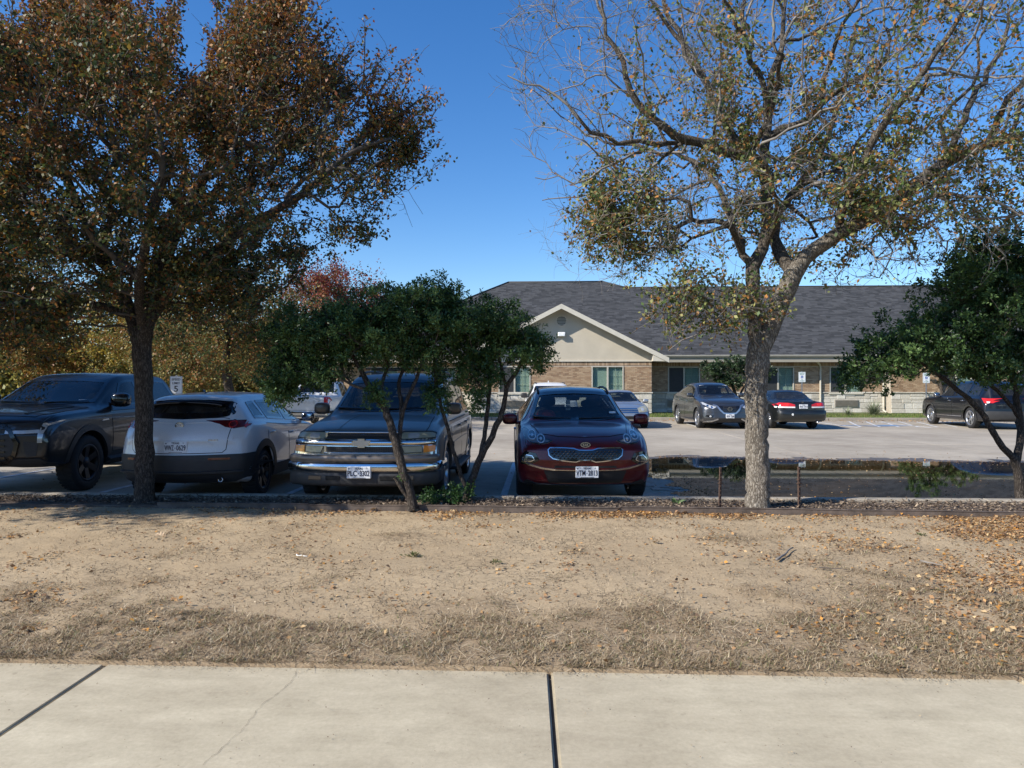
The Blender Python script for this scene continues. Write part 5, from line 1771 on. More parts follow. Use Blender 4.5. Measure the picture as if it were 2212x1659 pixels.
laurel(31, 'mountain laurel shrub with two crossing dark stems before the grey SUV', GL, gnd(893, 1098, .08),
    [st((893, 1100, 8.72, .075), (884, 1062, 8.72, .058), (868, 1005, 8.74, .052), (850, 940, 8.80, .048), (832, 885, 8.88, .044), (805, 845, 8.95, .038), (780, 800, 9.0, .030), (750, 750, 9.1, .02)),
     st((886, 1080, 8.72, .03), (868, 1055, 8.68, .028), (852, 1030, 8.66, .02)),
     st((858, 965, 8.78, .032), (866, 920, 8.88, .03), (868, 880, 8.95, .028), (862, 830, 9.05, .025), (880, 780, 9.15, .02)),
     st((866, 900, 8.9, .026), (885, 850, 8.95, .024), (905, 800, 9.0, .022), (915, 740, 9.0, .018)),
     st((832, 885, 8.88, .028), (822, 840, 9.0, .026), (840, 790, 9.1, .022)),
     st((805, 845, 8.95, .022), (760, 830, 8.95, .018), (700, 800, 8.9, .014), (640, 790, 8.9, .010))],
    [((-2.42, 9.1, 2.25), (.75, .8, .40), 260), ((-1.75, 9.1, 2.35), (.8, .8, .45), 280), ((-1.22, 9.1, 2.52), (.62, .75, .42), 230), ((-2.85, 9.0, 1.80), (.35, .45, .45), 110), ((-1.95, 9.0, 2.08), (.9, .55, .25), 170), ((-1.3, 9.0, 2.05), (.4, .45, .28), 90), ((-2.45, 9.0, 1.75), (.55, .5, .22), 110), ((-2.9, 8.95, 1.55), (.2, .3, .22), 50), ((-1.72, 8.85, 1.50), (.10, .12, .16), 18)], 72000, .044)
laurel(32, 'mountain laurel shrub with slanting stems left of the dark red SUV', GL, gnd(1010, 1074, .08),
    [st((1008, 1080, 9.35, .06), (1018, 1040, 9.35, .05), (1040, 985, 9.35, .046), (1068, 930, 9.35, .040), (1088, 880, 9.35, .034), (1094, 840, 9.35, .03), (1118, 800, 9.35, .026), (1138, 765, 9.35, .02)),
     st((1036, 1000, 9.35, .032), (1048, 930, 9.4, .03), (1056, 860, 9.45, .027), (1060, 790, 9.5, .022)),
     st((1012, 1070, 9.3, .03), (990, 1010, 9.3, .027), (968, 930, 9.3, .024), (945, 850, 9.3, .022), (940, 780, 9.3, .018)),
     st((1094, 840, 9.35, .022), (1080, 780, 9.3, .02), (1070, 720, 9.3, .014))],
    [((-.62, 9.35, 2.35), (.55, .65, .45), 190), ((-.15, 9.35, 2.25), (.45, .6, .40), 150), ((.22, 9.35, 2.05), (.28, .5, .35), 80), ((-.98, 9.4, 2.65), (.4, .6, .35), 110), ((-.45, 9.3, 1.80), (.30, .35, .32), 60), ((-.95, 9.25, 1.55), (.16, .25, .35), 50), ((-.62, 9.3, 1.95), (.5, .4, .22), 60), ((-.45, 9.3, 1.45), (.15, .2, .2), 25)], 42000, .045)
laurel(33, 'large dark mountain laurel at the right edge over the puddle', GL, gnd(2206, 1071, .08),
    [st((2206, 1078, 9.6, .07), (2200, 1030, 9.6, .058), (2190, 990, 9.6, .055)),
     st((2190, 990, 9.6, .045), (2150, 945, 9.5, .04), (2120, 890, 9.45, .036), (2060, 835, 9.4, .03), (2000, 790, 9.35, .02), (1940, 760, 9.3, .012)),
     st((2195, 1000, 9.6, .05), (2205, 930, 9.7, .046), (2196, 860, 9.75, .042), (2180, 780, 9.8, .035), (2150, 700, 9.8, .025)),
     st((2200, 900, 9.7, .03), (2160, 850, 9.6, .026), (2110, 800, 9.5, .02), (2080, 740, 9.5, .015))],
    [((5.35, 9.3, 2.15), (.85, .7, .45), 220), ((6.1, 9.4, 2.5), (.9, .8, .7), 300), ((6.9, 9.5, 2.6), (.9, .9, .9), 320), ((6.9, 9.5, 3.2), (.8, .8, .5), 200), ((4.75, 9.2, 1.85), (.45, .4, .35), 90), ((6.0, 9.3, 3.0), (.5, .5, .4), 110), ((7.8, 9.6, 2.6), (.9, .9, 1.0), 200), ((6.3, 9.3, 1.85), (.8, .6, .3), 120), ((4.38, 9.15, 1.75), (.16, .2, .2), 25), ((7.0, 9.5, 2.0), (.8, .7, .4), 120), ((6.3, 9.4, 3.3), (.45, .5, .45), 90)], 74000, .054)
laurel(34, 'rounded evergreen shrub at the wall behind the gun grey crossover', None, W(10.7, 34.4, .12),
    [st((1590, 890, 34.4, .09), (1588, 850, 34.4, .08), (1575, 815, 34.4, .06)), st((1590, 880, 34.4, .06), (1605, 840, 34.4, .05), (1640, 800, 34.4, .03))],
    [((9.85, 34.3, 2.35), (.75, .7, .55), 150), ((11.0, 34.4, 2.45), (.85, .8, .55), 170), ((12.0, 34.5, 2.2), (.8, .7, .6), 140), ((10.6, 34.2, 1.8), (.9, .6, .4), 90)], 22000, .085, pal=[(.024, .045, .018), (.045, .078, .03), (.085, .125, .055)])

laurel(35, 'tall evergreen shrub at the wall behind the right edge laurel', None, W(20.6, 34.6, .12),
    [st((2030, 888, 34.6, .09), (2034, 850, 34.6, .08), (2030, 800, 34.6, .06)), st((2030, 880, 34.6, .06), (2050, 830, 34.6, .05), (2070, 780, 34.6, .03))],
    [((20.2, 34.6, 3.0), (1.0, .8, .9), 150), ((21.6, 34.6, 2.6), (1.1, .8, .7), 150), ((19.4, 34.6, 2.3), (.6, .6, .5), 70)], 14000, .10, pal=[(.06, .11, .03), (.10, .16, .05), (.16, .22, .07)])
# ---- trees farther off on the left, and those beside the picture that shade the cars
def far_tree(seed, label, l, d, h, rad, zc, rz_, n, size, palette, weights, tr=.12, group='autumn trees beyond the lot', targets=260):
    r = np.random.default_rng(seed)
    b = W(l, d, -.05)
    T = cw(np.concatenate([ell(targets, (l, d, zc), (rad, rad, rz_), r, .3), ell(targets // 3, (l + rad * .4, d, zc - rz_ * .3), (rad * .6, rad * .6, rz_ * .6), r, .2), ell(targets // 3, (l - rad * .3, d, zc + rz_ * .25), (rad * .6, rad * .6, rz_ * .8), r, .2)]))
    tz = zc - rz_ * .8
    wv = np.array(weights, float)
    def wf(Q, r2):
        k = fnoise(Q, .55, seed)
        w = np.repeat(wv[None], len(Q), 0)
        w[:, 0] *= np.clip(1 + 1.6 * k, .1, 3); w[:, -1] *= np.clip(1 - 1.6 * k, .1, 3)
        return w
    tp = [(*W(l, d, -.1), tr * 1.3), (*W(l, d, .2), tr), (*W(l + .05, d, tz * .6), tr * .9), (*W(l - .05, d, tz), tr * .8), (*W(l, d, zc), tr * .45)]
    return crown_tree(seed, 'autumn_tree', label, group, b, [tp], T, n, size, palette, wf, M['bark_dark'], M['twig_dark'], bf=.3, seg=.4, twn=0, thick=.05, spread=.16, rmax=.05)
far_tree(41, 'red leaved tree showing above the laurel tops', -7.5, 31, 6.2, 2.9, 5.1, 2.1, 24000, .11, [(.09, .09, .03), (.28, .12, .035), (.24, .05, .03), (.17, .04, .035)], [.5, .6, 1.2, 1.0])
far_tree(42, 'green and orange tree with a grey trunk behind the white small SUV', -9.6, 24, 6, 3.3, 4.0, 2.4, 32000, .10, [(.075, .105, .03), (.14, .125, .035), (.22, .095, .026), (.27, .20, .05)], [1.2, .7, 1.1, .7], .17)
far_tree(43, 'golden yellow tree behind the dark pickup cab', -24, 46, 8, 4.4, 4.6, 4.2, 26000, .19, [(.38, .27, .045), (.30, .24, .055), (.17, .18, .05), (.30, .14, .035)], [1, 1, .6, .6])
far_tree(44, 'yellow green tree low between trunk and speed sign', -20.0, 44, 6, 3.4, 3.6, 3.3, 20000, .18, [(.48, .37, .07), (.32, .32, .08), (.20, .22, .06)], [1, 1, .6])
far_tree(45, 'orange yellow tree far left beyond the pickup hood', -31, 47, 8, 4.8, 4.9, 4.4, 27000, .19, [(.27, .16, .03), (.27, .10, .025), (.16, .14, .04)], [1, .7, .8])
far_tree(46, 'olive tree left of the white pickup in the back', -13.5, 40, 5.5, 3.4, 3.0, 2.2, 15000, .17, [(.12, .12, .037), (.17, .14, .037), (.20, .11, .03)], [1, .8, .6])
far_tree(47, 'tall dark green tree at the far left edge behind the pickup', -12.3, 16.5, 8, 2.9, 5.0, 2.6, 24000, .085, [(.05, .075, .024), (.12, .11, .03), (.22, .12, .03), (.30, .20, .035)], [1, .8, .6, .4], .22)
far_tree(48, 'yellowing tree between the speed sign and the red tree', -15.8, 33, 5, 3.0, 2.9, 2.2, 15000, .14, [(.13, .13, .037), (.22, .16, .037), (.22, .10, .025)], [1, .9, .5])
# shade trees standing left of the frame
far_tree(51, 'broad leafy tree left of the frame shading the cars', -10.4, 7.1, 8, 2.1, 4.9, 1.7, 34000, .10, [DARK, OLIVE, BROWN], [1, 1, .8], .2, None, 300)
far_tree(52, 'tall leafy tree standing left of the parked pickup', -14.2, 8.6, 8, 2.8, 5.2, 2.4, 30000, .11, [DARK, OLIVE, BROWN], [1, 1, .8], .2, None, 280)
# thick growth closing the view along the back of the lot
def hedge(seed, label, l0, l1, d0, d1, h, n, size, pal, w):
    r = np.random.default_rng(seed)
    P = np.stack([r.uniform(l0, l1, n), r.uniform(d0, d1, n), r.random(n)], 1)
    hh = h * (.6 + .55 * np.array([noise.noise(Vector((p[0] * .25, p[1] * .2, seed))) for p in P]) + .1)
    P[:, 2] = (P[:, 2] ** .8) * hh
    D = unit(r.normal(0, 1, (n, 3))); N = unit(r.normal(0, 1, (n, 3)) + np.array([0, -.4, .5]))
    k = fnoise(P, .35, seed)
    wv = np.repeat(np.array(w, float)[None], n, 0); wv[:, 0] *= np.clip(1 + 2 * k, .1, 3); wv[:, -1] *= np.clip(1 - 2 * k, .1, 3)
    o = link('undergrowth', leaf_mesh('undergrowth', cw(P), r.uniform(size * .6, size * 1.3, n), D, N, pick_cols(n, pal, wv, r), .6), M['leaf'])
    tag(o, label, 'undergrowth', None, 'stuff')
hedge(61, 'yellow and olive undergrowth along the back of the lot', -52, -6, 52, 60, 5.2, 34000, .44, [(.36, .29, .06), (.22, .22, .065), (.12, .13, .04), (.22, .12, .03)], [1, 1, .8, .6])
hedge(62, 'dark distant tree line behind the undergrowth', -95, 10, 75, 92, 8.5, 22000, .95, [(.08, .08, .03), (.16, .12, .04), (.20, .15, .05)], [1, 1, .6])

def behind():  # unseen row, added so car fronts and panes reflect something dark
    r = np.random.default_rng(63)
    n = 13000
    P = np.stack([r.uniform(-60, 60, n), r.uniform(-34, -24, n), r.random(n)], 1)
    P[:, 2] = P[:, 2] ** .8 * (4.5 + 3.5 * np.array([noise.noise(Vector((p[0] * .12, p[1] * .1, 63))) for p in P]))
    D = unit(r.normal(0, 1, (n, 3))); N = unit(r.normal(0, 1, (n, 3)) + np.array([0, .4, .5]))
    tag(link('added_tree_line', leaf_mesh('added_tree_line', cw(P), r.uniform(.6, 1.3, n), D, N, pick_cols(n, [(.07, .08, .03), (.14, .11, .04), (.10, .08, .04)], [1, .7, .5], r), .6), M['leaf']), 'unseen leafy row added behind the photographer to darken reflections', 'trees', None, 'stuff')
behind()
# ------------------------------------------------------------------ the vehicles
def red_suv():
    L = 4.48
    c = Car('sport_utility_car', 'dark red compact SUV parked nose first at the kerb', 'car', W(.978, 9.40 + L / 2), YAW, L, 1.855,
            [(0, .78), (.06, .86), (.2, .93), (.6, 1.0), (1.15, 1.055), (1.9, 1.49), (2.2, 1.56), (2.9, 1.585), (3.6, 1.55), (3.95, 1.47), (4.33, 1.10), (4.48, .95)],
            [(0, .70), (.3, .84), (1.15, .975), (2.4, 1.04), (3.6, 1.12), (4.2, 1.1), (4.48, .9)],
            [(0, .74), (1.15, .73), (1.9, .585), (3.5, .57), (4.1, .58), (4.48, .66)],
            paint('maroon_paint', (.10, .004, .010), .3, .3, .04, .5), sill=.22, wheels=(.90, 3.57), R=.345, fplan=.24,
            frake=[(.2, .10), (.45, .02), (.6, 0), (.72, .02), (.85, .07), (1.0, .2)], rrake=[(.5, .0), (1.0, .05), (1.4, .1)], clad=M['plastic'], front_taper=.05)
    c.window('windshield', [(-.71, 1.105), (-.35, 1.075), (0, 1.065), (.35, 1.075), (.71, 1.105), (.575, 1.47), (.3, 1.50), (0, 1.51), (-.3, 1.50), (-.575, 1.47)], 'F', M['glass'])
    c.window('rear_window', [(-.58, 1.14), (.58, 1.14), (.5, 1.42), (-.5, 1.42)], 'R', M['glass'])
    c.sides([(1.52, 2.42, .42, -.02), (2.50, 3.30, 0, -.03), (3.38, 3.85, 0, -.14)], [(1.32, 2.46, .0, 0), (2.49, 3.42, 0, .26)], handle=M['chrome'])
    c.mirrors(1.55, 1.08, c.paint, size=(.115, .06, .085), out=.09)
    c.patch('roof_panel', [(-.52, 2.0), (.52, 2.0), (.50, 3.2), (-.50, 3.2)], 'T', M['gloss_black'], off=.004, depth=.01)
    for sd in (-1, 1):                                         # roof rails
        pts = []
        for i in range(9):
            sv = 2.0 + 1.75 * i / 8
            p, n = c._ray(sd * .56, sv, 'T')
            pts.append(p + Vector((0, 0, .012 + .035 * math.sin(math.pi * i / 8) ** .5)))
        MB().tube(pts, .018, 8).build('roof_rail', M['plastic'], c.root)
    hood = [(-.70, 1.10), (-.35, 1.16), (0, 1.175), (.35, 1.16), (.70, 1.10), (.60, .42), (.35, .27), (0, .22), (-.35, .27), (-.60, .42)]
    c.panel('hood', hood, 'T')
    # nose
    g = mirror([(0, .735), (.09, .738), (.16, .758), (.30, .765), (.47, .762), (.50, .735), (.485, .66), (.43, .615), (.30, .592), (.13, .578), (.07, .598), (0, .600)])
    o = c.patch('grille', g, 'F', M['gloss_black'], off=.004, depth=.01)
    c.ring('grille_surround', g, .011, 'F', M['chrome'], off=.018, depth=.025, parent=o)
    mesh = MB()
    for r in range(6):
        for k in range(-9, 10):
            x = k * .052 + (.026 if r % 2 else 0); z = .605 + r * .028
            if pip(inset(g, .03), np.array([x]), np.array([z]))[0]:
                p, n = c._ray(x, z, 'F')
                mesh.add([p + Vector((dx, -.012 - (.012 if dx == 0 and dz == 0 else 0), dz)) for dx, dz in ((-.024, 0), (0, .013), (.024, 0), (0, -.013), (0, 0))], [(0, 4, 1), (1, 4, 2), (2, 4, 3), (3, 4, 0)])
    tag(mesh.build('grille_mesh', M['plastic'], o), kind='stuff')
    o = c.badge('emblem', disc(0, 0, .062, .030, 24), 0, .805, 'F', M['plate_ink'], .028)
    p, n = c._ray(0, .805, 'F')
    rg = MB(); oo = disc(0, 0, .066, .034, 24); ii = disc(0, 0, .059, .027, 24)
    rg.add([(p.x + a, p.y - .032, .805 + b) for a, b in oo] + [(p.x + a, p.y - .032, .805 + b) for a, b in ii], [(i, (i + 1) % 24, 24 + (i + 1) % 24, 24 + i) for i in range(24)])
    rg.build('emblem_ring', M['chrome'], o)
    lettering('KIA', .042, M['chrome'], o, Matrix.Translation((0, p.y - .030, .805)) @ STAND, width=1.15)
    for sd in (-1, 1):
        hl = [(sd * x, z) for x, z in [(.43, .845), (.50, .815), (.60, .80), (.72, .815), (.80, .87), (.845, .96), (.80, 1.0), (.74, .965), (.62, .905), (.50, .865)]]
        o = c.patch('headlight', hl, 'F', M['clear_lens'], off=.008, depth=.02)
        c.ring('headlight_rim', hl, .012, 'F', M['gloss_black'], off=.011, depth=.01, parent=o)
        for x, z, r in ((.70, .905, .058), (.585, .865, .055)):
            dk = disc(sd * x, z, r, None, 18)
            c.ring('lamp_ring', dk, .011, 'F', M['lens'], off=.016, depth=.006, parent=o)
            c.patch('lamp_reflector', disc(sd * x, z, r * .74, None, 14), 'F', M['dark_lens'], off=.013, depth=.004, parent=o)
            c.patch('lamp_bulb', disc(sd * x, z, r * .3, None, 10), 'F', M['lens'], off=.016, depth=.004, parent=o)
        fl = [(sd * x, z) for x, z in [(.665, .60), (.70, .655), (.78, .665), (.835, .61), (.82, .57), (.72, .575)]]
        o = c.patch('fog_light_pocket', [(sd * x, z) for x, z in [(.61, .60), (.66, .69), (.80, .71), (.875, .62), (.86, .53), (.70, .545)]], 'F', M['gloss_black'], off=.004, depth=.01)
        fo = c.patch('fog_light', fl, 'F', M['dark_lens'], off=.012, depth=.01, parent=o)
        c.ring('fog_light_ring', fl, .009, 'F', M['chrome'], off=.016, depth=.008, parent=o)
        c.line('chrome_blade', [(sd * .84, .575), (sd * .74, .535), (sd * .58, .495), (sd * .40, .475)], .022, 'F', M['chrome'], off=.02, depth=.02)
    c.line('chrome_strip', [(-.42, .474), (0, .468), (.42, .474)], .012, 'F', M['chrome'], off=.016, depth=.02)
    c.patch('bumper_slot', [(-.42, .50), (.42, .50), (.40, .53), (-.40, .53)], 'F', M['plastic'], off=.004)
    c.patch('lower_grille', mirror([(0, .455), (.55, .462), (.50, .33), (.46, .26), (0, .255)]), 'F', M['plastic'], off=.006)
    c.patch('skid_plate', mirror([(0, .262), (.62, .275), (.78, .33), (.82, .29), (.70, .235), (0, .225)]), 'F', M['plastic'], off=.012)
    c.wipers([(-.66, 1.11, -.10, 1.095), (.02, 1.09, .58, 1.11)], 1.1)
    c.plate(.018, .445, 'F', 'VTM-2813')
    for sd in (-1, 1): c.patch('tail_light', [(sd * .55, .98), (sd * .88, .99), (sd * .88, 1.08), (sd * .55, 1.06)], 'R', M['red_lens'])
    c.make_wheels('five')
    c.interior(1.2, seat_s=(2.15, 3.0))
    MB().sell((-.42, 2.28 - L / 2, 1.04), (.17, .11, .16), 2.6, 14, 8).build('red_bag', M['red_cloth'], c.root)
    p, n = c._ray(-.10, 1.36, 'F')
    t = MB().bbox(p.x - .035, p.x + .035, p.y + .05, p.y + .053, 1.30, 1.37, .001).build('parking_tag', M['white_card'], c.root)
    t2 = MB().bbox(p.x - .036, p.x + .036, p.y + .05, p.y + .053, 1.21, 1.292, .001).build('parking_tag', M['white_card'], c.root)
    lettering('406', .044, M['plate_ink'], t2, Matrix.Translation((p.x, p.y + .048, 1.25)) @ STAND)
    c.patch('inspection_sticker', rrect(.50, .60, 1.17, 1.195, .004), 'F', M['white_card'], off=.006, depth=.002)
    c.finish()

def grey_suv():
    L = 5.05
    P = paint('pewter_paint', (.17, .145, .125), .35, .40, .16, .35)
    c = Car('sport_utility_car', 'big pewter grey SUV with chrome grille bars behind the laurel stems', 'car', W(-1.94 + .0418 * L / 2, 9.08 + L / 2), 0, L, 1.99,
            [(0, .86), (.05, .97), (.18, 1.03), (.7, 1.12), (1.30, 1.18), (2.08, 1.70), (2.3, 1.78), (3.0, 1.81), (4.3, 1.80), (4.75, 1.74), (4.92, 1.2), (5.05, .9)],
            [(0, .80), (.25, .95), (1.3, 1.08), (3.5, 1.10), (4.7, 1.10), (5.05, .82)],
            [(0, .80), (1.2, .80), (2.08, .67), (4.6, .66), (5.05, .74)],
            P, sill=.33, wheels=(.98, 3.93), R=.39, fplan=.20, rplan=.08, er=.09,
            frake=[(.3, .06), (.45, 0), (.62, .0), (.66, .07), (1.0, .09)], rrake=[(.5, 0), (.8, 0), (.9, .1), (1.7, .25)], front_taper=.03)
    c.window('windshield', [(-.745, 1.245), (-.35, 1.215), (.35, 1.215), (.745, 1.245), (.655, 1.66), (.3, 1.69), (-.3, 1.69), (-.655, 1.66)], 'F', M['glass'])
    c.window('rear_window', [(-.65, 1.12), (.65, 1.12), (.6, 1.62), (-.6, 1.62)], 'R', M['dark_glass'])
    c.sides([(1.72, 2.62, .42, 0, M['dark_glass']), (2.72, 3.55, 0, 0, M['dark_glass']), (3.65, 4.62, 0, -.08, M['dark_glass'])], [(1.48, 2.66, .05, 0), (2.69, 3.60, 0, .2)], handle=P)
    c.mirrors(1.62, 1.25, P, size=(.118, .06, .088), out=.09)
    for sd in (-1, 1):
        pts = []
        for i in range(9):
            p, n = c._ray(sd * .60, 2.3 + 2.1 * i / 8, 'T')
            pts.append(p + Vector((0, 0, .008 + .05 * math.sin(math.pi * i / 8) ** .4)))
        MB().tube(pts, .018, 8).build('roof_rail', M['plastic'], c.root)
    for sv in (2.7, 3.9):
        MB().tube([(-.6, sv - L / 2, 1.875), (.6, sv - L / 2, 1.875)], .016, 8).build('roof_rack_bar', M['plastic'], c.root)
    c.panel('hood', [(-.76, 1.24), (-.3, 1.29), (.3, 1.29), (.76, 1.24), (.80, .5), (.78, .24), (.4, .16), (0, .14), (-.4, .16), (-.78, .24), (-.80, .5)], 'T')
    c.line('hood_crease', [(-.32, 1.2), (-.36, .25)], .03, 'T', P, off=.012, depth=.003); c.line('hood_crease', [(.32, 1.2), (.36, .25)], .03, 'T', P, off=.012, depth=.003)
    # nose
    c.patch('nose_panel', mirror([(0, .995), (.85, .985), (.93, .93), (.94, .70), (.85, .69), (0, .69)]), 'F', M['chrome'], off=.002, depth=.01)
    for z0, z1 in ((.90, .975), (.735, .805)):
        o = c.patch('grille', rrect(-.48, .48, z0, z1, .02), 'F', M['plastic'], off=.006, depth=.01)
        mb = MB()
        for k in range(-15, 16):
            p, n = c._ray(k * .03, (z0 + z1) / 2, 'F')
            mb.box(p.x - .003, p.x + .003, p.y - .014, p.y, z0 + .006, z1 - .006)
        for k in (1, 2):
            for x in range(-8, 8):
                p, n = c._ray(x * .055 + .027, (z0 + z1) / 2, 'F'); zz = z0 + (z1 - z0) * k / 3
                mb.box(p.x - .028, p.x + .028, p.y - .013, p.y, zz - .003, zz + .003)
        tag(mb.build('grille_mesh', M['cladding'], o), kind='stuff')
    c.bar('grille_bar', .90, .853, .066, .035, M['chrome'], off=.008, wrap=.12)
    c.bar('grille_lip', .50, .985, .022, .02, M['chrome'], zref=.94, off=.004); c.bar('grille_lip', .50, .722, .022, .02, M['chrome'], zref=.76, off=.004)
    for x in (-.485, .485):
        for z in (.94, .77):
            p, n = c._ray(x, z, 'F'); MB().bbox(x - .018, x + .018, p.y - .018, p.y + .03, z - .045, z + .045, .006).build('grille_end', M['chrome'], c.root)
    bt = [(-.125, .012), (-.10, .035), (-.045, .035), (-.045, .058), (.045, .058), (.045, .035), (.125, .035), (.10, -.012), (.10, -.035), (.045, -.035), (.045, -.058), (-.045, -.058), (-.045, -.035), (-.115, -.035)]
    o = c.badge('emblem', bt, 0, .853, 'F', M['chrome'], .05)
    p, n = c._ray(0, .853, 'F')
    MB().prism([(a * .88, .853 + b * .82) for a, b in bt], p.y - .054, p.y - .048).build('emblem_face', M['alloy'], o)
    for sd in (-1, 1):
        hl = [(sd * x, z) for x, z in [(.50, .985), (.86, .985), (.915, .965), (.92, .90), (.50, .885)]]
        o = c.patch('headlight', hl, 'F', M['yellow_lens'], off=.012, depth=.02)
        c.ring('headlight_rim', hl, .010, 'F', M['plastic'], off=.014, depth=.01, parent=o)
        c.patch('lamp_reflector', rrect(*sorted((sd * .58, sd * .72)), .905, .965, .02), 'F', M['lens'], off=.014, depth=.004, parent=o)
        ll = [(sd * x, z) for x, z in [(.50, .815), (.77, .815), (.77, .725), (.54, .718)]]
        o = c.patch('running_light', ll, 'F', M['yellow_lens'], off=.012, depth=.02)
        c.ring('lamp_rim', ll, .009, 'F', M['plastic'], off=.014, depth=.01, parent=o)
        c.patch('indicator_light', [(sd * x, z) for x, z in [(.78, .815), (.92, .81), (.92, .735), (.78, .725)]], 'F', M['amber'], off=.012, depth=.02)
    c.bar('bumper_cover', .93, .655, .10, .05, P, zref=.54, off=.0, wrap=.55)
    c.bar('bumper_slot', .46, .612, .018, .03, M['well'], zref=.54, off=.036)
    c.bar('bumper', .945, .548, .135, .055, M['chrome'], zref=.54, off=.012, wrap=.6)
    c.bar('bumper_valance', .93, .40, .19, .05, M['cladding'], zref=.46, off=.0, wrap=.5)
    for sd in (-1, 1):
        c.bar_box('fog_light', sd * .595, .415, .18, .06, M['dark_lens'])
        c.bar_box('air_inlet', sd * .35, .415, .19, .055, M['well'])
        c.line('side_moulding', [(1.6, .72), (2.5, .73), (3.4, .73)], .07, 'S', P, off=.014, depth=.02, side=sd)
        p, n = c._ray(2.5, .5, 'S', sd)
        MB().bbox(*sorted((p.x - sd * .05, p.x + sd * .10)), 1.55 - L / 2, 3.3 - L / 2, .34, .39, .015).build('running_board', M['plastic'], c.root)
    c.wipers([(-.70, 1.25, -.05, 1.235), (.05, 1.235, .68, 1.26)], 1.2)
    c.plate(0, .49, 'F', 'PLC-3302', fwd=.09)
    c.badge('emblem', [(-.02, -.02), (.02, -.02), (.02, .02), (-.02, .02)], 0, .2, 'R', M['chrome'])
    c.make_wheels('five')
    c.interior(1.35, seat_s=(2.3, 3.3), mat=M['seat_light'], seat_z=.75, hx=.42)
    c.patch('inspection_sticker', rrect(.0, .10, 1.225, 1.255, .004), 'F', M['white_card'], off=.006, depth=.002)
    c.finish()

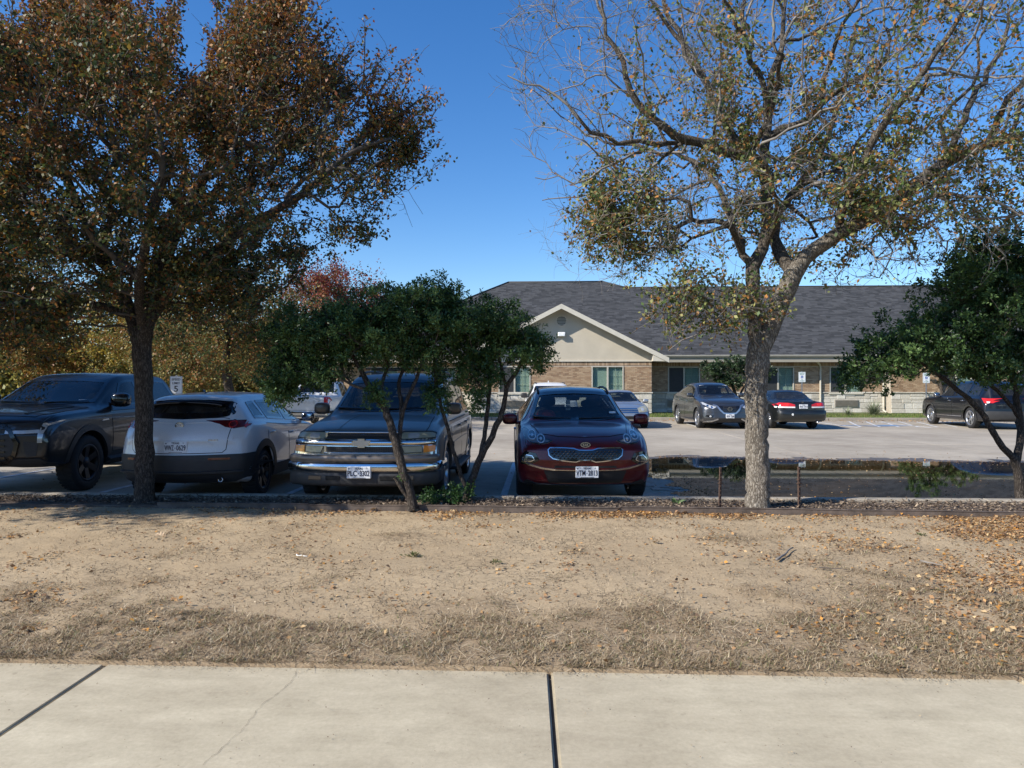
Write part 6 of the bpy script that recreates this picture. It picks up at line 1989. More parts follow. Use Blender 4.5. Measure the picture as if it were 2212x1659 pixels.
def white_hatch():
    L = 4.40
    P = paint('pearl_white_paint', (.66, .66, .67), .0, .3)
    c = Car('crossover_car', 'white small SUV parked with its tail to the dirt verge', 'car', W(-4.47, 9.42 + L / 2), YAW + math.pi, L, 1.80,
            [(0, .68), (.1, .80), (.6, .92), (1.2, 1.00), (2.0, 1.42), (2.4, 1.50), (3.2, 1.50), (3.75, 1.47), (4.02, 1.43), (4.13, 1.30), (4.24, 1.14), (4.32, 1.05), (4.4, .88)],
            [(0, .60), (.3, .78), (1.2, .94), (2.5, 1.00), (3.5, 1.07), (4.1, 1.08), (4.4, .84)],
            [(0, .66), (1.2, .70), (2.0, .56), (3.4, .55), (4.05, .58), (4.4, .66)],
            P, sill=.22, wheels=(.88, 3.535), R=.34, rplan=.26, fplan=.25, clad=M['plastic'],
            rrake=[(.2, .10), (.45, .02), (.62, .0), (.80, .03), (1.0, .03), (1.12, .08), (1.42, .28)], rear_taper=.07, front_taper=.10)
    c.lipw = .085
    c.window('windshield', [(-.66, 1.05), (.66, 1.05), (.53, 1.38), (-.53, 1.38)], 'F', M['glass'])
    c.window('rear_window', mirror([(0, 1.395), (.30, 1.39), (.55, 1.37), (.66, 1.31), (.63, 1.20), (.54, 1.165), (.30, 1.145), (0, 1.14)]), 'R', M['dark_glass'], rim=.07)
    c.sides([(1.50, 2.40, .42, -.02), (2.49, 3.22, 0, -.03), (3.30, 3.72, 0, -.16)], [(1.30, 2.44, 0, 0), (2.47, 3.38, 0, .26)], handle=P)
    c.mirrors(1.52, 1.06, M['gloss_black'], size=(.11, .06, .08), out=.09)
    # spoiler, light clusters, hatch
    pts = []
    for i in range(13):
        x = -.49 + .98 * i / 12
        p, n = c._ray(x, 3.93, 'T')
        pts.append(p + Vector((0, .15 - .06 * abs(x), .0)))
    MB().add([q + Vector((0, -.22, .012)) for q in pts] + [q + Vector((0, .03, -.015)) for q in pts] + [q + Vector((0, .02, -.035)) for q in pts] + [q + Vector((0, -.15, -.04)) for q in pts],
             [(r * 13 + i, r * 13 + i + 1, (r + 1) * 13 + i + 1, (r + 1) * 13 + i) for r in range(3) for i in range(12)], True).build('roof_spoiler', M['gloss_black'], c.root)
    c.panel('hatch', mirror([(0, 1.13), (.52, 1.15), (.66, 1.12), (.62, .74), (.58, .70), (0, .69)]), 'R')
    c.line('hatch_crease', [(-.62, 1.10), (0, 1.085), (.62, 1.10)], .012, 'R', P, off=.011, depth=.004)
    c.line('hatch_lip', [(-.46, .80), (-.40, .845), (.0, .85), (.40, .845), (.46, .80)], .022, 'R', P, off=.020, depth=.02)
    for sd in (-1, 1):
        tl = [(sd * x, z) for x, z in [(.32, 1.115), (.60, 1.118), (.875, 1.11), (.885, 1.07), (.80, 1.03), (.68, 1.01), (.58, 1.03), (.50, 1.07)]]
        o = c.patch('tail_light', tl, 'R', M['dark_red_lens'], off=.012, depth=.02)
        c.ring('tail_light_ring', disc(sd * .655, 1.063, .045, None, 18), .010, 'R', M['red_lens'], off=.018, depth=.004, parent=o)
        c.patch('indicator_light', [(sd * x, z) for x, z in [(.80, 1.10), (.865, 1.095), (.855, 1.06), (.80, 1.05)]], 'R', M['red_lens'], off=.017, depth=.006, parent=o)
        c.patch('reflector', rrect(*sorted((sd * .42, sd * .68)), .605, .63, .008), 'R', M['dark_red_lens'], off=.022, depth=.01)
    o = c.badge('emblem', [disc(0, 0, .056, .045, 24)], 0, 1.055, 'R', M['alloy'], .022)
    p, n = c._ray(0, 1.055, 'R')
    e = MB(); oo = disc(0, 0, .058, .047, 24); ii = disc(0, 0, .047, .037, 24)
    e.add([(p.x + a, p.y + .026, 1.055 + b) for a, b in oo + ii], [(i, (i + 1) % 24, 24 + (i + 1) % 24, 24 + i) for i in range(24)])
    e.tube([(p.x + q, p.y + .026, w - .01) for q, w in ((-.046, 1.085), (-.02, 1.078), (0, 1.055), (.02, 1.078), (.046, 1.085))], .005, 6)
    e.build('emblem_ring', M['chrome'], o)
    mk = MB()
    for k in range(7):
        p, n = c._ray(.42 + k * .017, .865, 'R'); mk.bbox(p.x - .006, p.x + .006, p.y - .01, p.y + .012, .856, .874, .002)
    mk.build('badge_lettering', M['chrome'], c.root)
    c.patch('bumper', mirror([(0, .665), (.66, .672), (.885, .675), (.90, .45), (.86, .36), (.70, .30), (0, .28)]), 'R', M['cladding'], off=.012, depth=.03)
    c.line('bumper_step', [(-.80, .45), (0, .44), (.80, .45)], .02, 'R', M['cladding'], off=.05, depth=.05)
    c.patch('diffuser', mirror([(0, .42), (.55, .42), (.62, .32), (0, .30)]), 'R', M['plastic'], off=.02, depth=.02)
    for sd in (-1, 1):
        c.line('side_cladding', [(1.25, .34), (2.2, .34), (3.15, .34)], .17, 'S', M['plastic'], off=.014, depth=.03, side=sd)
        c.patch('headlight', [(sd * .4, .72), (sd * .78, .78), (sd * .8, .70), (sd * .45, .66)], 'F', M['lens'])
        p, n = c._ray(sd * .55, .33, 'R')
        MB().lathe([(.032, -.03), (.036, .03), (.026, .03), (.026, -.03)], 14, 'y', (p.x, p.y + .01, .33)).build('exhaust_tip', M['chrome'], c.root)
    c.patch('grille', mirror([(0, .66), (.4, .66), (.3, .45), (0, .42)]), 'F', M['plastic'])
    c.plate(0, .775, 'R', 'WWZ-0629')
    c.make_wheels('five', rim=M['dark_alloy'])
    c.interior(1.25, seat_s=(2.15, 3.0), hx=.36)
    MB().tube([(0, 3.45 - L / 2, 1.49), (0, 3.52 - L / 2, 1.522), (0, 3.58 - L / 2, 1.512)], [.014, .012, .006], 8).build('roof_antenna', M['gloss_black'], c.root)
    c.finish()

def dark_pickup():
    L = 5.93
    P = paint('charcoal_blue_paint', (.013, .014, .017), .3, .35, .05, .5)
    c = Car('pickup_truck', 'charcoal full size pickup truck with T shaped chrome light trim', 'truck', W(-7.46, 9.75 + L / 2), YAW, L, 2.03,
            [(0, 1.08), (.05, 1.16), (.2, 1.21), (.8, 1.25), (1.45, 1.28), (2.25, 1.74), (2.5, 1.81), (3.3, 1.83), (4.1, 1.79), (4.30, 1.35), (4.36, 1.33), (5.8, 1.35), (5.93, 1.2)],
            [(0, 1.02), (.3, 1.14), (1.4, 1.20), (4.2, 1.22), (4.5, 1.26), (5.7, 1.28), (5.93, 1.1)],
            [(0, .84), (1.35, .84), (2.25, .69), (4.05, .67), (4.35, .80), (5.93, .86)],
            P, sill=.42, wheels=(1.10, 4.72), R=.42, fplan=.15, rplan=.05, er=.07, frake=[(.4, .12), (.6, 0), (.9, 0), (1.0, .03), (1.2, .10)], clad=M['plastic'], front_taper=.04, rear_taper=.02, tw=.28, arch=.51)
    c.lipw = .07
    c.window('windshield', [(-.78, 1.325), (-.3, 1.30), (.3, 1.30), (.78, 1.325), (.67, 1.68), (.3, 1.71), (-.3, 1.71), (-.67, 1.68)], 'F', M['glass'])
    c.window('rear_window', [(-.6, 1.42), (.6, 1.42), (.58, 1.68), (-.58, 1.68)], 'R', M['dark_glass'])
    c.sides([(1.95, 2.78, .40, 0, M['dark_glass']), (2.90, 4.02, 0, -.12, M['dark_glass'])], [(1.72, 2.82, .0, 0), (2.86, 4.12, 0, .05)], handle=P)
    c.mirrors(1.86, 1.36, M['gloss_black'], size=(.155, .08, .115), out=.10)
    c.panel('hood', [(-.80, 1.38), (0, 1.43), (.80, 1.38), (.84, .5), (.74, .25), (0, .16), (-.74, .25), (-.84, .5)], 'T')
    for sd in (-1, 1):
        c.line('hood_crease', [(sd * .62, 1.3), (sd * .58, .3)], .05, 'T', P, off=.02, depth=.004)
        hl = [(sd * x, z) for x, z in [(.50, 1.06), (.90, 1.08), (.985, 1.09), (.975, .80), (.90, .80), (.88, .93), (.50, .945)]]
        o = c.patch('headlight', hl, 'F', M['dark_lens'], off=.010, depth=.02)
        c.line('light_trim', [(sd * .48, .945), (sd * .70, .945), (sd * .885, .955)], .045, 'F', M['lens'], off=.022, depth=.02, parent=o)
        c.line('light_trim', [(sd * .995, 1.075), (sd * .92, 1.04), (sd * .905, .93), (sd * .90, .80)], .055, 'F', M['lens'], off=.022, depth=.02, parent=o)
        c.patch('fog_light_pocket', [(sd * x, z) for x, z in [(.70, .82), (.88, .80), (.86, .62), (.74, .60)]], 'F', M['plastic'], off=.006)
        c.line('running_board', [(1.55, .44), (2.8, .44), (4.0, .44)], .06, 'S', M['plastic'], off=.10, depth=.12, side=sd)
        c.patch('fender_badge', [(1.42, 1.04), (1.62, 1.05), (1.60, 1.07), (1.45, 1.06)], 'S', M['alloy'], off=.008, side=sd)
        c.patch('tail_light', [(sd * .9, .95), (sd * 1.0, .95), (sd * 1.0, 1.25), (sd * .9, 1.25)], 'R', M['red_lens'])
    g = mirror([(0, 1.06), (.46, 1.05), (.56, .98), (.66, .80), (.62, .62), (.50, .52), (0, .50)])
    o = c.patch('grille', g, 'F', M['plastic'], off=.004)
    c.ring('grille_surround', g, .05, 'F', M['gloss_black'], off=.03, depth=.04, parent=o)
    for z in (.60, .68, .76, .84, .92, 1.0): c.line('grille_bar', [(-.48, z), (0, z), (.48, z)], .022, 'F', M['gloss_black'], off=.02, depth=.02, parent=o)
    c.patch('bumper_valance', mirror([(0, .58), (.9, .58), (.97, .50), (.9, .42), (0, .42)]), 'F', M['cladding'], off=.012)
    c.wipers([(-.7, 1.33, -.05, 1.315), (.05, 1.315, .7, 1.335)], 1.3)
    c.make_wheels('six', rim=M['dark_alloy'], rr=.27)
    c.interior(1.5, seat_s=(2.5, 3.5), seat_z=.85, hx=.42)
    c.patch('inspection_sticker', rrect(.52, .64, 1.335, 1.365, .004), 'F', M['white_card'], off=.006, depth=.002)
    MB().tube([(.25, 3.9 - L / 2, 1.80), (.25, 3.98 - L / 2, 1.86), (.25, 4.06 - L / 2, 1.84)], [.02, .02, .01], 8).build('roof_antenna', M['gloss_black'], c.root)
    c.finish()

def white_pickup():
    L = 5.85
    P = paint('work_white_paint', (.72, .72, .71), 0, .35)
    c = Car('pickup_truck', 'white pickup truck seen from the tailgate, far across the lot', 'truck', W(-7.45, 25.0 + L / 2), YAW + math.pi, L, 2.0,
            [(0, .95), (.1, 1.05), (.8, 1.15), (1.4, 1.2), (2.2, 1.68), (2.5, 1.77), (3.0, 1.79), (3.62, 1.75), (3.80, 1.30), (3.86, 1.24), (5.75, 1.25), (5.85, 1.18)],
            [(0, .9), (.3, 1.0), (1.4, 1.1), (3.6, 1.13), (4.0, 1.17), (5.7, 1.19), (5.85, 1.1)],
            [(0, .82), (1.35, .82), (2.2, .68), (3.6, .68), (3.85, .82), (5.85, .88)],
            P, sill=.42, wheels=(.95, 4.6), R=.39, fplan=.2, rplan=.03, er=.06, step=.07, clad=P, rear_taper=.01)
    c.lipw = .04
    c.window('windshield', [(-.75, 1.27), (.75, 1.27), (.65, 1.64), (-.65, 1.64)], 'F', M['glass'])
    c.window('rear_window', [(-.66, 1.33), (.66, 1.33), (.62, 1.67), (-.62, 1.67)], 'R', M['dark_glass'], rim=.06)
    c.sides([(1.85, 2.7, .4, 0), (2.8, 3.55, 0, -.1)], [(1.65, 2.75, 0, 0)])
    c.mirrors(1.75, 1.25, M['plastic'], size=(.14, .07, .11))
    o = c.panel('tailgate', rrect(-.78, .78, .72, 1.205, .03), 'R', off=.012, step=.15)
    c.ring('tailgate_emboss', rrect(-.72, .72, .90, 1.10, .03), .012, 'R', P, off=.02, depth=.02, parent=o)
    for k, ch in enumerate('CHEVROLET'):
        p, n = c._ray(-.64 + k * .16, 1.0, 'R')
        lettering(ch, .15, M['alloy'], o, Matrix.Translation((p.x, p.y + .022, 1.0)) @ Matrix.Rotation(math.pi, 4, 'Z') @ STAND)
    MB().bbox(-.10, .10, L / 2 - .02, L / 2 + .03, 1.12, 1.16, .01).build('tailgate_handle', M['plastic'], o)
    for sd in (-1, 1): c.patch('tail_light', rrect(*sorted((sd * .82, sd * .985)), .90, 1.17, .03), 'R', M['red_lens'], off=.015)
    MB().bbox(-.95, .95, L / 2 - .05, L / 2 + .12, .50, .66, .04).build('bumper', M['chrome'], c.root)
    p, n = c._ray(.28, 1.5, 'R')
    MB().box(p.x - .2, p.x + .2, p.y - .08, p.y - .075, 1.38, 1.62).build('pale_window_panel', M['white_card'], c.root)  # plain pale rectangle inside the rear window
    c.make_wheels('six'); c.interior(1.45, seat_s=(2.5,), seat_z=.8, hx=.42)
    c.finish()

def white_van():
    L = 4.9
    P = paint('plain_white_paint', (.74, .74, .74), 0, .3)
    c = Car('sport_utility_car', 'white SUV whose roof shows above the dark red SUV', 'car', W(1.53, 26.2 + L / 2), YAW, L, 1.95,
            [(0, .85), (.1, .95), (.6, 1.08), (1.2, 1.16), (1.95, 1.62), (2.3, 1.71), (3.3, 1.73), (4.5, 1.68), (4.8, 1.2), (4.9, .9)],
            [(0, .8), (.3, .95), (1.2, 1.06), (3.5, 1.1), (4.6, 1.1), (4.9, .85)],
            [(0, .76), (1.2, .78), (1.95, .62), (4.4, .60), (4.9, .7)],
            P, sill=.26, wheels=(.95, 3.85), R=.37, step=.07, frake=[(.3, .08), (.6, 0), (.9, .06)])
    c.window('windshield', [(-.72, 1.22), (.72, 1.22), (.60, 1.57), (-.60, 1.57)], 'F', M['glass'])
    c.window('rear_window', [(-.6, 1.1), (.6, 1.1), (.55, 1.5), (-.55, 1.5)], 'R', M['dark_glass'])
    c.sides([(1.6, 2.5, .4, 0), (2.6, 3.5), (3.6, 4.4, 0, -.1)], [(1.4, 2.55, 0, 0), (2.58, 3.5, 0, .2)])
    c.mirrors(1.6, 1.2, M['plastic'], size=(.13, .07, .1), out=.12)
    for sd in (-1, 1):
        pts = [c._ray(sd * .57, 2.2 + 2.0 * i / 6, 'T')[0] + Vector((0, 0, .03)) for i in range(7)]
        MB().tube(pts, .022, 6).build('roof_rail', M['plastic'], c.root)
        c.patch('headlight', [(sd * .45, .92), (sd * .85, .97), (sd * .87, .86), (sd * .5, .80)], 'F', M['lens'], off=.01)
    c.patch('grille', mirror([(0, .88), (.42, .88), (.40, .60), (0, .58)]), 'F', M['plastic'])
    MB().tube([(0, 3.6 - L / 2, 1.72), (0, 3.7 - L / 2, 1.79)], [.03, .012], 6).build('roof_antenna', P, c.root)
    c.make_wheels('five'); c.interior(1.25, seat_s=(2.15, 3.1), seat_z=.65)
    c.finish()

def silver_sedan():
    L = 4.83
    P = paint('silver_paint', (.42, .44, .46), .7, .32)
    c = Car('sedan_car', 'silver sedan partly hidden behind the dark red SUV', 'car', W(4.20, 25.9 + L / 2), YAW, L, 1.83,
            [(0, .62), (.1, .70), (.6, .84), (1.25, .95), (2.05, 1.36), (2.4, 1.42), (3.0, 1.42), (3.5, 1.34), (4.15, 1.02), (4.7, 1.0), (4.83, .9)],
            [(0, .58), (.3, .72), (1.25, .88), (3.0, .94), (4.1, .98), (4.7, .95), (4.83, .8)],
            [(0, .70), (1.25, .70), (2.05, .56), (3.3, .55), (4.15, .66), (4.83, .68)],
            P, sill=.2, wheels=(.92, 3.65), R=.325, step=.06, fplan=.28, frake=[(.2, .1), (.45, 0), (.7, .06)], front_taper=.07)
    c.window('windshield', [(-.68, 1.0), (-.3, .975), (.3, .975), (.68, 1.0), (.55, 1.31), (0, 1.34), (-.55, 1.31)], 'F', M['glass'])
    c.window('rear_window', [(-.6, 1.06), (.6, 1.06), (.52, 1.31), (-.52, 1.31)], 'R', M['glass'])
    c.sides([(1.55, 2.45, .42, 0), (2.53, 3.5, 0, -.25)], [(1.38, 2.48, 0, 0), (2.51, 3.4, 0, .25)])
    c.mirrors(1.6, .99, P, size=(.105, .055, .075))
    for sd in (-1, 1):
        hl = [(sd * x, z) for x, z in [(.44, .74), (.62, .80), (.80, .83), (.86, .70), (.80, .62), (.46, .60)]]
        o = c.patch('headlight', hl, 'F', M['yellow_lens'], off=.01)
        c.patch('lamp_reflector', disc(sd * .62, .70, .055, None, 12), 'F', M['lens'], off=.014, depth=.004, parent=o)
        c.patch('fog_light', rrect(*sorted((sd * .52, sd * .80)), .36, .44, .03), 'F', M['plastic'], off=.006)
    for z in (.72, .66, .60): c.line('grille_bar', [(-.42, z), (0, z + .005), (.42, z)], .04, 'F', M['chrome'], off=.015, depth=.02)
    c.patch('lower_grille', mirror([(0, .47), (.42, .47), (.38, .36), (0, .35)]), 'F', M['plastic'])
    c.make_wheels('seven'); c.interior(1.3, seat_s=(2.15, 3.1), seat_z=.45, mat=M['seat'])
    c.finish()

def grey_crossover():
    L = 4.89
    P = paint('gun_metallic_paint', (.085, .090, .098), .75, .3, .06)
    c = Car('crossover_car', 'gun grey crossover with a bright V shaped grille, left of the pale trunk', 'car', W(7.84, 25.7 + L / 2), YAW + R_(1.5), L, 1.915,
            [(0, .78), (.08, .90), (.3, 1.01), (.8, 1.10), (1.3, 1.17), (2.05, 1.62), (2.45, 1.71), (3.1, 1.72), (3.9, 1.64), (4.35, 1.50), (4.7, 1.15), (4.89, .98)],
            [(0, .74), (.3, .92), (1.3, 1.08), (2.5, 1.10), (3.5, 1.17), (4.3, 1.22), (4.89, .92)],
            [(0, .72), (1.3, .74), (2.1, .60), (3.6, .57), (4.4, .58), (4.89, .68)],
            P, sill=.22, wheels=(.97, 3.80), R=.37, step=.05, fplan=.30, frake=[(.2, .08), (.4, 0), (.6, .03), (.8, .06), (1.0, .2)], front_taper=.06)
    c.window('windshield', [(-.72, 1.235), (-.3, 1.20), (.3, 1.20), (.72, 1.235), (.61, 1.58), (.25, 1.62), (-.25, 1.62), (-.61, 1.58)], 'F', M['glass'])
    c.window('rear_window', [(-.55, 1.2), (.55, 1.2), (.48, 1.45), (-.48, 1.45)], 'R', M['glass'])
    c.sides([(1.65, 2.55, .42, 0), (2.64, 3.62, 0, -.1)], [(1.42, 2.6, 0, 0), (2.63, 3.6, 0, .25)], handle=M['chrome'])
    c.mirrors(1.7, 1.22, P, size=(.12, .06, .08))
    c.panel('hood', [(-.68, 1.28), (0, 1.34), (.68, 1.28), (.60, .5), (.3, .3), (0, .26), (-.3, .3), (-.60, .5)], 'T')
    g = mirror([(0, .835), (.40, .845), (.30, .66), (.20, .575), (0, .565)])
    o = c.patch('grille', g, 'F', M['gloss_black'], off=.006)
    for z in (.63, .69, .75, .80): c.line('grille_bar', [(-.24, z), (0, z), (.24, z)], .012, 'F', M['cladding'], off=.012, depth=.01, parent=o)
    c.line('grille_chrome', [(-.56, .865), (-.44, .83), (-.33, .68), (-.22, .575), (0, .56), (.22, .575), (.33, .68), (.44, .83), (.56, .865)], .055, 'F', M['alloy'], off=.022, depth=.03)
    p, n = c._ray(0, .73, 'F')
    e = MB(); oo = disc(0, 0, .088, .075, 24); ii = disc(0, 0, .066, .055, 24)
    e.add([(p.x + a, p.y - .03, .73 + b) for a, b in oo + ii], [(i, (i + 1) % 24, 24 + (i + 1) % 24, 24 + i) for i in range(24)])
    e.box(-.10, .10, p.y - .034, p.y - .01, .713, .747)
    o = e.build('emblem', M['chrome'], c.root)
    lettering('NISSAN', .030, M['plate_ink'], o, Matrix.Translation((0, p.y - .036, .73)) @ STAND, width=1.3)
    for sd in (-1, 1):
        hl = [(sd * x, z) for x, z in [(.44, .78), (.52, .845), (.70, .90), (.86, 1.0), (.90, .97), (.86, .86), (.74, .77), (.60, .71)]]
        o = c.patch('headlight', hl, 'F', M['lens'], off=.01)
        c.ring('headlight_rim', hl, .022, 'F', M['dark_lens'], off=.013, depth=.01, parent=o)
        for x, z in ((.62, .79), (.74, .84)): c.patch('lamp_reflector', disc(sd * x, z, .035, None, 12), 'F', M['chrome'], off=.016, depth=.004, parent=o)
        pk = [(sd * x, z) for x, z in [(.56, .50), (.80, .51), (.86, .46), (.62, .42)]]
        o = c.patch('fog_light_pocket', pk, 'F', M['gloss_black'], off=.006)
        c.patch('fog_light', disc(sd * .68, .465, .035, None, 12), 'F', M['lens'], off=.012, parent=o)
        c.line('bumper_blade', [(sd * .86, .26), (sd * .62, .29), (sd * .42, .37)], .04, 'F', M['alloy'], off=.02, depth=.03)
    c.patch('lower_grille', mirror([(0, .40), (.40, .40), (.55, .30), (.5, .27), (0, .26)]), 'F', M['plastic'], off=.006)
    c.patch('skid_plate', mirror([(0, .26), (.7, .27), (.82, .25), (.75, .21), (0, .2)]), 'F', M['cladding'], off=.02)
    c.plate(0, .475, 'F', 'WTW-7268')
    c.wipers([(-.66, 1.17, -.05, 1.15), (.05, 1.15, .62, 1.17)], 1.1)
    for sd in (-1, 1): MB().box(sd * .38 - .15, sd * .38 + .15, 2.05 - L / 2, 2.07 - L / 2, 1.50, 1.60).build('sun_visor', M['white_card'], c.root)
    c.make_wheels('five'); c.interior(1.35, seat_s=(2.3, 3.2), seat_z=.62)
    c.finish()

def black_sedan():
    L = 4.80
    P = paint('faded_black_paint', (.008, .010, .010), .15, .40, .05)
    c = Car('sedan_car', 'older black sedan backed up with red tail lights, right of the pale trunk', 'car', W(10.42, 25.4 + L / 2), YAW + math.pi + R_(1), L, 1.79,
            [(0, .62), (.1, .7), (.7, .86), (1.35, .95), (2.1, 1.36), (2.45, 1.43), (3.0, 1.43), (3.4, 1.38), (4.0, 1.06), (4.2, 1.035), (4.68, 1.03), (4.78, .97), (4.80, .9)],
            [(0, .58), (.3, .72), (1.3, .88), (3.0, .95), (4.0, .98), (4.7, .96), (4.8, .85)],
            [(0, .66), (1.3, .70), (2.1, .56), (3.3, .55), (4.05, .66), (4.8, .70)],
            P, sill=.24, wheels=(.95, 3.67), R=.315, step=.05, rplan=.16, rrake=[(.3, .06), (.45, 0), (.62, 0), (.68, .06), (1.0, .08)])
    c.window('windshield', [(-.64, 1.0), (.64, 1.0), (.53, 1.32), (-.53, 1.32)], 'F', M['glass'])
    c.window('rear_window', mirror([(0, 1.375), (.30, 1.37), (.525, 1.34), (.66, 1.085), (.3, 1.06), (0, 1.055)]), 'R', M['dark_glass'], rim=.035)
    c.sides([(1.6, 2.45, .42, 0), (2.53, 3.52, 0, -.22)], [(1.42, 2.49, 0, 0), (2.52, 3.4, 0, .25)])
    c.mirrors(1.65, 1.0, P, size=(.1, .055, .075))
    c.panel('trunk_lid', mirror([(0, 1.0), (.60, 1.0), (.62, .86), (.35, .70), (0, .70)]), 'R')
    c.line('bumper_top', [(-.86, .655), (0, .65), (.86, .655)], .02, 'R', P, off=.04, depth=.05)
    c.patch('bumper', mirror([(0, .64), (.86, .645), (.88, .42), (.8, .34), (0, .32)]), 'R', P, off=.035, depth=.05)
    for sd in (-1, 1):
        tl = [(sd * x, z) for x, z in [(.30, .90), (.50, .955), (.80, .965), (.875, .90), (.875, .79), (.30, .785)]]
        o = c.patch('tail_light', tl, 'R', M['red_lens'], off=.01)
        c.patch('reversing_light', [(sd * x, z) for x, z in [(.30, .825), (.875, .835), (.875, .785), (.30, .78)]], 'R', M['white_card'], off=.016, depth=.006, parent=o)
        c.patch('brake_lamp', rrect(*sorted((sd * .52, sd * .68)), .85, .94, .03), 'R', plain('bright_red_lens', (.75, .03, .02), .1, coat=.8), off=.016, depth=.006, parent=o)
    em = [[(-.035, .045), (-.020, .045), (-.016, .008), (.016, .008), (.020, .045), (.035, .045), (.028, -.045), (.013, -.045), (.013, -.010), (-.013, -.010), (-.013, -.045), (-.028, -.045)]]
    c.badge('emblem', em, 0, .975, 'R', M['chrome'], .02)
    p, n = c._ray(-.42, .55, 'R')
    MB().prism([(p.x + a, .55 + b) for a, b in disc(0, 0, .035, .045, 7)], p.y - .01, p.y + .045).build('bumper_sticker', M['white_card'], c.root)
    c.plate(0, .83, 'R', 'PHV-7713')
    p, n = c._ray(0, 1.14, 'R')
    MB().tube([(-.16, p.y - .1, 1.10), (-.13, p.y - .1, 1.14), (.13, p.y - .1, 1.14), (.16, p.y - .1, 1.10)], .012, 6).build('brake_light_housing', M['white_card'], c.root)
    MB().tube([(-.5, L / 2 - .3, .27), (-.5, L / 2 - .02, .27)], .03, 10).build('exhaust_pipe', M['alloy'], c.root)
    for sd in (-1, 1): c.patch('headlight', [(sd * .45, .60), (sd * .8, .64), (sd * .8, .74), (sd * .5, .72)], 'F', M['lens'])
    c.make_wheels('steel', rim=M['alloy']); c.interior(1.4, seat_s=(2.2, 3.1), seat_z=.45)
    c.finish()

def black_suv():
    L = 5.05
    P = paint('black_paint', (.004, .005, .009), .2, .3, .02)
    c = Car('sport_utility_car', 'shiny black SUV with bright alloy wheels half behind the right laurel', 'car', W(18.15, 25.2 + L / 2), YAW + math.pi - R_(6), L, 2.0,
            [(0, .98), (.05, 1.07), (.2, 1.13), (.8, 1.18), (1.35, 1.21), (2.05, 1.69), (2.4, 1.77), (3.3, 1.80), (4.3, 1.72), (4.75, 1.60), (4.92, 1.15), (5.05, .95)],
            [(0, .92), (.25, 1.05), (1.35, 1.12), (3.5, 1.14), (4.7, 1.15), (5.05, .90)],
            [(0, .76), (1.35, .78), (2.15, .63), (4.3, .60), (4.75, .62), (5.05, .74)],
            P, sill=.26, wheels=(.93, 3.955), R=.385, step=.05, fplan=.12, er=.07, rplan=.16, rrake=[(.4, .03), (.55, 0), (.75, .02), (1.1, .04), (1.6, .2)], clad=M['gloss_black'])
    c.window('windshield', [(-.7, 1.22), (.7, 1.22), (.6, 1.6), (-.6, 1.6)], 'F', M['glass'])
    c.window('rear_window', mirror([(0, 1.60), (.56, 1.58), (.64, 1.22), (0, 1.20)]), 'R', M['dark_glass'])
    c.sides([(1.7, 2.62, .42, 0, M['dark_glass']), (2.72, 3.62, 0, 0, M['dark_glass']), (3.72, 4.45, 0, -.12, M['dark_glass'])], [(1.5, 2.66, 0, 0), (2.69, 3.62, 0, .25)], handle=M['chrome'])
    c.mirrors(1.72, 1.2, P, size=(.12, .065, .09))
    c.line('hatch_trim', [(-.6, 1.05), (0, 1.045), (.6, 1.05)], .03, 'R', M['gloss_black'], off=.02)
    c.patch('bumper', mirror([(0, .66), (.86, .67), (.96, .62), (.95, .38), (0, .34)]), 'R', M['cladding'], off=.012)
    for sd in (-1, 1):
        tl = [(sd * x, z) for x, z in [(.74, 1.115), (.92, 1.125), (.92, .95), (.82, .94), (.76, 1.0)]]
        o = c.patch('tail_light', tl, 'R', M['red_lens'], off=.012)
        c.patch('tail_light', [(4.72, 1.115), (4.95, 1.12), (4.95, .95), (4.80, .98)], 'S', M['red_lens'], off=.012, side=sd, parent=o)
        c.patch('reversing_light', [(sd * x, z) for x, z in [(.76, 1.0), (.86, 1.0), (.86, .94), (.80, .95)]], 'R', M['white_card'], off=.016, parent=o)
        c.line('side_trim', [(1.5, .42), (2.5, .42), (3.4, .43)], .025, 'S', M['chrome'], off=.014, side=sd)
        c.patch('headlight', [(sd * .5, .9), (sd * .9, .95), (sd * .9, .86), (sd * .5, .82)], 'F', M['lens'])
    mk = MB()
    for k in range(8):
        p, n = c._ray(-.55 + k * .03, .88, 'R'); mk.bbox(p.x - .01, p.x + .01, p.y - .01, p.y + .014, .87, .89, .002)
    mk.build('badge_lettering', M['chrome'], c.root)
    c.make_wheels('five'); c.interior(1.4, seat_s=(2.3, 3.2), seat_z=.65)
    c.finish()
for _f in (red_suv, grey_suv, white_hatch, dark_pickup, white_pickup, white_van, silver_sedan, grey_crossover, black_sedan, black_suv): _f()
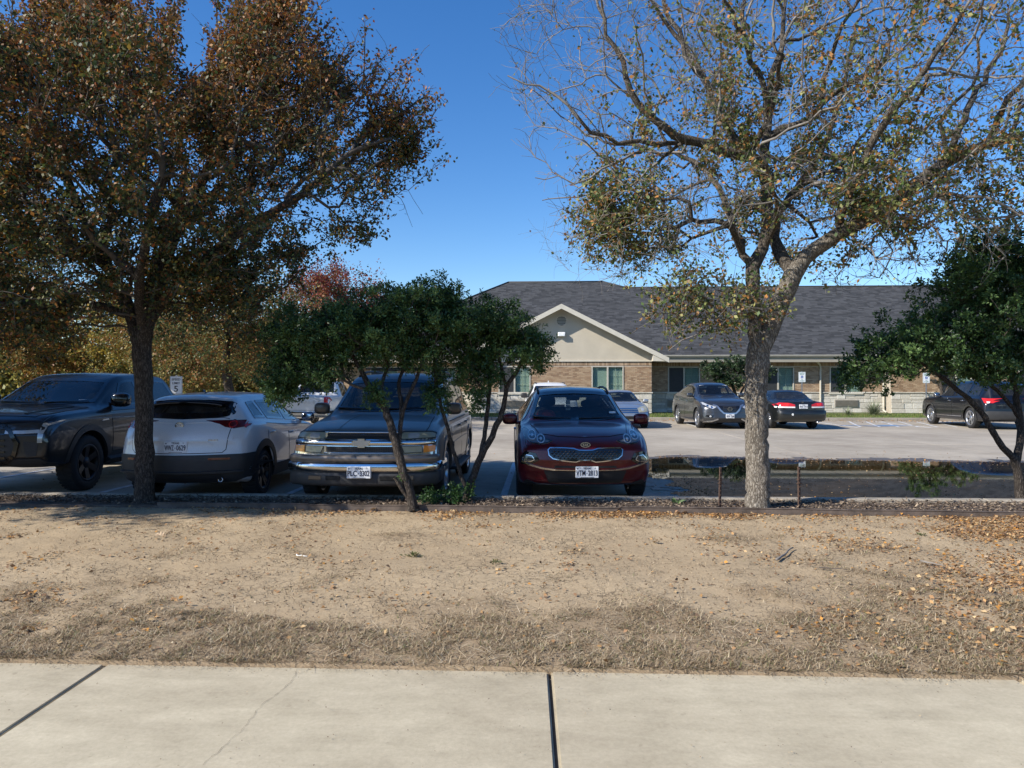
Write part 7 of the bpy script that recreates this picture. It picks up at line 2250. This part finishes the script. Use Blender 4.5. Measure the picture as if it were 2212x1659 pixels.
# ------------------------------------------------------------------ verge growth and litter
M['straw'] = leafmat('dry_grass_blade', .8, .25, .2)
M['litter'] = leafmat('fallen_leaf', .7, .15, .25)
M['chip'] = leafmat('mulch_chip', .9, .0, .15)
def verge_z(x, y):
    f = np.clip((y - YE) / (edge_y(x) - YE), 0, 1) ** (1 / 1.15)
    i = int(np.clip((x - X0) / (X1 - X0) * NX, 0, NX)); j = int(np.clip(f * NY, 0, NY))
    return float(V[j, i, 2])
def blades(n, seed, hmin, hmax, accept, cols, wts, lean=.8, wid=.0022, sdl=.45):
    r = np.random.default_rng(seed)
    B = []
    while len(B) < n:
        d = YE - .012 + (r.random() ** 1.5) * 4.6
        hw = d * .80 + .6
        x = r.uniform(-hw, hw) - .15 * 0
        if d > edge_y(x) - .05: continue
        if r.random() < accept(x, d): B.append((x, d, verge_z(x, d)))
    B = np.array(B)
    L = r.uniform(hmin, hmax, n)
    a = r.uniform(0, 2 * np.pi, n)
    le = np.abs(r.normal(lean, sdl, n)).clip(.1, 1.56)
    dirh = np.stack([np.cos(a), np.sin(a), 0 * a], 1)
    side = np.stack([-np.sin(a), np.cos(a), 0 * a], 1)
    top = B + dirh * (np.sin(le) * L)[:, None] + np.stack([0 * a, 0 * a, np.cos(le) * L], 1)
    w = r.uniform(wid * .6, wid * 1.3, n)[:, None]
    top[:, 2] += .003
    Vv = np.stack([B - side * w, B + side * w, top + side * w * .3, top - side * w * .3], 1).reshape(-1, 3)
    return Vv, np.arange(4 * n).reshape(n, 4), np.repeat(pick_cols(n, cols, wts, r, .3), 4, axis=0)
STRAW = [(.42, .325, .205), (.33, .24, .15), (.18, .125, .075), (.55, .455, .31), (.19, .20, .08)]
Vv, Fq, cc = blades(130000, 71, .012, .052, lambda x, y: grassy(x, y) ** 1.2 * min(1, max(.06, .55 + 1.5 * nz(x, y, 5.5, 13) + .8 * nz(x, y, 1.6, 17))), STRAW, [1.1, 1, .7, .6, .28], 1.40, .0024, .26)
tag(link('dry_grass', np_mesh('dry_grass', Vv, Fq, cc), M['straw']), 'matted dry straw coloured grass beside the sidewalk', 'grass', None, 'stuff')
Vv, Fq, cc = blades(9000, 81, .05, .13, lambda x, y: .15 + .85 * grassy(x, y), [(.58, .47, .31), (.66, .56, .40), (.45, .35, .22)], [1, .7, .8], 1.48, .0019, .10)
tag(link('straw', np_mesh('straw', Vv, Fq, cc), M['straw']), 'long pale straws lying flat over the dry grass', 'straw', None, 'stuff')
Vv, Fq, cc = blades(5200, 82, .015, .055, lambda x, y: 1.0 if y < YE + .045 else 0.0, STRAW, [1.1, 1, .7, .6, .28], 1.25, .0024, .3)
tag(link('edge_grass', np_mesh('edge_grass', Vv, Fq, cc), M['straw']), 'dry grass hanging over the edge of the sidewalk', 'grass', None, 'stuff')
Vv, Fq, cc = blades(15000, 72, .012, .045, lambda x, y: .15 + .5 * max(0, nz(x, y, 2.2, 5)), STRAW, [.6, 1, 1.2, .4, .1], 1.35)
tag(link('sparse_grass', np_mesh('sparse_grass', Vv, Fq, cc), M['straw']), 'sparse dead grass stems scattered over the bare dirt', 'grass', None, 'stuff')

def litter(n, seed, place_, smin, smax, cols, wts, aspect=.62, flat=.45):
    r = np.random.default_rng(seed)
    B = []
    while len(B) < n:
        q = place_(r)
        if q is not None: B.append(q)
    B = np.array(B)
    D = unit(np.stack([r.normal(0, 1, n), r.normal(0, 1, n), r.normal(0, .25, n)], 1))
    N = unit(r.normal(0, flat, (n, 3)) + np.array([0, 0, 1]))
    B[:, 2] += r.uniform(.004, .018, n)
    return leaf_mesh('litter', B, r.uniform(smin, smax, n), D, N, pick_cols(n, cols, wts, r, .3), aspect, .12)
LEAFC = [(.42, .25, .11), (.35, .20, .095), (.28, .165, .09), (.48, .34, .18), (.50, .24, .055), (.20, .13, .08)]
def on_verge(r):
    x = r.uniform(-8, 9); y = YE + r.random() * (edge_y(x) - YE - .03)
    t = (y - YE) / (edge_y(x) - YE)
    right = np.clip((x - 1.5) / 4.5, 0, 1)
    pr = .020 + .26 * right + .55 * right * t ** 1.5 * np.clip((x - 2) / 3, 0, 1) + .95 * np.clip((t - .90) / .10, 0, 1) * np.clip((x + 5.2) / 2, .1, 1) * (.5 + .5 * np.clip((x + 1) / 2, .2, 1))
    pr *= np.clip(.55 + 1.6 * nz(x, y, 1.4, 21), .1, 1.4)
    pr += .5 * max(0, nz(x, y, 2.3, 33) - .38)
    if abs(x) > y * .86 + .5: return None
    return (x, y, verge_z(x, y)) if r.random() < pr else None
tag(link('fallen_leaves', litter(22000, 73, on_verge, .018, .048, LEAFC, [1, 1, 1, .8, .45, .6]), M['litter']), 'small orange and tan leaves scattered over the dirt', 'leaves', None, 'stuff')
def on_dirt(r):
    x = r.uniform(-8, 9); y = YE + r.random() ** 1.2 * (edge_y(x) - YE - .03)
    if abs(x) > y * .86 + .5: return None
    return (x, y, verge_z(x, y) - .004) if r.random() < .25 + 1.4 * max(0, nz(x, y, 1.9, 41)) + .8 * max(0, nz(x, y, 6, 44)) else None
tag(link('dirt_crumbs', litter(24000, 79, on_dirt, .005, .020, [(.15, .11, .075), (.24, .18, .12), (.34, .26, .17), (.09, .07, .05), (.50, .42, .30)], [1, 1, .8, .7, .4], .45, .8), M['chip']), 'crumbs of bark and dead stems strewn over the dirt', 'debris', None, 'stuff')
def on_walk(r):
    y = YE - abs(r.normal(0, .05)) - .004 if r.random() < .8 else r.uniform(2.6, YE)
    x = r.uniform(-4, 4)
    return (x, y, .001) if r.random() < .5 + nz(x, y, 3, 51) else None
tag(link('walk_grit', litter(2600, 80, on_walk, .004, .013, [(.20, .15, .10), (.33, .25, .16), (.12, .09, .06), (.45, .35, .22)], [1, 1, .7, .4], .5, .3), M['chip']), 'grit and bits of straw along the sidewalk edge', 'grit', None, 'stuff')
def on_bed(r):
    x = r.uniform(-8.5, 9.5); y = r.uniform(edge_y(x) + .06, KY0 - .01)
    return (x, y, .085 + .02 * r.random())
tag(link('mulch_chips', litter(17000, 74, on_bed, .018, .055, [(.20, .15, .11), (.13, .095, .07), (.28, .22, .165), (.36, .28, .20), (.08, .06, .05)], [1, 1, .8, .35, .6], .35, .5), M['chip']), 'grey brown mulch chips and dead leaves in the bed', 'mulch', None, 'stuff')
def on_lot(r):
    y = KY1 + r.random() ** 1.3 * 8; x = r.uniform(-9, 12)
    pr = .2 + .8 * (y < KY1 + .2)
    return (x, y, .004) if r.random() < pr * .5 else None
tag(link('lot_leaves', litter(900, 75, on_lot, .03, .05, LEAFC, [1, 1, 1, .6, .4, 1]), M['litter']), 'dead leaves lying about on the parking lot', 'leaves', None, 'stuff')
def on_puddle(r):
    k = r.integers(0, len(PUDDLE)); p = PUDDLE[k]
    if p[1] < KY1 + .6: return None
    if r.random() < .82: return (p[0] + r.normal(.15, .18), p[1] - abs(r.normal(0, .22)) + .12, .010)
    x = r.uniform(2.8, 10.5); y = r.uniform(10, 15)
    return (x, y, .009)
tag(link('floating_leaves', litter(2600, 76, on_puddle, .025, .05, LEAFC, [1, 1, 1, .6, .4, .8], .62, .15), M['litter']), 'dead leaves gathered along the puddle rim', 'leaves', None, 'stuff')
def on_far(r):
    x = r.uniform(-2, 26); y = LOT1 - abs(r.normal(0, .8)) - .05
    return (x, y, .006)
tag(link('kerb_leaves', litter(1500, 77, on_far, .05, .09, LEAFC, [1, 1, 1, .6, .3, 1]), M['litter']), 'brown leaves blown against the far kerb', 'leaves', None, 'stuff')
def lawn_blades():
    r = np.random.default_rng(78)
    n = 26000
    x = r.uniform(-10, 30, n); y = LOT1 + .2 + r.random(n) * 3.2
    z = .10 + (y - LOT1 - .17) / (YR + 1 - LOT1 - .17) * .09
    B = np.stack([x, y, z], 1)
    a = r.uniform(0, 6.28, n)
    sd = np.stack([np.cos(a), np.sin(a), 0 * a], 1) * .012
    T = B + np.stack([r.normal(0, .02, n), r.normal(0, .02, n), r.uniform(.03, .09, n)], 1)
    Vv = np.stack([B - sd, B + sd, T + sd * .2, T - sd * .2], 1).reshape(-1, 3)
    tag(link('lawn_grass', np_mesh('lawn_grass', Vv, np.arange(4 * n).reshape(n, 4), np.repeat(pick_cols(n, [(.11, .17, .04), (.16, .20, .06), (.26, .22, .10)], [1, .8, .35], r), 4, axis=0)), M['straw']), 'green mown grass in front of the building', 'grass', None, 'stuff')
lawn_blades()

# big lobed oak leaves, one by one
def oak_leaf(sz):
    half = [(0, 0), (.05, .12), (.24, .20), (.12, .30), (.36, .44), (.16, .52), (.38, .70), (.15, .74), (.16, .92), (0, 1.0)]
    pts = half + [(-x, y) for x, y in half[-2:0:-1]]
    n = len(half)
    vs = [(x * sz, y * sz, sz * (.25 * abs(x) + .10 * math.sin(y * 3) * (1 if x >= 0 else -.4))) for x, y in pts]
    mid = [(0, y * sz, sz * .02) for _, y in half[1:-1]]
    b = len(vs); vs += mid
    fs = []
    m = [0] + [b + i for i in range(len(mid))] + [n - 1]
    for i in range(n - 1):
        fs.append([k for k in (m[i], i, i + 1, m[i + 1])] if i > 0 else [0, 1, m[1]])
        o = [0] + [len(pts) - q for q in range(1, n - 1)] + [n - 1]
        fs.append([k for k in (m[i], m[i + 1], o[i + 1], o[i])] if i > 0 else [0, m[1], o[1]])
    fs = [list(dict.fromkeys(f)) for f in fs]
    me = bpy.data.meshes.new('oak_leaf'); me.from_pydata(vs, [], [f for f in fs if len(f) > 2])
    me.materials.append(M['oak_leaf'])
    return me
M['oak_leaf'] = plain('dry_oak_leaf', (.42, .31, .20), .8, var=.35, scale=9)
om = [oak_leaf(.13), oak_leaf(.10)]
spots = [(1328, 1106, .06, 'big curled tan oak leaf below the right front wheel of the red SUV'), (1350, 1112, .04, 'oak leaf lying in front of the big curled one'), (1398, 1106, .05, 'oak leaf at the edging midway between red SUV and left post'),
         (1470, 1111, .04, 'oak leaf on the dirt a little left of the left post'), (570, 1094, .06, 'pale oak leaf at the edging below the white SUV'), (800, 1103, .05, 'oak leaf at the edging below the grey SUV plate'), (905, 1105, .05, 'oak leaf below the foot of the laurel stems'),
         (1592, 1390, .03, 'large oak leaf in the grass near the sidewalk below the pale trunk'), (2138, 1208, .03, 'oak leaf among orange leaves near the right edge'), (2020, 1224, .03, 'oak leaf beside the pale split stick'), (2150, 1320, .03, 'oak leaf in the grass at the right edge of the picture'),
         (1412, 1172, .03, 'oak leaf alone on the dirt below the red SUV right side'), (360, 1158, .03, 'brown oak leaf on the dirt below the dark trunk')]
for k, (u, v, z, lab) in enumerate(spots):
    p = gnd(u, v, z)
    o = link('oak_leaf', om[k % 2], None, None, p)
    o.rotation_euler = (random.uniform(-.5, .6), random.uniform(-.5, .5), random.uniform(0, 6.28))
    tag(o, lab, 'leaf', 'oak leaves on the verge')

# sticks
def stick(u0, v0, u1, v1, r, label, mat):
    a, b = gnd(u0, v0, .035), gnd(u1, v1, .035)
    pts = [a.lerp(b, i / 7) + Vector((random.uniform(-.008, .008), random.uniform(-.008, .008), .012 + random.uniform(0, .008))) for i in range(8)]
    o = MB().tube([p - a for p in pts], [r * (1 - .5 * i / 7) for i in range(8)], 6).build('fallen_stick', mat, None, a)
    tag(o, label, 'stick')
stick(1678, 1212, 1712, 1186, .012, 'short grey lichened stick lying on the dirt', M['twig'])
stick(640, 1202, 662, 1206, .006, 'thin white bleached stick on the bare dirt', M['white_card'])
stick(1770, 1230, 1830, 1234, .006, 'thin brown twig lying on the verge by orange leaves', M['twig_dark'])
stick(1990, 1216, 2040, 1226, .009, 'pale split stick near the right edge of the verge', M['straw_wood'] if 'straw_wood' in M else M['twig'])

# small green weeds on the dirt
M['weed'] = leafmat('weed_leaf', .6, .3)
def weed(u, v, z, n, rad, h, label, pal):
    p = gnd(u, v, z)
    r = np.random.default_rng(int(u))
    B = np.stack([r.normal(0, rad * .35, n), r.normal(0, rad * .35, n), r.random(n) * h * .5], 1)
    D = unit(np.stack([B[:, 0] / rad * 2 + r.normal(0, .5, n), B[:, 1] / rad * 2 + r.normal(0, .5, n), np.abs(r.normal(.7, .4, n))], 1))
    N = unit(r.normal(0, .5, (n, 3)) + np.array([0, 0, 1]))
    o = link('weed', leaf_mesh('weed', B, r.uniform(h * .4, h, n), D, N, pick_cols(n, pal, [1] * len(pal), r), .4), M['weed'], None, p)
    tag(o, label, 'weed')
GR = [(.07, .10, .03), (.11, .13, .045), (.16, .14, .06)]
weed(893, 1203, .03, 60, .07, .05, 'low green weed tuft alone on bare dirt', GR)
weed(1072, 1217, .03, 40, .05, .04, 'small grey green weed right of the tuft on dirt', GR)
weed(1463, 1092, .08, 16, .03, .12, 'single green sprout in the mulch right of the red SUV', [(.14, .22, .08)])
weed(878, 1068, .08, 14, .03, .05, 'tiny green sprout in the mulch by the laurel foot', GR)
weed(1990, 1158, .03, 40, .06, .04, 'little green weed among the orange leaves', GR)
laurel(36, 'low green laurel suckers sprouting at the foot of the stems', None, gnd(965, 1088, .08), [st((965, 1092, 9.0, .012), (965, 1080, 9.0, .01), (965, 1070, 9.0, .008))],
    [((-.98, 9.02, .15), (.15, .10, .07), 40), ((-.75, 9.05, .18), (.17, .10, .10), 45), ((-.58, 9.1, .20), (.08, .08, .12), 25)], 1700, .04, name='laurel_suckers', pal=[(.018, .045, .012), (.03, .07, .02), (.05, .11, .03)])

# grassy yucca clump by the wall
def yucca(u, d, z, n, ln, label):
    r = np.random.default_rng(int(u))
    p = W((u - CX) / F * d, d, z)
    Vv, Fq, cc = [], [], []
    for k in range(n):
        a = r.uniform(0, 6.28); e = r.uniform(.15, 1.35); L_ = ln * r.uniform(.6, 1.1)
        dv = np.array([math.cos(a) * math.cos(e), math.sin(a) * math.cos(e), math.sin(e)]); sd = np.array([-math.sin(a), math.cos(a), 0]) * .016
        b = len(Vv)
        q = dv * L_ * .55; t = dv * L_ + np.array([0, 0, -.22 * L_ * math.cos(e)])
        o = dv * .03
        Vv += [o - sd, o + sd, q + sd * .8, q - sd * .8, t + sd * .1, t - sd * .1]
        Fq += [(b, b + 1, b + 2, b + 3), (b + 3, b + 2, b + 4, b + 5)]
        cc += [np.array((.22, .25, .15)) * r.uniform(.7, 1.25)] * 6
    tag(link('yucca', np_mesh('yucca', Vv, Fq, np.array(cc)), M['weed'], None, p), label, 'plant')
yucca(1888, 34.6, .12, 190, .95, 'pale spiky yucca clump in front of the stone base')
yucca(1832, 34.6, .12, 60, .6, 'small spiky clump left of the pale yucca')

# ------------------------------------------------------------------ edging, posts and signs
M['edging'] = plain('weathered_steel_edging', (.13, .10, .08), .8, .1, .45, 6, bump=.2)
M['rust'] = plain('rusty_steel', (.10, .062, .046), .85, .2, .45, 30, bump=.4)
ed = tag(empty('landscape_edging', (0, edge_y(0), .02)), 'weathered steel edging strip between the dirt and the mulch bed', 'edging')
brk = [-12.3, -9.6, -7.1, -4.85, -2.9, -1.15, .95, 3.05, 5.15, 7.2, 9.4, 11.4]
for a, b in zip(brk[:-1], brk[1:]):
    mb = MB()
    xs_ = np.linspace(a, b, 9)
    top = (.118 if a > -5 else .075) + random.uniform(-.006, .006)
    prof = lambda x: edge_y(x)
    vs, fs = [], []
    for x in xs_:
        y = edge_y(x)
        for dy, z in ((-.012, -.03), (-.012, top - .012), (-.018, top - .008), (-.018, top), (.012, top), (.012, -.03)): vs.append((x, y + dy, z + .01 * nz(x, 0, 1.2, a)))
    for i in range(8):
        for k in range(6): fs.append((i * 6 + k, i * 6 + (k + 1) % 6, (i + 1) * 6 + (k + 1) % 6, (i + 1) * 6 + k))
    fs += [tuple(range(6)), tuple(range(len(vs) - 6, len(vs)))]
    o = mb.add(vs, fs).build('section', M['edging'], ed); o.matrix_parent_inverse = Matrix.Translation(-ed.location)
    for dx in (.06, .16):
        x = a + dx; y = edge_y(x)
        q = MB().box(x, x + .055, y - .022, y - .010, top - .058, top - .018).build('stake_pocket', M['rust'], o); q.matrix_parent_inverse = o.matrix_parent_inverse

def t_post(u, vb, vt, lean, label):
    p = gnd(u, vb, .07)
    d = -p.x * SA * -1 if False else (p.y * CA - p.x * SA)
    h = (vb - vt) / F * d
    root = tag(empty('t_post', p), label, 'post', 'rusty posts by the pale trunk')
    root.rotation_euler = (0, lean, .5)
    MB().box(-.016, .016, -.003, .003, -.2, h).box(-.003, .003, .003, .026, -.2, h).build('post', M['rust'], root)
    st_ = MB()
    z = .06
    while z < h - .02:
        st_.bbox(-.008, .008, -.010, -.002, z, z + .018, .003); z += .055
    st_.build('stud', M['rust'], root)
    wv = MB()
    for zz in (h * .62, h * .70): wv.tube([(.03 * math.cos(a), .03 * math.sin(a) + .008, zz + .004 * math.sin(2 * a)) for a in np.linspace(0, 6.28, 14)], .003, 5, cap=False)
    wv.tube([(.03, .0, h * .64), (.045, -.01, h * .58), (.05, -.02, h * .55)], .003, 5)
    wv.build('wire_tie', M['rust'], root)
t_post(1555, 1101, 1009, .03, 'rusty studded steel post left of the pale trunk')
t_post(1727, 1103, 1008, -.01, 'rusty studded steel post right of the pale trunk')

M['sign_white'] = plain('sign_white', (.74, .75, .76), .35, var=.03)
M['sign_ink'] = plain('sign_black', (.015, .015, .017), .45)
M['sign_blue'] = plain('sign_blue', (.02, .09, .32), .4, var=.05)
M['sign_green'] = plain('sign_green', (.02, .20, .10), .4, var=.05)
M['galv'] = plain('galvanised_steel', (.36, .37, .38), .45, .8)
def sign(name, label, u, v, d, w, h, group=None):
    c = pix(u, v, d)
    root = tag(empty(name, (c.x, c.y, 0)), label, 'sign', group)
    root.rotation_euler = (0, 0, YAW)
    z = c.z
    MB().box(-.022, .022, .004, .012, -.1, z + h / 2 + .03).box(-.022, -.012, .012, .03, -.1, z + h / 2 + .03).box(.012, .022, .012, .03, -.1, z + h / 2 + .03).build('post', M['galv'], root)
    p = [(a, z + b) for a, b in rrect(-w / 2, w / 2, -h / 2, h / 2, .025)]
    pl = MB().prism(p, -.003, .003).build('sign_panel', M['sign_white'], root)
    o = p; i = inset(p, .008); i2 = inset(p, .014)
    mb = MB(); n = len(o)
    mb.add([(a, -.0045, b) for a, b in i + i2], [(k, (k + 1) % n, n + (k + 1) % n, n + k) for k in range(n)])
    bd = mb
    MB().lathe([(0, -.008), (.010, -.008), (.010, -.002)], 8, 'y', (0, 0, z + h / 2 - .028)).lathe([(0, -.008), (.010, -.008), (.010, -.002)], 8, 'y', (0, 0, z - h / 2 + .028)).build('bolt', M['galv'], pl)
    return root, pl, z, bd
root, pl, z, bd = sign('speed_limit_sign', 'white sign reading SPEED LIMIT 5 behind the white small SUV', 380.5, 832, 18.0, .315, .455)
bd.build('sign_border', M['sign_ink'], pl)
for t, s_, dz, w_ in (('SPEED', .078, .142, 1.05), ('LIMIT', .078, .048, 1.05), ('5', .215, -.10, 1.15)):
    lettering(t, s_, M['sign_ink'], pl, Matrix.Translation((0, -.004, z + dz)) @ STAND, width=w_)
def hsign(u, v, d, label):
    root, pl, z, bd = sign('reserved_parking_sign', label, u, v, d, .325, .475, 'reserved parking signs at the far kerb')
    bd.build('sign_border', M['sign_green'], pl)
    for t, s_, dz in (('RESERVED', .050, .175), ('PARKING', .050, .118), ('VAN', .045, -.115), ('ACCESSIBLE', .042, -.175)):
        lettering(t, s_, M['sign_green'], pl, Matrix.Translation((0, -.004, z + dz)) @ STAND)
    MB().prism([(a, z + .005 + b) for a, b in rrect(-.055, .055, -.06, .06, .01)], -.0050, -.0032).build('symbol_panel', M['sign_blue'], pl)
    s = MB()
    s.prism([(a - .004, z + .045 + b) for a, b in disc(0, 0, .011, None, 10)], -.0065, -.0045)
    pts = [(.005 + .028 * math.cos(a) - .008, -.0058, z - .018 + .028 * math.sin(a)) for a in np.linspace(R_(120), R_(400), 14)]
    s.tube(pts, .0042, 5)
    s.tube([(-.004, -.0058, z + .03), (-.002, -.0058, z + .0), (.022, -.0058, z + .0), (.034, -.0058, z - .035)], .005, 5)
    s.build('wheelchair_symbol', M['white_ink'], pl)
hsign(1732.5, 814.5, 33.0, 'reserved parking sign with wheelchair symbol above the black sedan')
hsign(2001, 816.5, 33.0, 'reserved parking sign half hidden by the right laurel')
